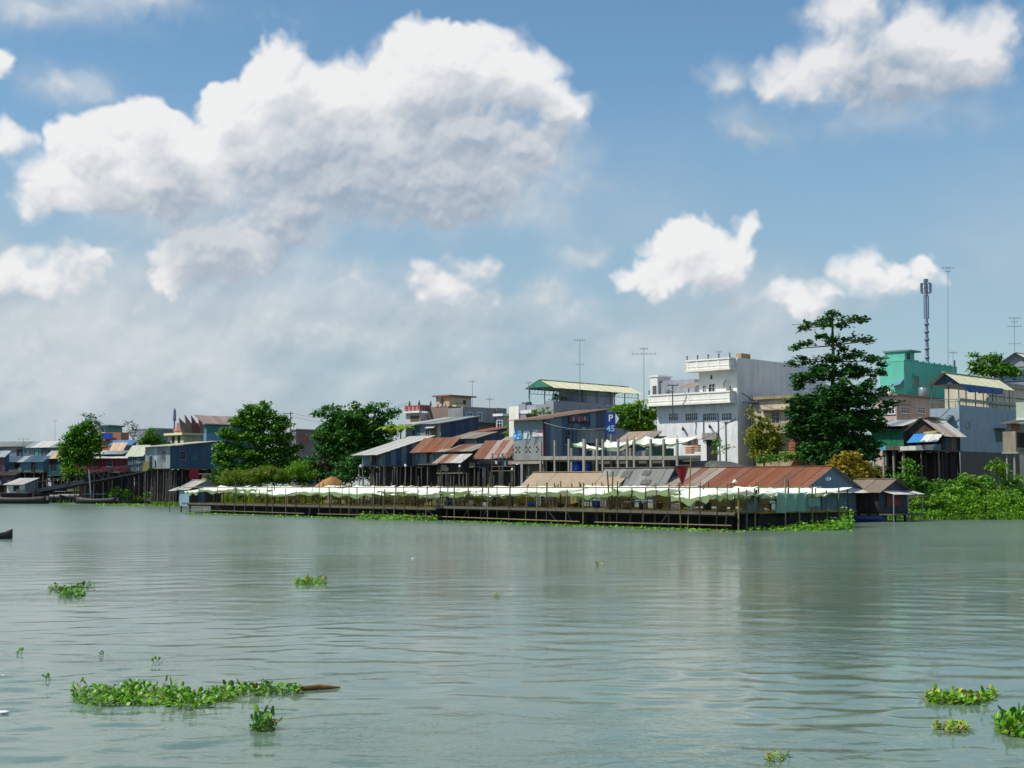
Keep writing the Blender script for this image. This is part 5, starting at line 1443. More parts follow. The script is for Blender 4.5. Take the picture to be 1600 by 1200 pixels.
# yellow house with stepped fins and red gable
t, fr, x0, D1, zt = block('yellow_stepped_house', 'pale yellow house with stepped brown stair fins on its roof', 286, 330, 262, 320, 677, LEMON)
box('ledge', t, plaster('bright_cream', (0.75, 0.68, 0.42), 0.1), x0 - 0.5, 0.5, -0.7, D1, zt - 0.35, zt + 0.1)
for a, b in ((268, 272), (277, 281)): box('doorway', t, M_DARK(), fr.x(a), fr.x(b), -0.03, 0.0, fr.z(692), fr.z(681))
BF = plaster('brown_fin', (0.34, 0.22, 0.17), 0.4)
for k, (a, b, yt) in enumerate(((284, 296, 653), (292, 304, 648), (301, 312, 649), (311, 320, 650))):
    ya, yb = fr.y(a), fr.y(b)
    poly('stair_fin', t, [BF, BF, MAROON, BF][k], [(-0.5 + 0.2 * k, ya, zt), (-0.5 + 0.2 * k, yb, zt), (-0.5 + 0.2 * k, yb - 0.3, zt + 1.5), (-0.5 + 0.2 * k, ya - 0.6, fr.z(yt, 0, ya))], 0.2, (1, 0, 0))
box('stair_core', t, BF, -3.5, -0.7, fr.y(290), D1, zt, fr.z(660))
rg = poly('red_gable', t, flat('red_roof_tile', (0.5, 0.10, 0.07)), [(x0 + 1.0, 0.5, zt + 0.6), (x0 + 3.6, 0.5, zt + 0.6), (x0 + 3.0, 2.5, zt + 2.0), (x0 + 1.3, 2.5, zt + 2.0)], 0.1)
box('red_gable_wall', t, LEMON, x0 + 1.1, x0 + 3.5, 0.7, 2.6, zt, zt + 0.6)
t, fr, x0, D1, zt = block('teal_blue_house', 'blue and teal house with brown roof behind the round tree', 322, 322, 318, 372, 662, plaster('dull_teal', (0.06, 0.19, 0.20), 0.2), depth=14)
box('blue_band', t, plaster('sky_blue_paint', (0.12, 0.26, 0.42), 0.2), x0, 0.05, -0.05, D1, fr.z(690), fr.z(677))
sheets('roof_sheet', w_parent(t, 'roof'), (0.6, -1.2, zt), (0.6, D1 + 1, zt), (-3.5, 0, 1.8), 1.3, [tin('tin_brown_far', (0.28, 0.21, 0.18), 0.1)])
box('roof_rim', t, CREAMROOF, 0.5, 0.75, -1.2, D1 + 1, zt - 0.12, zt + 0.05)
t, fr, x0, D1, zt = block('grey_far_block', 'plain grey building between two small trees on the skyline', 232, 345, 214, 272, 670.5, plaster('far_grey', (0.22, 0.25, 0.32), 0.2), depth=18, cat='building')
box('coping', t, plaster('far_grey2', (0.38, 0.4, 0.44), 0.2), x0, 0.2, -0.1, D1, zt, zt + 0.3)
t, fr, x0, D1, zt = block('grey_wall_house', 'low grey walled house with red shutter right of the utility pole', 462, 320, 452, 488, 672, plaster('brown_grey', (0.20, 0.19, 0.21), 0.3), depth=10)
box('coping', t, M_CONC(), x0, 0.3, -0.2, D1, zt, zt + 0.25)
y = 1.0; box('shutter', t, MAROON, 0.0, 0.06, 0.8, 3.2, zt - 2.4, zt - 0.6)
# orange house with blue signboard
t, fr, x0, D1, zt = block('orange_house', 'orange brown house with a plain blue signboard on its roof', 188, 335, 153, 201, 675.5, plaster('terracotta_paint', (0.42, 0.19, 0.11), 0.3), ang=-20)
box('signboard', t, flat('blue_board', (0.01, 0.06, 0.32)), fr.x(160), fr.x(177), -0.5, -0.4, fr.z(686), fr.z(676.5))
for a in (159, 174): box('window_hood', t, MAROON, fr.x(a), fr.x(a + 8), -0.5, 0.0, fr.z(688.5), fr.z(687.5))
for a in (161, 175): window(t, PEACH, 'x', 0.0, fr.x(a), fr.x(a + 5), fr.z(697), fr.z(690), bars=2)
t, fr, x0, D1, zt = block('green_box_house', 'narrow green house with flat roof beside the leafy tree', 168, 345, 154, 176, 666, plaster('grey_green', (0.16, 0.30, 0.26), 0.3), ang=-20, depth=5)
box('roof_slab', t, flat('grey_teal_slab', (0.10, 0.2, 0.2)), x0 - 0.5, 0.6, -0.6, 5.2, zt, zt + 0.3)
window(t, WHITE, 'x', 0.0, fr.x(157), fr.x(163), fr.z(675), fr.z(668), bars=1)
mono_shack('blue_roofed_shack', 'shack with flat blue roof before the orange house', 'shack', 206, 325, 172, 212, 694, 689, 706, [M_TINGREY()], [M_TINDARK()], [tin('tin_blue_roof', (0.05, 0.16, 0.36), 0.02)], ang=-25, stilt=False, pw=1.6)
mono_shack('orange_roofed_shack', 'little shack with tilted pale orange roof', 'shack', 192, 318, 172, 196, 703, 695.5, 712, [M_TINGREY()], [M_TINDARK()], [tin('tin_orange', (0.46, 0.30, 0.17), 0.05)], ang=-40, stilt=False, pw=1.4)
mono_shack('green_edged_shack', 'shack with pale green roof sheets left of the navy shed', 'shack', 226, 300, 200, 232, 708, 699, 735, [M_TINBLUE(), M_TINDARK()], [M_TINGREY()], [tin('tin_pale_green', (0.42, 0.47, 0.36), 0.03)], ang=-43, pw=1.4, zbase=-0.5)
mono_shack('maroon_house', 'long maroon walled house with white roof edge by the leafy tree', 'house', 205, 305, 118, 213, 716, 714, 736,
    [tin('tin_maroon', (0.20, 0.012, 0.035), 0.0, 0.08)], [M_TINDARK()], [tin('tin_white_rim', (0.6, 0.6, 0.54), 0.02)], ang=-14, pw=1.6, zbase=-0.5)
mono_shack('grey_back_shack', 'grey roofed shack tucked behind the maroon house', 'shack', 192, 312, 108, 200, 709, 705, 722, [M_TINBLUE(), M_TINDARK(), M_TINGREY()], [M_TINDARK()], [M_TINGREY(), M_PALE()], ang=-16, pw=1.5, stilt=False)
mono_shack('teal_fronted_house', 'stilt house with pale teal front and white posts at the far left', 'house', 68, 318, 10, 76, 720.5, 714, 737,
    [tin('tin_teal_grey', (0.12, 0.22, 0.25), 0.03), tin('tin_pale_teal', (0.22, 0.30, 0.32), 0.03), tin('tin_teal_grey', (0.12, 0.22, 0.25), 0.03)], [M_TINDARK()], [M_TINGREY(), M_TINDARK()], ang=-14, pw=1.6, zbase=-0.5)
mono_shack('dark_green_shack', 'dark blue green shack with orange patched roof at the far left', 'shack', 97, 322, 72, 105, 714, 706, 742, [tin('tin_deep_teal', (0.03, 0.10, 0.13), 0.02)], [M_TINDARK()], [M_TINGREY(), M_RUST2(), tin('tin_orange', (0.46, 0.30, 0.17), 0.05)], ang=-25, pw=1.4, zbase=-0.5)
t, fr, *_ = mono_shack('long_roofed_house', 'grey house with long sloping pale roof edge left of the leafy tree', 'house', 96, 332, 42, 110, 698, 690, 718, [M_TINGREY(), M_TINBLUE(), M_TINGREY(), M_TINDARK()], [M_TINDARK()], [M_PALE(), M_TINGREY()], ang=-20, pw=1.6, stilt=False)
box('turquoise_door', t, flat('turquoise', (0.03, 0.33, 0.30)), fr.x(55), fr.x(60), -0.15, -0.05, fr.z(712), fr.z(699))
mono_shack('far_left_roof_house', 'wide low house with dull grey roof on the skyline at the far left', 'house', 60, 350, -30, 75, 697, 690.5, 720, [M_TINBLUE(), M_TINGREY()], [M_TINDARK()], [tin('tin_dull', (0.20, 0.20, 0.19), 0.1)], ang=-14, pw=2.2, stilt=False)
mono_shack('left_edge_shack', 'dark plum shack cut by the left edge of the view', 'shack', 8, 316, -50, 14, 712, 706, 745, [tin('tin_plum', (0.10, 0.06, 0.09), 0.02)], [M_TINDARK()], [M_TINGREY()], ang=-14, pw=1.8, zbase=-0.5)
mono_shack('purple_low_shack', 'low plum walled shack under the teal fronted house', 'shack', 24, 312, -20, 32, 742, 738, 757, [tin('tin_plum', (0.10, 0.06, 0.09), 0.02)], [M_DARKWOOD()], [M_DARKWOOD()], ang=-14, pw=1.8, zbase=-0.5)
# houseboat with pale canopy
t, fr, x0, y1, zt, zb, zf = mono_shack('houseboat', 'small houseboat with white cabin and pale canopy at the far left', 'houseboat', 40, 303, 12, 60, 756, 748, 772, [AWW, AWW, M_DARKWOOD()], [M_TINGREY()], [M_PALE()], ang=-20, over=0.8, pw=1.2, stilt=False)
box('hull', t, M_DARKWOOD(), x0 - 3, 2.5, -0.6, y1 + 0.3, 0.05, zf)
# gangway truss
fr = Fr(232, 288, ang=-30)
t = thing('gangway', 'long dark steel truss gangway sloping down to the water', 'gangway', fr)
xe = fr.x(56, 0, 3); n = 13
zt0, zt1, zb0_, zb1 = fr.z(722), fr.z(754, xe), fr.z(736), fr.z(770, xe)
GI = flat('dark_painted_steel', (0.016, 0.02, 0.03), 0.6, 0.0, 0.2)
for y in (0.0, 1.8):
    rod('top_chord', t, GI, (0, y, zt0), (xe, y, zt1), 0.11, 1.0); rod('bottom_chord', t, GI, (0, y, zb0_), (xe, y, zb1), 0.13, 1.0)
    for i in range(n + 1):
        f = i / n; x = xe * f; a, b = zt0 + (zt1 - zt0) * f, zb0_ + (zb1 - zb0_) * f
        rod('truss_post', t, GI, (x, y, b), (x, y, a), 0.06, 1.0)
        if i < n:
            f2 = (i + 1) / n
            rod('truss_brace', t, GI, (x, y, b if i % 2 else a), (xe * f2, y, (zt0 + (zt1 - zt0) * f2) if i % 2 else (zb0_ + (zb1 - zb0_) * f2)), 0.05, 1.0)
poly('walkway', t, GI, [(0, 0.1, zb0_), (xe, 0.1, zb1), (xe, 1.7, zb1), (0, 1.7, zb0_)], 0.08, (0, 0, 1))
poly('bulwark', t, flat('navy_panel', (0.012, 0.018, 0.03)), [(xe * .55, -0.06, zb0_ + (zb1 - zb0_) * .55), (xe, -0.06, zb1), (xe, -0.06, zb1 + 0.7), (xe * .55, -0.06, zb0_ + (zb1 - zb0_) * .55 + 0.7)], 0.05, (0, -1, 0))
x = fr.x(147); rod('mooring_post', t, M_STEEL(), (x + 0.6, -0.8, -1), (x - 0.4, -0.8, fr.z(734, x)), 0.14, 1.0)
# boats
def hull(name, label, px, py, L, Wd, H, rz, mat, cat='boat', deckm=None, bow=0.35, plank=None, zoff=0.0):
    p = W(px, py)
    t = thing(name, label, cat, loc=(p.x, p.y, zoff), rz=R(rz))
    n = 14; vs_, fs = [], []
    prof = [(0.0, -0.15), (0.6, -0.12), (0.95, 0.35), (1.0, 1.0), (0.93, 1.0), (0.85, 0.5), (0.0, 0.35)]
    for i in range(n + 1):
        f = i / n; s_ = math.sin(math.pi * min(1, max(0, 0.10 + 0.84 * f))) ** 0.55
        sheer = bow * H * (abs(2 * f - 1)) ** 2.2
        ring = [(-L / 2 + L * f, -w_ * Wd / 2 * s_, (h_ * H) + sheer * max(0, h_)) for (w_, h_) in prof] + [(-L / 2 + L * f, w_ * Wd / 2 * s_, (h_ * H) + sheer * max(0, h_)) for (w_, h_) in prof[::-1]]
        vs_ += ring
    m_ = len(prof) * 2
    for i in range(n):
        for j in range(m_ - 1): fs.append((i * m_ + j, i * m_ + j + 1, (i + 1) * m_ + j + 1, (i + 1) * m_ + j))
    fs.append(tuple(range(m_))[::-1]); fs.append(tuple(n * m_ + j for j in range(m_)))
    mesh_obj('hull', vs_, fs, mat, t, True)
    for f in (-0.25, 0.05, 0.3): box('thwart', t, deckm or M_GREYWOOD(), L * f - 0.12, L * f + 0.12, -Wd * 0.42, Wd * 0.42, H * 0.62, H * 0.70)
    return t
t = hull('barge', 'dark navy barge moored under the gangway', 92, 785, 16, 4.0, 1.5, -12, flat('navy_hull', (0.018, 0.025, 0.045), 0.5))
box('cabin', t, flat('navy_cabin', (0.02, 0.03, 0.05)), -6.5, 2.0, -1.4, 1.4, 0.8, 2.1); box('cabin_roof', t, M_TINGREY(), -6.8, 2.2, -1.6, 1.6, 2.1, 2.2)
box('rub_rail', t, AWW, 1.0, 7.0, -2.05, -1.98, 1.45, 1.65)
for i in range(4): box('cabin_window', t, M_GLASS(), -5.8 + i * 1.9, -4.8 + i * 1.9, -1.43, -1.405, 1.35, 1.85)
t = hull('work_boat', 'black work boat with low cabin tied beside the houseboat', 30, 787, 11, 3.0, 1.1, -8, flat('black_hull', (0.02, 0.02, 0.022), 0.6))
box('cabin', t, M_DARKWOOD(), -3.0, 2.0, -1.0, 1.0, 0.7, 1.9); box('cabin_roof', t, M_GREYWOOD(), -3.3, 2.3, -1.2, 1.2, 1.9, 2.0); box('net_pile', t, NIGHT(), 2.4, 4.2, -0.8, 0.8, 0.6, 1.2)
t = hull('pontoon_boat', 'low dark boat moored right of the navy barge', 152, 787, 8, 2.4, 0.9, -14, flat('black_hull', (0.02, 0.02, 0.022), 0.6))
box('canopy', t, M_TINDARK(), -2.6, 2.0, -1.1, 1.1, 1.7, 1.78)
for xx in (-2.4, 1.8):
    for yy in (-1.0, 1.0): rod('canopy_post', t, M_IRON(), (xx, yy, 0.5), (xx, yy, 1.7), 0.04, 1.0)
for k in range(14):
    px = 4 + k * 11.5; p = P(px, 770, 308); q = thing('mooring_stake', 'dark mooring stake among the boats at the far left', 'stake', loc=(p.x, p.y, 0), group='stakes among the moored boats')
    rod('stake', q, M_DARKWOOD(), (0, 0, -1), (RN.uniform(-.3, .3), 0, RN.uniform(1.4, 3.6)), 0.10)
hull('wooden_boat', 'long brown wooden boat lying below the navy shed', 252, 787, 11.5, 1.7, 0.7, -10, wood('brown_hull', (0.085, 0.045, 0.03)))
hull('blue_boat', 'small blue boat by the hyacinths near the landing hut', 1355, 815, 3.6, 1.2, 0.5, -15, flat('blue_boat_paint', (0.015, 0.04, 0.16), 0.45))
hull('sampan', 'dark sampan entering at the left edge of the river', -14, 842, 2.6, 0.9, 0.34, 12, wood('dark_sampan', (0.05, 0.045, 0.045)), bow=0.9)
hull('tan_skiff', 'tan wooden skiff drawn up beside the landing hut', 1357, 801, 2.6, 1.1, 0.5, -30, wood('tan_hull', (0.30, 0.22, 0.10)), zoff=0.45)
# ------------------------------------------------------------------ vegetation
LEAF_DARK = leafmat('leaf_deep_green', (0.018, 0.075, 0.018), (0.052, 0.165, 0.030), (0.10, 0.24, 0.05))
LEAF_MID = leafmat('leaf_mid_green', (0.035, 0.135, 0.010), (0.105, 0.27, 0.020), (0.17, 0.31, 0.03))
LEAF_BRIGHT = leafmat('leaf_bright_green', (0.060, 0.18, 0.008), (0.145, 0.32, 0.018), (0.24, 0.36, 0.03))
LEAF_YELLOW = leafmat('leaf_yellow_green', (0.16, 0.21, 0.015), (0.30, 0.32, 0.03), (0.09, 0.17, 0.02))
LEAF_OCHRE = leafmat('leaf_ochre', (0.22, 0.18, 0.015), (0.40, 0.30, 0.03), (0.16, 0.20, 0.02))
LEAF_GREY = leafmat('leaf_grey_green', (0.07, 0.10, 0.075), (0.13, 0.17, 0.12))
LEAF_GRASS = leafmat('grass_blade', (0.06, 0.17, 0.012), (0.18, 0.26, 0.02), (0.30, 0.26, 0.05))
LEAF_HYA = leafmat('hyacinth_leaf', (0.06, 0.20, 0.010), (0.15, 0.34, 0.02), (0.26, 0.36, 0.04), trans=0.22, rough=0.38)
LEAF_MID2 = leafmat('leaf_shade_green', (0.020, 0.090, 0.014), (0.060, 0.185, 0.024), (0.12, 0.25, 0.04))
BARK = wood('bark', (0.11, 0.09, 0.07))

def leaf_mesh(name, parent, mat, C_, size, rng, up=0.5, aspect=0.55, smooth=False):
    """many small folded leaves, one at each centre"""
    n = len(C_)
    nr = rng.normal(size=(n, 3)); nr /= np.linalg.norm(nr, axis=1, keepdims=True)
    nr[:, 2] = np.abs(nr[:, 2]) + up; nr /= np.linalg.norm(nr, axis=1, keepdims=True)
    a = np.cross(nr, rng.normal(size=(n, 3))); a /= np.linalg.norm(a, axis=1, keepdims=True)
    b = np.cross(nr, a)
    s = (size * rng.uniform(0.6, 1.3, n))[:, None]
    V = np.stack([C_ - a * s * 0.5, C_ + b * s * aspect * 0.5 - nr * s * 0.08, C_ + a * s * 0.5 - nr * s * 0.12, C_ - b * s * aspect * 0.5 - nr * s * 0.08], 1).reshape(-1, 3)
    me = bpy.data.meshes.new(name)
    me.vertices.add(4 * n); me.vertices.foreach_set('co', V.astype(np.float32).ravel())
    me.loops.add(4 * n); me.loops.foreach_set('vertex_index', np.arange(4 * n, dtype=np.int32))
    me.polygons.add(n); me.polygons.foreach_set('loop_start', np.arange(0, 4 * n, 4, dtype=np.int32)); me.polygons.foreach_set('loop_total', np.full(n, 4, np.int32))
    me.materials.append(mat); me.update(); me.validate()
    return link(bpy.data.objects.new(name, me), parent)
def blob_points(rng, blobs, d, base, per=1.0, clump=0.55, leaves=26, hollow=0.45):
    out = []
    k = FPX / (d * DS)
    for bl in blobs:
        px, py, rx, ry = bl[:4]; dd = bl[4] if len(bl) > 4 else 0.0
        c = np.array(P(px, py, d + dd)) - base
        R3 = np.array([rx / k, rx / k * 0.85, ry / k])
        vol = rx * rx * ry / k ** 3
        m = max(4, int(per * (bl[5] if len(bl) > 5 else 1.0) * 9 * (rx * ry / k ** 2)))
        u = rng.normal(size=(m, 3)); u /= np.linalg.norm(u, axis=1, keepdims=True)
        r = hollow + (1 - hollow) * rng.random((m, 1)) ** 0.6
        cc = c + u * r * R3 * np.where(rng.random((m, 1)) < 0.12, rng.uniform(1.05, 1.32, (m, 1)), rng.uniform(0.78, 1.08, (m, 1)))
        for q in cc:
            cr = clump * rng.uniform(0.6, 1.4)
            nl = int(leaves * rng.uniform(0.6, 1.3))
            g = rng.normal(size=(nl, 3)) * np.array([cr, cr, cr * 0.55]) * 0.6
            out.append(q + g)
    return np.concatenate(out)
def tree(name, label, cat, px, pyb, d, blobs, mat, leaf=0.36, per=1.0, clump=0.55, leaves=26, trunk=0.3, seed=1, group=None, limbs=True, top=None, zb=None, hollow=0.45, up=0.5, aspect=0.55):
    rng = np.random.default_rng(seed)
    b0 = P(px, pyb, d)
    base = Vector((b0.x, b0.y, zb if zb is not None else max(0.2, b0.z)))
    t = thing(name, label, cat, loc=base, group=group)
    bn = np.array(base)
    C_ = blob_points(rng, blobs, d, bn, per, clump, leaves, hollow)
    leaf_mesh('crown', t, mat, C_, leaf, rng, up=up, aspect=aspect)
    if trunk > 0:
        bl = sorted(blobs, key=lambda q: -q[2] * q[3])[0]
        tp = Vector(P(*(top or (bl[0], bl[1])), d)) - base
        mid = tp * 0.5 + Vector((0.25 * trunk, 0, 0))
        rod('trunk', t, BARK, (0, 0, -1.0), mid, trunk, 0.75, 9); rod('trunk', t, BARK, mid - Vector((0, 0, .05)), tp, trunk * 0.75, 0.5, 9)
        if limbs:
            for q in blobs:
                c = Vector(P(q[0], q[1], d + (q[4] if len(q) > 4 else 0))) - base
                rod('limb', t, BARK, mid.lerp(tp, 0.1 + 0.7 * RN.random()), c, trunk * 0.35, 0.35, 6)
    return t

tree('leafy_tree', 'bright leafy tree with pale feathery top left of the maroon house', 'tree', 128, 735, 302,
     [(122, 672, 11, 8), (136, 666, 10, 7), (112, 684, 12, 8), (130, 686, 15, 9), (147, 682, 9, 8), (106, 698, 11, 8), (124, 702, 16, 10), (145, 700, 11, 9), (102, 712, 9, 7), (114, 718, 13, 9), (134, 716, 13, 8), (106, 727, 9, 7), (152, 690, 5, 6)], LEAF_MID, 0.6, 2.2, 0.75, 38, 0.3, 2, hollow=0.3)
tree('base_shrub', 'light green shrub at the foot of the bright leafy tree', 'shrub', 112, 748, 300, [(112, 734, 13, 9), (126, 738, 12, 8), (103, 742, 9, 7)], LEAF_BRIGHT, 0.5, 1.6, 0.6, 26, 0.0, 51)
tree('pale_top_tree', 'thin grey green tree top rising behind the bright leafy tree', 'tree', 143, 700, 330, [(143, 660, 13, 12), (136, 648, 9, 6), (152, 668, 10, 12)], LEAF_GREY, 0.5, 0.6, 0.7, 16, 0.2, 3)
tree('feathery_tree', 'sparse grey feathery tree beside the orange house', 'tree', 209, 700, 340, [(206, 670, 9, 12), (214, 667, 8, 10), (208, 685, 12, 10), (198, 660, 4, 4)], LEAF_GREY, 0.45, 0.55, 0.6, 14, 0.15, 4)
tree('small_round_tree', 'small round tree before the grey skyline building', 'tree', 236, 705, 322, [(236, 684, 18, 13), (228, 690, 12, 9), (247, 690, 9, 9), (238, 675, 9, 6)], LEAF_MID, 0.5, 1.2, 0.6, 24, 0.2, 5)
tree('hedge_tree', 'low dark hedge bush under the small round tree', 'bush', 258, 700, 318, [(256, 692, 8, 5), (268, 693, 8, 4)], LEAF_DARK, 0.45, 1.0, 0.5, 20, 0.1, 6)
tree('round_tree', 'large dense round tree between the navy shed and the utility pole', 'tree', 405, 742, 250,
     [(402, 642, 13, 8), (386, 649, 12, 8), (418, 650, 13, 8), (440, 654, 8, 5), (372, 660, 13, 9), (402, 664, 20, 10), (430, 667, 14, 9), (446, 662, 5, 4), (358, 677, 14, 9), (384, 682, 20, 11), (414, 686, 22, 11), (442, 686, 14, 10), (348, 697, 12, 9), (368, 704, 18, 11), (398, 710, 24, 11), (430, 708, 20, 11), (455, 703, 9, 9), (344, 716, 11, 8), (358, 728, 14, 8), (390, 730, 24, 9), (425, 728, 24, 9), (456, 722, 9, 8), (466, 698, 4, 5), (392, 635, 6, 4), (412, 633, 6, 4)],
     LEAF_MID, 0.56, 2.3, 0.72, 40, 0.5, 7, hollow=0.3)
tree('spreading_tree', 'dark spreading tree with branches reaching out level beside the pale roofed shack', 'tree', 555, 735, 236,
     [(550, 680, 46, 24), (520, 685, 26, 24), (590, 690, 26, 18), (545, 655, 34, 14), (515, 668, 18, 14), (575, 668, 24, 12), (530, 705, 34, 14), (520, 637, 14, 3), (503, 646, 14, 3), (535, 645, 18, 4), (553, 633, 7, 4), (560, 643, 12, 5), (580, 640, 14, 4), (597, 632, 10, 3),
      (603, 650, 14, 4), (618, 643, 9, 3), (590, 658, 16, 5), (612, 672, 9, 9), (500, 680, 9, 10), (560, 715, 30, 9)],
     LEAF_MID2, 0.54, 2.0, 0.65, 40, 0.45, 8, hollow=0.45)
# the tall tiered tree
BL = [(1300, 489, 6, 3, 0, .6), (1298, 500, 20, 4, 0, .55), (1272, 504, 14, 3, 0, .5), (1258, 511, 6, 2.5, 0, .5), (1326, 498, 18, 4, 0, .55), (1346, 500, 8, 2, 0, .4), (1314, 508, 10, 3, 1, .5), (1290, 509, 12, 4, -1, .5),
      (1300, 531, 24, 5, 0, .55), (1265, 536, 20, 4, 0, .5), (1243, 543, 11, 2.5, 0, .5), (1335, 529, 22, 3.5, 0, .5), (1358, 531, 11, 2.5, 0, .45), (1280, 526, 10, 3, 2, .5), (1318, 543, 16, 4, 1, .5),
      (1302, 560, 26, 7, 0, .6), (1258, 563, 18, 5, 0, .6), (1338, 555, 20, 6, 0, .55), (1366, 563, 13, 7, 0, .6), (1243, 567, 10, 3, 0, .5), (1378, 568, 7, 4, 0, .5),
      (1290, 583, 36, 13, 0, .7), (1335, 580, 32, 11, 1, .6), (1258, 590, 20, 9, 0, .65), (1371, 582, 14, 7, 0, .6), (1243, 603, 13, 8, 0, .6), (1362, 602, 20, 9, 0, .6), (1322, 602, 20, 10, -2, .7),
      (1298, 622, 50, 22, 0, .85), (1253, 632, 24, 16, 0, .7), (1348, 622, 28, 14, 0, .7), (1379, 612, 11, 6, 0, .6), (1238, 645, 12, 10, 0, .7), (1382, 630, 8, 4, 0, .6),
      (1305, 660, 54, 26), (1258, 664, 26, 18), (1352, 655, 30, 20), (1380, 642, 14, 6, 0, .7), (1395, 628, 6, 3, 0, .6), (1305, 702, 54, 24), (1348, 698, 28, 22), (1262, 700, 20, 20), (1372, 668, 12, 10), (1240, 675, 10, 12)]
t = tree('tiered_tree', 'tall dark tiered tree with level branches in front of the white house', 'tree', 1300, 735, 177, BL, LEAF_DARK, 0.44, 2.9, 0.50, 34, 0.42, 9, limbs=False, top=(1300, 640), hollow=0.35, up=0.9, aspect=0.7)
b = Vector(t.location)
rod('trunk', t, BARK, Vector(P(1300, 645, 177)) - b, Vector(P(1302, 555, 177)) - b, 0.26, 0.7, 9); rod('trunk', t, BARK, Vector(P(1302, 556, 177)) - b, Vector(P(1300, 490, 177)) - b, 0.19, 0.45, 9)
for (x1, y1_, x2, y2) in ((1301, 508, 1255, 513), (1301, 508, 1350, 500), (1301, 540, 1240, 545), (1301, 540, 1372, 530), (1302, 565, 1240, 565), (1302, 565, 1378, 564), (1301, 590, 1240, 602), (1301, 595, 1380, 583), (1300, 630, 1238, 642), (1300, 630, 1380, 614),
                          (1301, 508, 1275, 503), (1301, 540, 1335, 530), (1301, 610, 1350, 622), (1300, 660, 1350, 655), (1300, 660, 1262, 662)):
    rod('limb', t, BARK, Vector(P(x1, y1_, 177)) - b, Vector(P(x2, y2, 177 + RN.uniform(-2, 2))) - b, 0.09, 0.4, 6)

tree('skyline_tree', 'leafy tree rising behind the cream terrace roof at the right', 'tree', 1555, 610, 230, [(1530, 572, 18, 12), (1545, 562, 10, 8), (1557, 560, 6, 13), (1575, 578, 14, 12), (1588, 583, 8, 8), (1553, 580, 24, 10), (1525, 555, 6, 5)], LEAF_MID, 0.52, 2.0, 0.55, 24, 0.25, 10)
tree('garden_tree', 'green tree mass beside the pavilion building and the white house', 'tree', 1000, 700, 208, [(975, 640, 22, 10), (1005, 655, 22, 18), (1020, 640, 12, 14), (985, 660, 22, 12), (1000, 634, 14, 6), (965, 655, 10, 12), (1010, 672, 22, 10)], LEAF_BRIGHT, 0.46, 2.2, 0.5, 26, 0.25, 11)
tree('yellow_creeper', 'yellow green climbing shrub against the old yellow house', 'shrub', 1195, 725, 180, [(1190, 660, 12, 12), (1180, 682, 16, 16), (1200, 690, 18, 14), (1190, 708, 24, 14), (1215, 700, 12, 14), (1176, 645, 6, 8), (1205, 672, 9, 9)], LEAF_YELLOW, 0.38, 2.8, 0.45, 24, 0.12, 12)
tree('dark_shrub', 'dark green shrub at the foot of the old yellow house', 'shrub', 1228, 728, 176, [(1205, 716, 14, 7), (1230, 714, 12, 8), (1248, 715, 12, 7), (1262, 700, 8, 14), (1187, 718, 9, 6)], LEAF_MID, 0.36, 2.2, 0.4, 24, 0.1, 13)
tree('doorway_bush', 'small bush growing beside the doorway of the white house', 'bush', 1125, 716, 184, [(1124, 692, 11, 9), (1118, 702, 9, 7), (1132, 704, 8, 7)], LEAF_BRIGHT, 0.3, 0.9, 0.4, 20, 0.1, 14)
tree('ochre_bush', 'rounded ochre yellow bush between the tall tree and the landing hut', 'bush', 1330, 756, 164, [(1328, 715, 16, 13), (1310, 728, 15, 13), (1345, 730, 16, 12), (1330, 740, 28, 11), (1360, 742, 12, 9), (1303, 718, 8, 8)], LEAF_OCHRE, 0.34, 2.6, 0.40, 28, 0.14, 15, hollow=0.5)
tree('fern_bush', 'bright green ferny bush below the brown stilt house', 'bush', 1420, 778, 168, [(1420, 735, 13, 14), (1408, 752, 18, 12), (1432, 752, 14, 12), (1402, 765, 16, 9), (1445, 765, 14, 9)], LEAF_MID, 0.38, 2.2, 0.45, 26, 0.12, 16)
tree('bank_bush', 'big green bush on the slope below the beige shack', 'bush', 1540, 785, 164, [(1512, 750, 20, 9), (1558, 730, 14, 11), (1580, 750, 18, 10), (1540, 762, 36, 10), (1492, 764, 18, 8), (1592, 768, 18, 9), (1505, 774, 28, 7), (1470, 772, 12, 6)], LEAF_BRIGHT, 0.38, 2.4, 0.46, 28, 0.12, 17)
tree('roof_palm', 'small palm in a pot on the terrace of the pavilion building', 'palm', 871, 626, 214, [(871, 619, 7, 4), (864, 622, 5, 3), (878, 622, 5, 3)], LEAF_DARK, 0.55, 1.4, 0.3, 16, 0.06, 18, aspect=0.25)
tree('terrace_shrub', 'green shrub on the ledge above the brown roof of the tin house', 'shrub', 848, 650, 205, [(850, 640, 12, 5), (838, 645, 10, 4), (860, 645, 8, 3)], LEAF_BRIGHT, 0.35, 1.0, 0.4, 20, 0.06, 19)
tree('yard_tree', 'small tree squeezed between the pale lean house and the tin house', 'tree', 796, 690, 222, [(796, 662, 6, 12), (794, 675, 8, 8)], LEAF_BRIGHT, 0.4, 1.0, 0.4, 18, 0.1, 20)
tree('weedy_bush', 'low scrub at the water edge below the gangway', 'bush', 185, 786, 296, [(170, 775, 12, 8), (190, 772, 14, 8), (235, 776, 12, 9), (215, 781, 16, 5), (255, 779, 12, 6), (178, 764, 8, 5)], LEAF_BRIGHT, 0.4, 1.1, 0.5, 18, 0.0, 21)
tree('purple_shrub', 'dark purple leaved shrub above the sand heap', 'shrub', 513, 735, 236, [(508, 722, 10, 9), (518, 728, 8, 7)], leafmat('leaf_purple', (0.04, 0.012, 0.02), (0.08, 0.02, 0.04)), 0.35, 1.0, 0.4, 20, 0.08, 22)
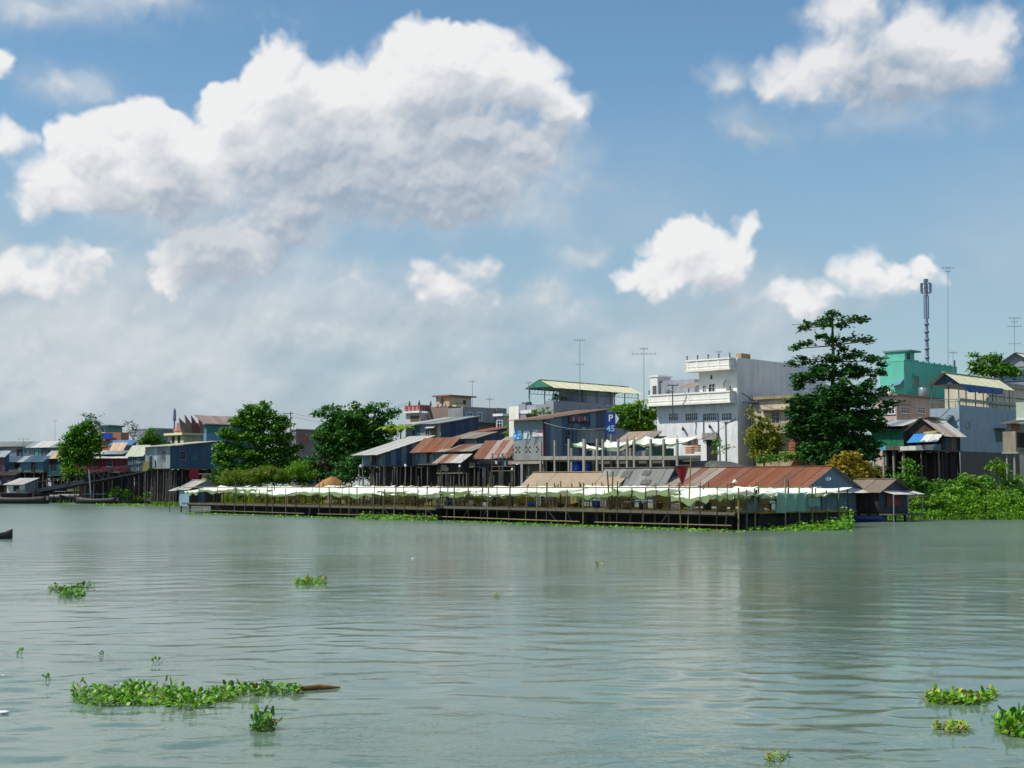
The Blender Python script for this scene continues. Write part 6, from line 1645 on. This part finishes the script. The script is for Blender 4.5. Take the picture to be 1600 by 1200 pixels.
# dark hedges behind the shacks
tree('back_hedge', 'dark hedge filling the bank behind the round tree and the grass', 'hedge', 470, 757, 262, [(360, 742, 26, 14), (400, 738, 30, 18), (440, 735, 30, 20), (475, 732, 26, 22), (510, 735, 26, 20), (545, 738, 24, 18), (335, 748, 16, 10)], LEAF_DARK, 0.6, 1.6, 0.8, 26, 0.0, 41, hollow=0.2)
tree('shade_hedge', 'dark shaded thicket under the spreading tree', 'hedge', 570, 757, 226, [(545, 738, 22, 16), (575, 735, 18, 16), (560, 720, 24, 14)], LEAF_DARK, 0.5, 1.4, 0.6, 24, 0.0, 42, hollow=0.2)
tree('far_hedge', 'dark hedge behind the left stilt houses', 'hedge', 160, 757, 345, [(40, 742, 40, 12), (110, 740, 40, 14), (180, 738, 40, 14), (250, 738, 40, 14), (310, 740, 36, 14)], LEAF_DARK, 0.7, 1.4, 0.9, 24, 0.0, 43, hollow=0.2)
tree('dark_thicket', 'dark thicket between the tall tree and the stilt huts', 'hedge', 1345, 765, 190, [(1345, 735, 26, 20), (1375, 742, 22, 18), (1310, 735, 30, 20), (1270, 738, 24, 16), (1400, 745, 20, 16), (1440, 748, 22, 14)], LEAF_DARK, 0.5, 1.8, 0.6, 26, 0.0, 44, hollow=0.2)
tree('slope_shrub', 'mid green shrub spreading under the blue grey house', 'shrub', 1490, 770, 172, [(1465, 758, 18, 9), (1500, 755, 20, 8), (1535, 752, 18, 8), (1480, 768, 24, 7)], LEAF_MID, 0.42, 2.0, 0.5, 26, 0.0, 45)
tree('slope_fern', 'low bright scrub just above the wide hyacinth mat', 'shrub', 1520, 790, 160, [(1440, 784, 20, 7), (1480, 780, 26, 8), (1530, 778, 28, 9), (1580, 776, 26, 10), (1410, 790, 16, 6)], LEAF_BRIGHT, 0.34, 2.0, 0.4, 26, 0.0, 46)
# banana plants: long arching leaves
def frond_plant(name, label, px, pyb, d, h, n, mat, seed, wid=0.5, cat='plant'):
    rr = random.Random(seed); p = P(px, pyb, d)
    t = thing(name, label, cat, loc=(p.x, p.y, p.z))
    rod('stem', t, BARK if wid < 0.3 else LEAF_MID, (0, 0, -0.8), (0, 0, h * 0.45), 0.14, 0.7)
    for i in range(n):
        a = 2 * math.pi * i / n + rr.uniform(-.3, .3); L = h * rr.uniform(0.6, 0.9); vs_, fs = [], []
        for k in range(7):
            f = k / 6; r_ = L * 0.62 * f; z = h * 0.42 + L * (0.75 * f - 0.55 * f * f * rr.uniform(0.8, 1.2)); w_ = wid * math.sin(math.pi * min(0.97, 0.08 + 0.9 * f)) ** 0.7 * 0.5
            c = Vector((math.cos(a) * r_, math.sin(a) * r_, z)); sd = Vector((-math.sin(a), math.cos(a), 0)) * w_
            vs_ += [c - sd - Vector((0, 0, w_ * .3)), c, c + sd - Vector((0, 0, w_ * .3))]
        for k in range(6):
            fs += [(3 * k, 3 * k + 1, 3 * k + 4, 3 * k + 3), (3 * k + 1, 3 * k + 2, 3 * k + 5, 3 * k + 4)]
        mesh_obj('leaf', vs_, fs, mat, t, True)
    return t
frond_plant('banana_plant', 'banana plant leaning behind the pale roofed shack', 612, 700, 226, 4.6, 9, LEAF_BRIGHT, 1, 0.8)
frond_plant('banana_plant', 'taller banana plant beside the upper tin house', 626, 698, 230, 5.0, 9, LEAF_BRIGHT, 2, 0.8)
frond_plant('small_palm', 'pale green palm on a post right of the pavilion building', 1000, 645, 205, 2.6, 11, LEAF_BRIGHT, 3, 0.3)

# grass, undergrowth and floating plants
def blades(name, pts, hs, mat, rng, wid=0.10, lean=0.5, label=None, cat=None):
    n = len(pts); a = rng.uniform(0, 2 * np.pi, n); ln = rng.uniform(0.1, lean, n) * hs
    dx, dy = np.cos(a), np.sin(a); w_ = wid * rng.uniform(0.6, 1.3, n)
    V = np.zeros((n, 5, 3)); b_ = np.stack([-dy, dx, np.zeros(n)], 1) * w_[:, None]
    tip = pts + np.stack([dx * ln, dy * ln, hs * 0.97], 1); mid = pts + np.stack([dx * ln * .35, dy * ln * .35, hs * 0.6], 1)
    V[:, 0] = pts - b_; V[:, 1] = pts + b_; V[:, 2] = mid + b_ * .8; V[:, 3] = tip; V[:, 4] = mid - b_ * .8
    me = bpy.data.meshes.new(name); me.vertices.add(5 * n); me.vertices.foreach_set('co', V.astype(np.float32).ravel())
    me.loops.add(5 * n); me.loops.foreach_set('vertex_index', np.arange(5 * n, dtype=np.int32))
    me.polygons.add(n); me.polygons.foreach_set('loop_start', np.arange(0, 5 * n, 5, dtype=np.int32)); me.polygons.foreach_set('loop_total', np.full(n, 5, np.int32))
    me.materials.append(mat); me.update()
    return tag(link(bpy.data.objects.new(name, me)), label, cat, kind='stuff')
rng = np.random.default_rng(77)
dep = bpy.context.evaluated_depsgraph_get()
land = bpy.data.objects['river_bank_ground']
def on_land(x, y):
    hit = land.ray_cast(Vector((x, y, 50)), Vector((0, 0, -1)))
    return hit[1].z if hit[0] else 0.0
def scatter(pxa, pxb, da, db, n):
    out = []
    for _ in range(n):
        px, d = rng.uniform(pxa, pxb), rng.uniform(da, db)
        x, y = (px - 800) / FPX * d * DS, d * DS
        out.append((x, y, max(-0.05, on_land(x, y)) - 0.05))
    return np.array(out)
pts = np.concatenate([scatter(338, 505, 222, 250, 2600), scatter(400, 470, 225, 240, 900)])
hs = rng.uniform(0.7, 1.9, len(pts)) * (1 + 0.5 * np.sin(pts[:, 0] * 0.9))
blades('tall_grass', pts, hs, LEAF_GRASS, rng, 0.09, 0.6, 'tall yellow green grass on the bank above the farther platform', 'grass')
pts = np.concatenate([scatter(1375, 1620, 160, 190, 2600), scatter(1375, 1620, 168, 178, 1500)])
blades('bank_grass', pts, rng.uniform(0.15, 0.5, len(pts)), LEAF_BRIGHT, rng, 0.09, 0.7, 'green grass covering the bank at the right', 'grass')
pts = np.concatenate([scatter(240, 345, 262, 305, 1500), scatter(-20, 240, 312, 330, 1200), scatter(540, 830, 200, 225, 2200), scatter(830, 1380, 180, 200, 2500)])
blades('verge_grass', pts, rng.uniform(0.3, 0.9, len(pts)), LEAF_GRASS, rng, 0.10, 0.7, 'rough grass along the foot of the shacks', 'grass')
# bushy grass crests
for nm, lab, bl, mt, sd in (('grass_hummock', 'bright grassy hummock left of the sand heap', [(470, 728, 16, 8), (455, 740, 20, 8), (485, 742, 12, 8)], LEAF_BRIGHT, 31),
                            ('reed_clump', 'golden green reed clump under the round tree', [(415, 740, 28, 12), (390, 745, 32, 11), (362, 746, 24, 11), (438, 744, 24, 12)], LEAF_GRASS, 32)):
    tree(nm, lab, 'grass clump', bl[0][0], 758, 232, bl, mt, 0.6, 2.6, 0.5, 30, 0.0, sd, aspect=0.2, up=0.0)

def hyacinth_mass(name, label, pts, hs, size, mat=LEAF_HYA, seed=1, kind='stuff', cat='water plants'):
    rg = np.random.default_rng(seed)
    pts = pts.copy(); pts[:, 2] = pts[:, 2] + hs
    base = Vector(pts.mean(0)); base.z = 0
    o = leaf_mesh(name, None, mat, pts - np.array(base), size, rg, up=0.9, aspect=0.95)
    o.location = base
    return tag(o, label, cat, kind=kind)
def water_scatter(quad, n, seed):
    rg = np.random.default_rng(seed); out = []
    q = [W(*c) for c in quad]
    for _ in range(n):
        u, v = rg.random(), rg.random()
        p = (q[0] * (1 - u) + q[1] * u) * (1 - v) + (q[3] * (1 - u) + q[2] * u) * v
        out.append((p.x, p.y, 0.0))
    return np.array(out)
rg = np.random.default_rng(5)
A_ = np.concatenate([scatter(1380, 1640, 170, 181, 13000) * np.array([1, 1, 1]), scatter(1390, 1640, 171.5, 175, 5000), water_scatter([(1360, 803), (1440, 808), (1440, 800), (1372, 799)], 900, 4)])
hyacinth_mass('hyacinth_mat', 'wide green mat of floating hyacinths along the right bank', A_, np.abs(rg.normal(0, 0.30, len(A_))) + 0.05 + 0.25 * np.clip(np.sin(A_[:, 0] * 1.3) * np.sin(A_[:, 1] * 0.7), 0, 1), 0.27, seed=2)
A_ = np.concatenate([water_scatter([(1165, 829), (1330, 830), (1335, 816), (1200, 820)], 2600, 2), water_scatter([(1240, 828), (1332, 828), (1330, 812), (1260, 818)], 1800, 3)])
hyacinth_mass('hyacinth_mat', 'green hyacinth mat at the near corner of the drying platform', A_, np.abs(rg.normal(0, 0.22, len(A_))) * np.clip((A_[:, 0] - A_[:, 0].min()) / 5, 0.5, 2.4) + 0.05, 0.28, seed=3)
A_ = water_scatter([(555, 812.5), (682, 814.5), (690, 806), (590, 803)], 2600, 5)
hyacinth_mass('hyacinth_mat', 'bright hyacinth strip between the two drying platforms', A_, np.abs(rg.normal(0, 0.26, len(A_))) + 0.05, 0.26, seed=4)
A_ = water_scatter([(290, 803.5), (560, 811.5), (560, 810), (290, 802)], 700, 6)
hyacinth_mass('weed_fringe', 'thin fringe of green weed along the farther platform', A_, np.abs(rg.normal(0, 0.05, len(A_))) + 0.02, 0.26, seed=5)
A_ = water_scatter([(690, 816), (1165, 832.5), (1165, 830), (690, 814)], 1100, 7)
hyacinth_mass('weed_fringe', 'thin fringe of green weed along the nearer platform', A_, np.abs(rg.normal(0, 0.05, len(A_))) + 0.02, 0.24, seed=6)
A_ = water_scatter([(150, 791), (285, 793), (285, 788), (150, 787)], 500, 8)
hyacinth_mass('weed_fringe', 'thin fringe of green weed below the wooden boat', A_, np.abs(rg.normal(0, 0.08, len(A_))) + 0.02, 0.34, seed=7)

# sand heap
rr = random.Random(8); p = P(512, 757, 229); vs_, fs = [], []
n, m_ = 22, 9
for j in range(m_):
    g = j / (m_ - 1)
    for i in range(n):
        a = 2 * math.pi * i / n; r_ = (1 - g) ** 0.9 * (1 + 0.15 * math.sin(3 * a + 1) + rr.uniform(-.06, .06))
        vs_.append((2.9 * r_ * math.cos(a) + 0.7 * g, 2.2 * r_ * math.sin(a), -1.5 + 2.7 * g ** 0.75 + 0.35 * math.sin(2 * a + 3 * g) * (1 - g) + rr.uniform(-.12, .12)))
for j in range(m_ - 1):
    for i in range(n): fs.append((j * n + i, j * n + (i + 1) % n, (j + 1) * n + (i + 1) % n, (j + 1) * n + i))
o = mesh_obj('sand_heap', vs_, fs, ground_mat('orange_sand', (0.42, 0.22, 0.08), (0.30, 0.15, 0.055), 0.9), None, True)
o.location = (p.x, p.y, p.z); tag(o, 'orange sand heap on the bank below the spreading tree', 'sand heap')

# ------------------------------------------------------------------ floating hyacinth clumps in the foreground
def hya_leaf_mesh(k):
    rr = random.Random(k); vs_, fs = [], []
    # stalk
    for j in range(3):
        f = j / 2
        for i in range(4):
            a = i / 4 * 2 * math.pi; r_ = 0.09 * (1 - 0.5 * f); vs_.append((0.35 * f * f + r_ * math.cos(a), r_ * math.sin(a), f))
    for j in range(2):
        for i in range(4): fs.append((j * 4 + i, j * 4 + (i + 1) % 4, j * 4 + 4 + (i + 1) % 4, j * 4 + 4 + i))
    b = len(vs_); tl = rr.uniform(0.3, 1.0); n = 10
    c = Vector((0.35, 0, 1.0)); ex = Vector((math.cos(tl), 0, math.sin(tl))); ey = Vector((0, 1, 0)); ez = ex.cross(ey)
    vs_.append(c + ex * 0.42 - ez * 0.10 * -1)
    for i in range(n):
        a = i / n * 2 * math.pi
        vs_.append(c + ex * (0.42 + 0.5 * math.cos(a)) + ey * 0.5 * math.sin(a) + ez * (-0.08 + 0.06 * math.cos(2 * a)))
    for i in range(n): fs.append((b, b + 1 + i, b + 1 + (i + 1) % n))
    me = bpy.data.meshes.new('hyacinth_leaf'); me.from_pydata([tuple(v) for v in vs_], [], fs); 
    for p_ in me.polygons: p_.use_smooth = True
    me.update(); return me
HM = [hya_leaf_mesh(k) for k in range(7)]
def hm_mat(m, mat):
    c = m.copy(); c.materials.append(mat); return c
HYA2 = leafmat('hyacinth_leaf_dark', (0.03, 0.12, 0.010), (0.07, 0.20, 0.02), (0.12, 0.2, 0.03), trans=0.2, rough=0.4)
HYAY = leafmat('hyacinth_leaf_yellow', (0.15, 0.24, 0.015), (0.28, 0.36, 0.03), (0.25, 0.22, 0.05), trans=0.2, rough=0.4)
HYAB = leafmat('hyacinth_leaf_dead', (0.14, 0.09, 0.025), (0.24, 0.16, 0.05), trans=0.1)
HSETS = [[hm_mat(m, mt) for m in HM] for mt in (LEAF_HYA, HYA2, HYAY, HYAB)]
def clump(label, spots, n_big, n_low, size, tall, kinds=(0, 0, 1), seed=1, low=0.10, name='hyacinth_clump'):
    """spots: (px, py, rx, ry) ellipses on the water, in photo pixels"""
    rr = random.Random(seed); rg = np.random.default_rng(seed)
    tot = sum(s_[2] * s_[3] for s_ in spots)
    c0 = W(spots[0][0], spots[0][1])
    t = thing(name, label, 'water plant', loc=(c0.x, c0.y, 0), group='hyacinth clumps adrift on the river')
    lowp = []
    for s_ in spots:
        fr_ = s_[2] * s_[3] / tot
        for kind in ('big', 'low'):
            for _ in range(max(1, int((n_big if kind == 'big' else n_low) * fr_))):
                a, q = rr.uniform(0, 2 * math.pi), math.sqrt(rr.random())
                p = W(s_[0] + s_[2] * q * math.cos(a), s_[1] + s_[3] * q * math.sin(a))
                if kind == 'low': lowp.append((p.x - c0.x, p.y - c0.y, low * rr.uniform(0.1, 1.0)))
                else:
                    o = bpy.data.objects.new('leaf', rr.choice(HSETS[3 if rr.random() < 0.07 else rr.choice(kinds)])); link(o, t)
                    h = tall * rr.uniform(0.45, 1.0) * (1.7 if rr.random() < 0.06 else 1.0)
                    s2 = size * rr.uniform(0.55, 1.45)
                    o.location = (p.x - c0.x, p.y - c0.y, -0.02)
                    o.rotation_euler = (rr.uniform(-.35, .35), rr.uniform(-.35, .35), rr.uniform(0, 2 * math.pi)); o.scale = (s2, s2, h)
    if lowp:
        lo = leaf_mesh('low_leaves', t, [LEAF_HYA, HYA2, HYAY][kinds[0]], np.array(lowp), size * 0.95, rg, up=1.0, aspect=0.9)
        lo['kind'] = 'stuff'
    return t
clump('large hyacinth raft trailing a brown stem, largest of the floating plants', [(165, 1090, 55, 14), (235, 1090, 60, 15), (295, 1097, 45, 13), (345, 1088, 25, 10), (380, 1082, 40, 7), (435, 1080, 38, 7)], 300, 1700, 0.082, 0.13, (0, 0, 1, 0), 3)
clump('hyacinth clump with upright dark stalks below the large raft', [(410, 1138, 20, 7)], 44, 200, 0.060, 0.20, (1, 1, 0), 4)
clump('straggling hyacinth clump at the far left of the open water', [(112, 929, 22, 6), (92, 922, 16, 4), (130, 918, 20, 2)], 70, 260, 0.105, 0.17, (1, 0), 5)
clump('small bright hyacinth clump alone in mid river', [(485, 911, 26, 3.5)], 50, 240, 0.105, 0.17, (0, 2), 6)
clump('long bright hyacinth clump at the lower right', [(1475, 1093, 30, 9), (1515, 1095, 32, 8), (1545, 1088, 14, 5)], 120, 560, 0.08, 0.12, (0, 2, 0), 7)
clump('dense hyacinth clump cut by the lower right edge', [(1580, 1138, 26, 14), (1600, 1140, 24, 14)], 110, 460, 0.085, 0.17, (0, 1), 8)
clump('sparse flat hyacinth sprig between the two lower right clumps', [(1495, 1140, 22, 6), (1466, 1138, 10, 3)], 34, 110, 0.07, 0.09, (2, 0), 9)
clump('tiny yellow sprig near the bottom edge', [(1212, 1187, 14, 4)], 14, 50, 0.05, 0.06, (2, 0), 10)
for px, py, lab, kk in ((32, 1022, 'tiny dark sprig above the large raft at the left', 11), (163, 1026, 'tiny upright sprig above the middle of the large raft', 12), (779, 932, 'little yellow sprig drifting in the middle of the river', 13), (938, 882, 'tiny sprig far out below the nearer platform', 14), (1230, 1182, 'single dark floating leaf near the bottom edge', 15), (75, 1062, 'two dark leaf tips just above the large raft', 16), (246, 1036, 'lone thin stalk above the large raft', 17)):
    clump(lab, [(px, py, 6, 2)], 5, 4, 0.055 if py > 1000 else 0.11, 0.10, (1, 0) if py > 1000 else (2, 2), kk)
# brown stem of the raft
a, b = W(462, 1079), W(532, 1074)
t = thing('drift_stem', 'brown woody stem floating at the end of the large raft', 'driftwood', loc=a)
v = b - a
rod('stem', t, wood('root_brown', (0.26, 0.14, 0.05)), (0, 0, 0.01), (v.x * 0.55, v.y * 0.55 + 0.02, 0.035), 0.055, 0.8, 8)
rod('stem', t, wood('root_brown', (0.26, 0.14, 0.05)), (v.x * 0.53, v.y * 0.53 + 0.02, 0.033), (v.x, v.y, 0.0), 0.046, 0.3, 8)
# bits of foam and litter
for px, py, s_, lab in ((6, 1114, 0.075, 'white scrap of foam at the left edge below the raft'), (4, 1056, 0.05, 'pale green scrap of foam at the left edge above the raft'), (645, 873, 0.08, 'white float far out on the river'), (1233, 826, 0.35, 'white scrap caught in the hyacinths by the platform corner')):
    p = W(px, py); rr = random.Random(px); vs_ = []; fs = []
    for j, (r_, z) in enumerate(((0.6, -0.1), (1.0, 0.15), (0.7, 0.4), (0.1, 0.5))):
        for i in range(8): vs_.append((s_ * r_ * math.cos(i * .785) * 1.3 * rr.uniform(.8, 1.2), s_ * r_ * math.sin(i * .785) * rr.uniform(.8, 1.2), s_ * z))
    for j in range(3):
        for i in range(8): fs.append((j * 8 + i, j * 8 + (i + 1) % 8, j * 8 + 8 + (i + 1) % 8, j * 8 + 8 + i))
    fs.append(tuple(range(24, 32)))
    o = mesh_obj('foam_scrap', vs_, fs, WHITE, None, True); o.location = (p.x, p.y, 0.0 if px != 1233 else 0.1); tag(o, lab, 'litter', 'scraps adrift')

# ------------------------------------------------------------------ masts, poles, aerials
def antenna(label, px, yb, yt, d, bars, name='tv_aerial', r=0.045):
    b0, t0 = P(px, yb, d), P(px, yt, d)
    o = thing(name, label, 'aerial', loc=(b0.x, b0.y, b0.z)); H = t0.z - b0.z
    rod('mast', o, M_STEEL(), (0, 0, -1.5), (t0.x - b0.x, 0, H), r, 0.8)
    for (py, half, n) in bars:
        z = P(px, py, d).z - b0.z; x = (t0.x - b0.x) * z / H
        L = half / (FPX / (d * DS))
        rod('boom', o, M_STEEL(), (x - L, -0.05, z), (x + L, 0.05, z), r * 0.7, 1.0)
        for i in range(n):
            xx = x - L + 2 * L * i / max(1, n - 1)
            rod('element', o, M_STEEL(), (xx, -0.45, z), (xx, 0.45, z + 0.02), r * 0.5, 1.0)
            rod('element', o, M_STEEL(), (xx, 0, z - 0.16), (xx, 0, z + 0.2), r * 0.6, 1.0)
antenna('thin aerial mast standing on the pavilion roof', 906, 598, 530, 216, [(531.5, 8, 5), (569, 6, 3)])
antenna('aerial mast with wide crossbar left of the white house', 1006, 630, 543, 230, [(545, 6, 4), (553, 18, 6)])
antenna('slim aerial above the grey flat house', 738, 640, 594, 255, [(596, 4, 3)])
antenna('faint aerial right of the slim one above the grey flat house', 765, 640, 620, 262, [(624, 6, 4)])
antenna('tallest thin aerial mast right of the cell tower', 1481, 575, 417, 245, [(418.5, 8, 4), (424, 3, 2)])
antenna('aerial with three crossbars at the right edge', 1585, 560, 495, 250, [(497, 8, 5), (503, 4, 3), (510, 10, 5), (537, 8, 3)])
antenna('small aerial on the teal building roof', 1489, 575, 549, 240, [(551, 6, 4)])
antenna('small aerial on the roof of the white house', 1123, 566, 549, 200, [(550, 4, 3)])
antenna('hooked roof aerial at the far left skyline', 37, 700, 685, 335, [(686, 8, 2)])
antenna('faint far lattice mast at the left skyline', 86, 700, 656, 420, [(658, 2, 2)])
antenna('short aerial on the pavilion eave', 826, 606, 597, 214, [(598, 4, 3)])
# cell tower
d = 262
b0, t0 = P(1449, 575, d), P(1446.5, 434, d)
t = thing('cell_tower', 'blue grey cell tower with antenna panels behind the teal building', 'tower', loc=(b0.x, b0.y, b0.z)); H = t0.z - b0.z
CT = flat('tower_steel', (0.20, 0.24, 0.34), 0.5, 0.3)
dx = t0.x - b0.x
at = lambda py: Vector((dx * (P(1447, py, d).z - b0.z) / H, 0, P(1447, py, d).z - b0.z))
rod('mast', t, CT, (0, 0, -8), at(497), 0.34, 0.72, 10); rod('mast', t, CT, at(498), at(436), 0.2, 0.9, 8)
for py in (560, 546, 532, 520, 508): rod('collar', t, CT, at(py), at(py) + Vector((0, 0, 0.3)), 0.42, 1.0, 10)
for s_ in (-1, 1):
    rod('side_pipe', t, CT, at(498) + Vector((s_ * 0.36, 0, 0)), at(463) + Vector((s_ * 0.36, 0, 0)), 0.09, 1.0)
    rod('side_pipe', t, CT, at(463) + Vector((s_ * 0.36, 0, 0)), at(459) + Vector((s_ * 0.1, 0, 0)), 0.09, 1.0)
for py in (458, 443):
    for k in range(6):
        a, b = k * math.pi / 3, (k + 1) * math.pi / 3
        rod('ring_bar', t, CT, at(py) + Vector((0.75 * math.cos(a), 0.75 * math.sin(a), 0)), at(py) + Vector((0.75 * math.cos(b), 0.75 * math.sin(b), 0)), 0.06, 1.0)
for k in range(6):
    a = k * math.pi / 3
    q = at(457) + Vector((0.82 * math.cos(a), 0.82 * math.sin(a), 0))
    o = box('panel_antenna', t, CT, q.x - 0.1, q.x + 0.1, q.y - 0.1, q.y + 0.1, q.z, q.z + 1.55)
box('equipment', t, CT, at(440).x - 0.3, at(440).x + 0.3, -0.3, 0.3, at(441).z, at(436).z)
for py in (450,): 
    for k in range(3): rod('spoke', t, CT, at(py), at(py) + Vector((0.8 * math.cos(k * 2.1), 0.8 * math.sin(k * 2.1), 0)), 0.05, 1.0)
d = 400
b0 = P(272, 690, d); H = P(272, 638, d).z - b0.z
t = thing('far_mast', 'far slender mast beside the red gable on the left skyline', 'mast', loc=(b0.x, b0.y, b0.z))
rod('mast', t, CT, (0, 0, -3), (0, 0, H), 0.25, 0.7); rod('head', t, CT, (0, 0, H * 0.62), (0, 0, H * 0.95), 0.42, 0.9)
# utility poles
def upole(label, px, yb, yt, d, arms, r=0.16):
    b0, t0 = P(px, yb, d), P(px, yt, d)
    t = thing('utility_pole', label, 'pole', loc=(b0.x, b0.y, b0.z)); H = t0.z - b0.z
    rod('pole', t, M_CONC() if r > 0.12 else M_IRON(), (0, 0, -2), (0, 0, H), r, 0.7, 8)
    k = FPX / (d * DS)
    for (py, xa, xb, yb2) in arms:
        z = P(px, py, d).z - b0.z
        rod('crossarm', t, M_IRON(), ((xa - px) / k, -0.1, z), ((xb - px) / k, -0.1, z + (py - yb2) / k), 0.07, 1.0)
        for f in (0.05, 0.95):
            x = ((xa + (xb - xa) * f) - px) / k
            rod('insulator', t, M_STEEL(), (x, -0.1, z + (py - yb2) / k * f), (x, -0.1, z + (py - yb2) / k * f + 0.3), 0.07, 0.7)
upole('concrete utility pole with crossarm beyond the round tree', 453.5, 700, 643, 300, [(646, 442, 457, 646), (649, 444, 453, 657)])
upole('black pole with slanting arm between the white house and old yellow house', 1176, 722, 618, 182, [(629, 1160, 1184, 629), (614, 1160, 1176, 625)], 0.10)
upole('dark pole with lamp bracket before the front of the white house', 1135, 735, 660, 176, [(662, 1133, 1137, 662), (662, 1136, 1150, 654)], 0.11)
upole('short dark pole with ladder arms at the left of the white house tower', 1051, 625, 601, 196, [(602, 1043, 1060, 602), (613, 1040, 1052, 612)], 0.08)

def cable(label, p, q, sag):
    p, q = Vector(p), Vector(q); t = thing('power_cable', label, 'cable', loc=p)
    n = 14; pts = [(p.lerp(q, i / n) - p) - Vector((0, 0, sag * 4 * (i / n) * (1 - i / n))) for i in range(n + 1)]
    vs_, fs = [], []
    for c_ in pts:
        for k in range(4): vs_.append(c_ + Vector((0.025 * math.cos(k * 1.57), 0.0, 0.025 * math.sin(k * 1.57))))
    for i in range(n):
        for k in range(4): fs.append((4 * i + k, 4 * i + (k + 1) % 4, 4 * i + 4 + (k + 1) % 4, 4 * i + 4 + k))
    mesh_obj('wire', vs_, fs, M_IRON(), t)
cable('slack cable from the pole by the white house to the concrete frame', P(1136, 663, 176), P(1060, 690, 174), 0.6)
cable('slack cable between the dark pole and the black pole by the old yellow house', P(1136, 661, 176), P(1176, 629, 182), 0.5)
cable('long cable from the utility pole towards the spreading tree', P(457, 646, 300), P(640, 628, 258), 1.6)
cable('second cable hanging just below the long cable over the trees', P(455, 650, 300), P(636, 632, 258), 1.9)
cable('cable from the black pole into the tall tiered tree', P(1184, 629, 182), P(1262, 640, 180), 0.5)
cable('cable hanging along the front of the tin house to the sign', P(850, 660, 190), P(950, 668, 183), 0.5)
# mooring poles standing behind the tarpaulins
k = 0
for px in (563, 570, 578, 590, 598, 612, 622, 633, 641, 652, 660, 686, 696, 707, 718, 728, 747, 757, 764, 771, 780, 800):
    dd = 196 + 6 * math.sin(px) - (px - 560) * 0.03; p = P(px, 757, dd); yt = RN.uniform(724, 746)
    t = thing('mooring_pole', 'bare pole standing in the water between the platforms and the stilt shacks', 'pole', loc=(p.x, p.y, 0), group='mooring poles before the shacks')
    h = P(px, yt, dd).z
    rod('pole', t, M_GREYWOOD(), (0, 0, -1.5), (RN.uniform(-.2, .2), 0, h), 0.075, 0.8)
    if k % 7 == 0: rod('float', t, WHITE, (0.02, -0.1, h - 0.15), (0.05, -0.1, h + 0.12), 0.14, 0.8, 8)
    k += 1
# stored nets, bins and crates in the dark strip behind the sheds
for k, (px, py, d, c_, lab) in enumerate(((1078, 703, 178, (0.45, 0.18, 0.08), 'orange plastic crate on the slab beside the white house'), (1088, 700, 179, (0.5, 0.2, 0.08), 'second orange crate nearest the doorway of the white house'), (1073, 690, 180, (0.12, 0.09, 0.07), 'brown cabinet left of the white house doorway'))):
    p = P(px, py, d)
    t = thing('crate', lab, 'crate', loc=(p.x, p.y, p.z - 0.4), rz=R(-43))
    m = flat('crate_%d' % k, c_)
    for i in range(4):
        box('slat', t, m, -0.4, 0.4, -0.3, -0.26, i * 0.2, i * 0.2 + 0.15); box('slat', t, m, 0.36, 0.4, -0.258, 0.3, i * 0.2, i * 0.2 + 0.15); box('slat', t, m, -0.4, 0.358, 0.26, 0.3, i * 0.2, i * 0.2 + 0.15); box('slat', t, m, -0.4, -0.36, -0.258, 0.258, i * 0.2, i * 0.2 + 0.15)
    box('bottom', t, m, -0.36, 0.36, -0.26, 0.26, 0.0, 0.04)
# dark nets heaped behind the rusty shed
def heap(name, label, px, py, d, rx, ry, h, mat, seed):
    rr = random.Random(seed); p = P(px, py, d); vs_, fs = [], []; n, m_ = 26, 7
    for j in range(m_):
        g = j / (m_ - 1)
        for i in range(n):
            a = 2 * math.pi * i / n; r_ = math.cos(g * math.pi / 2) * (1 + 0.12 * math.sin(5 * a) + rr.uniform(-.06, .06)) + 0.02
            vs_.append((rx * r_ * math.cos(a), ry * r_ * math.sin(a), -1.0 + (h + 1.0) * math.sin(g * math.pi / 2) * (1 + 0.2 * math.sin(2 * a + 1) * (1 - g)) + rr.uniform(-.05, .05)))
    for j in range(m_ - 1):
        for i in range(n): fs.append((j * n + i, j * n + (i + 1) % n, (j + 1) * n + (i + 1) % n, (j + 1) * n + i))
    o = mesh_obj(name, vs_, fs, mat, None, True); o.location = p; o.rotation_euler = (0, 0, R(-43)); return tag(o, label, 'net heap')
heap('net_heap', 'dark heap of nets behind the ridge of the rusty shed', 1105, 731, 174, 5.2, 2.0, 0.75, cloth('dark_net', (0.07, 0.085, 0.08), 0.2), 3)
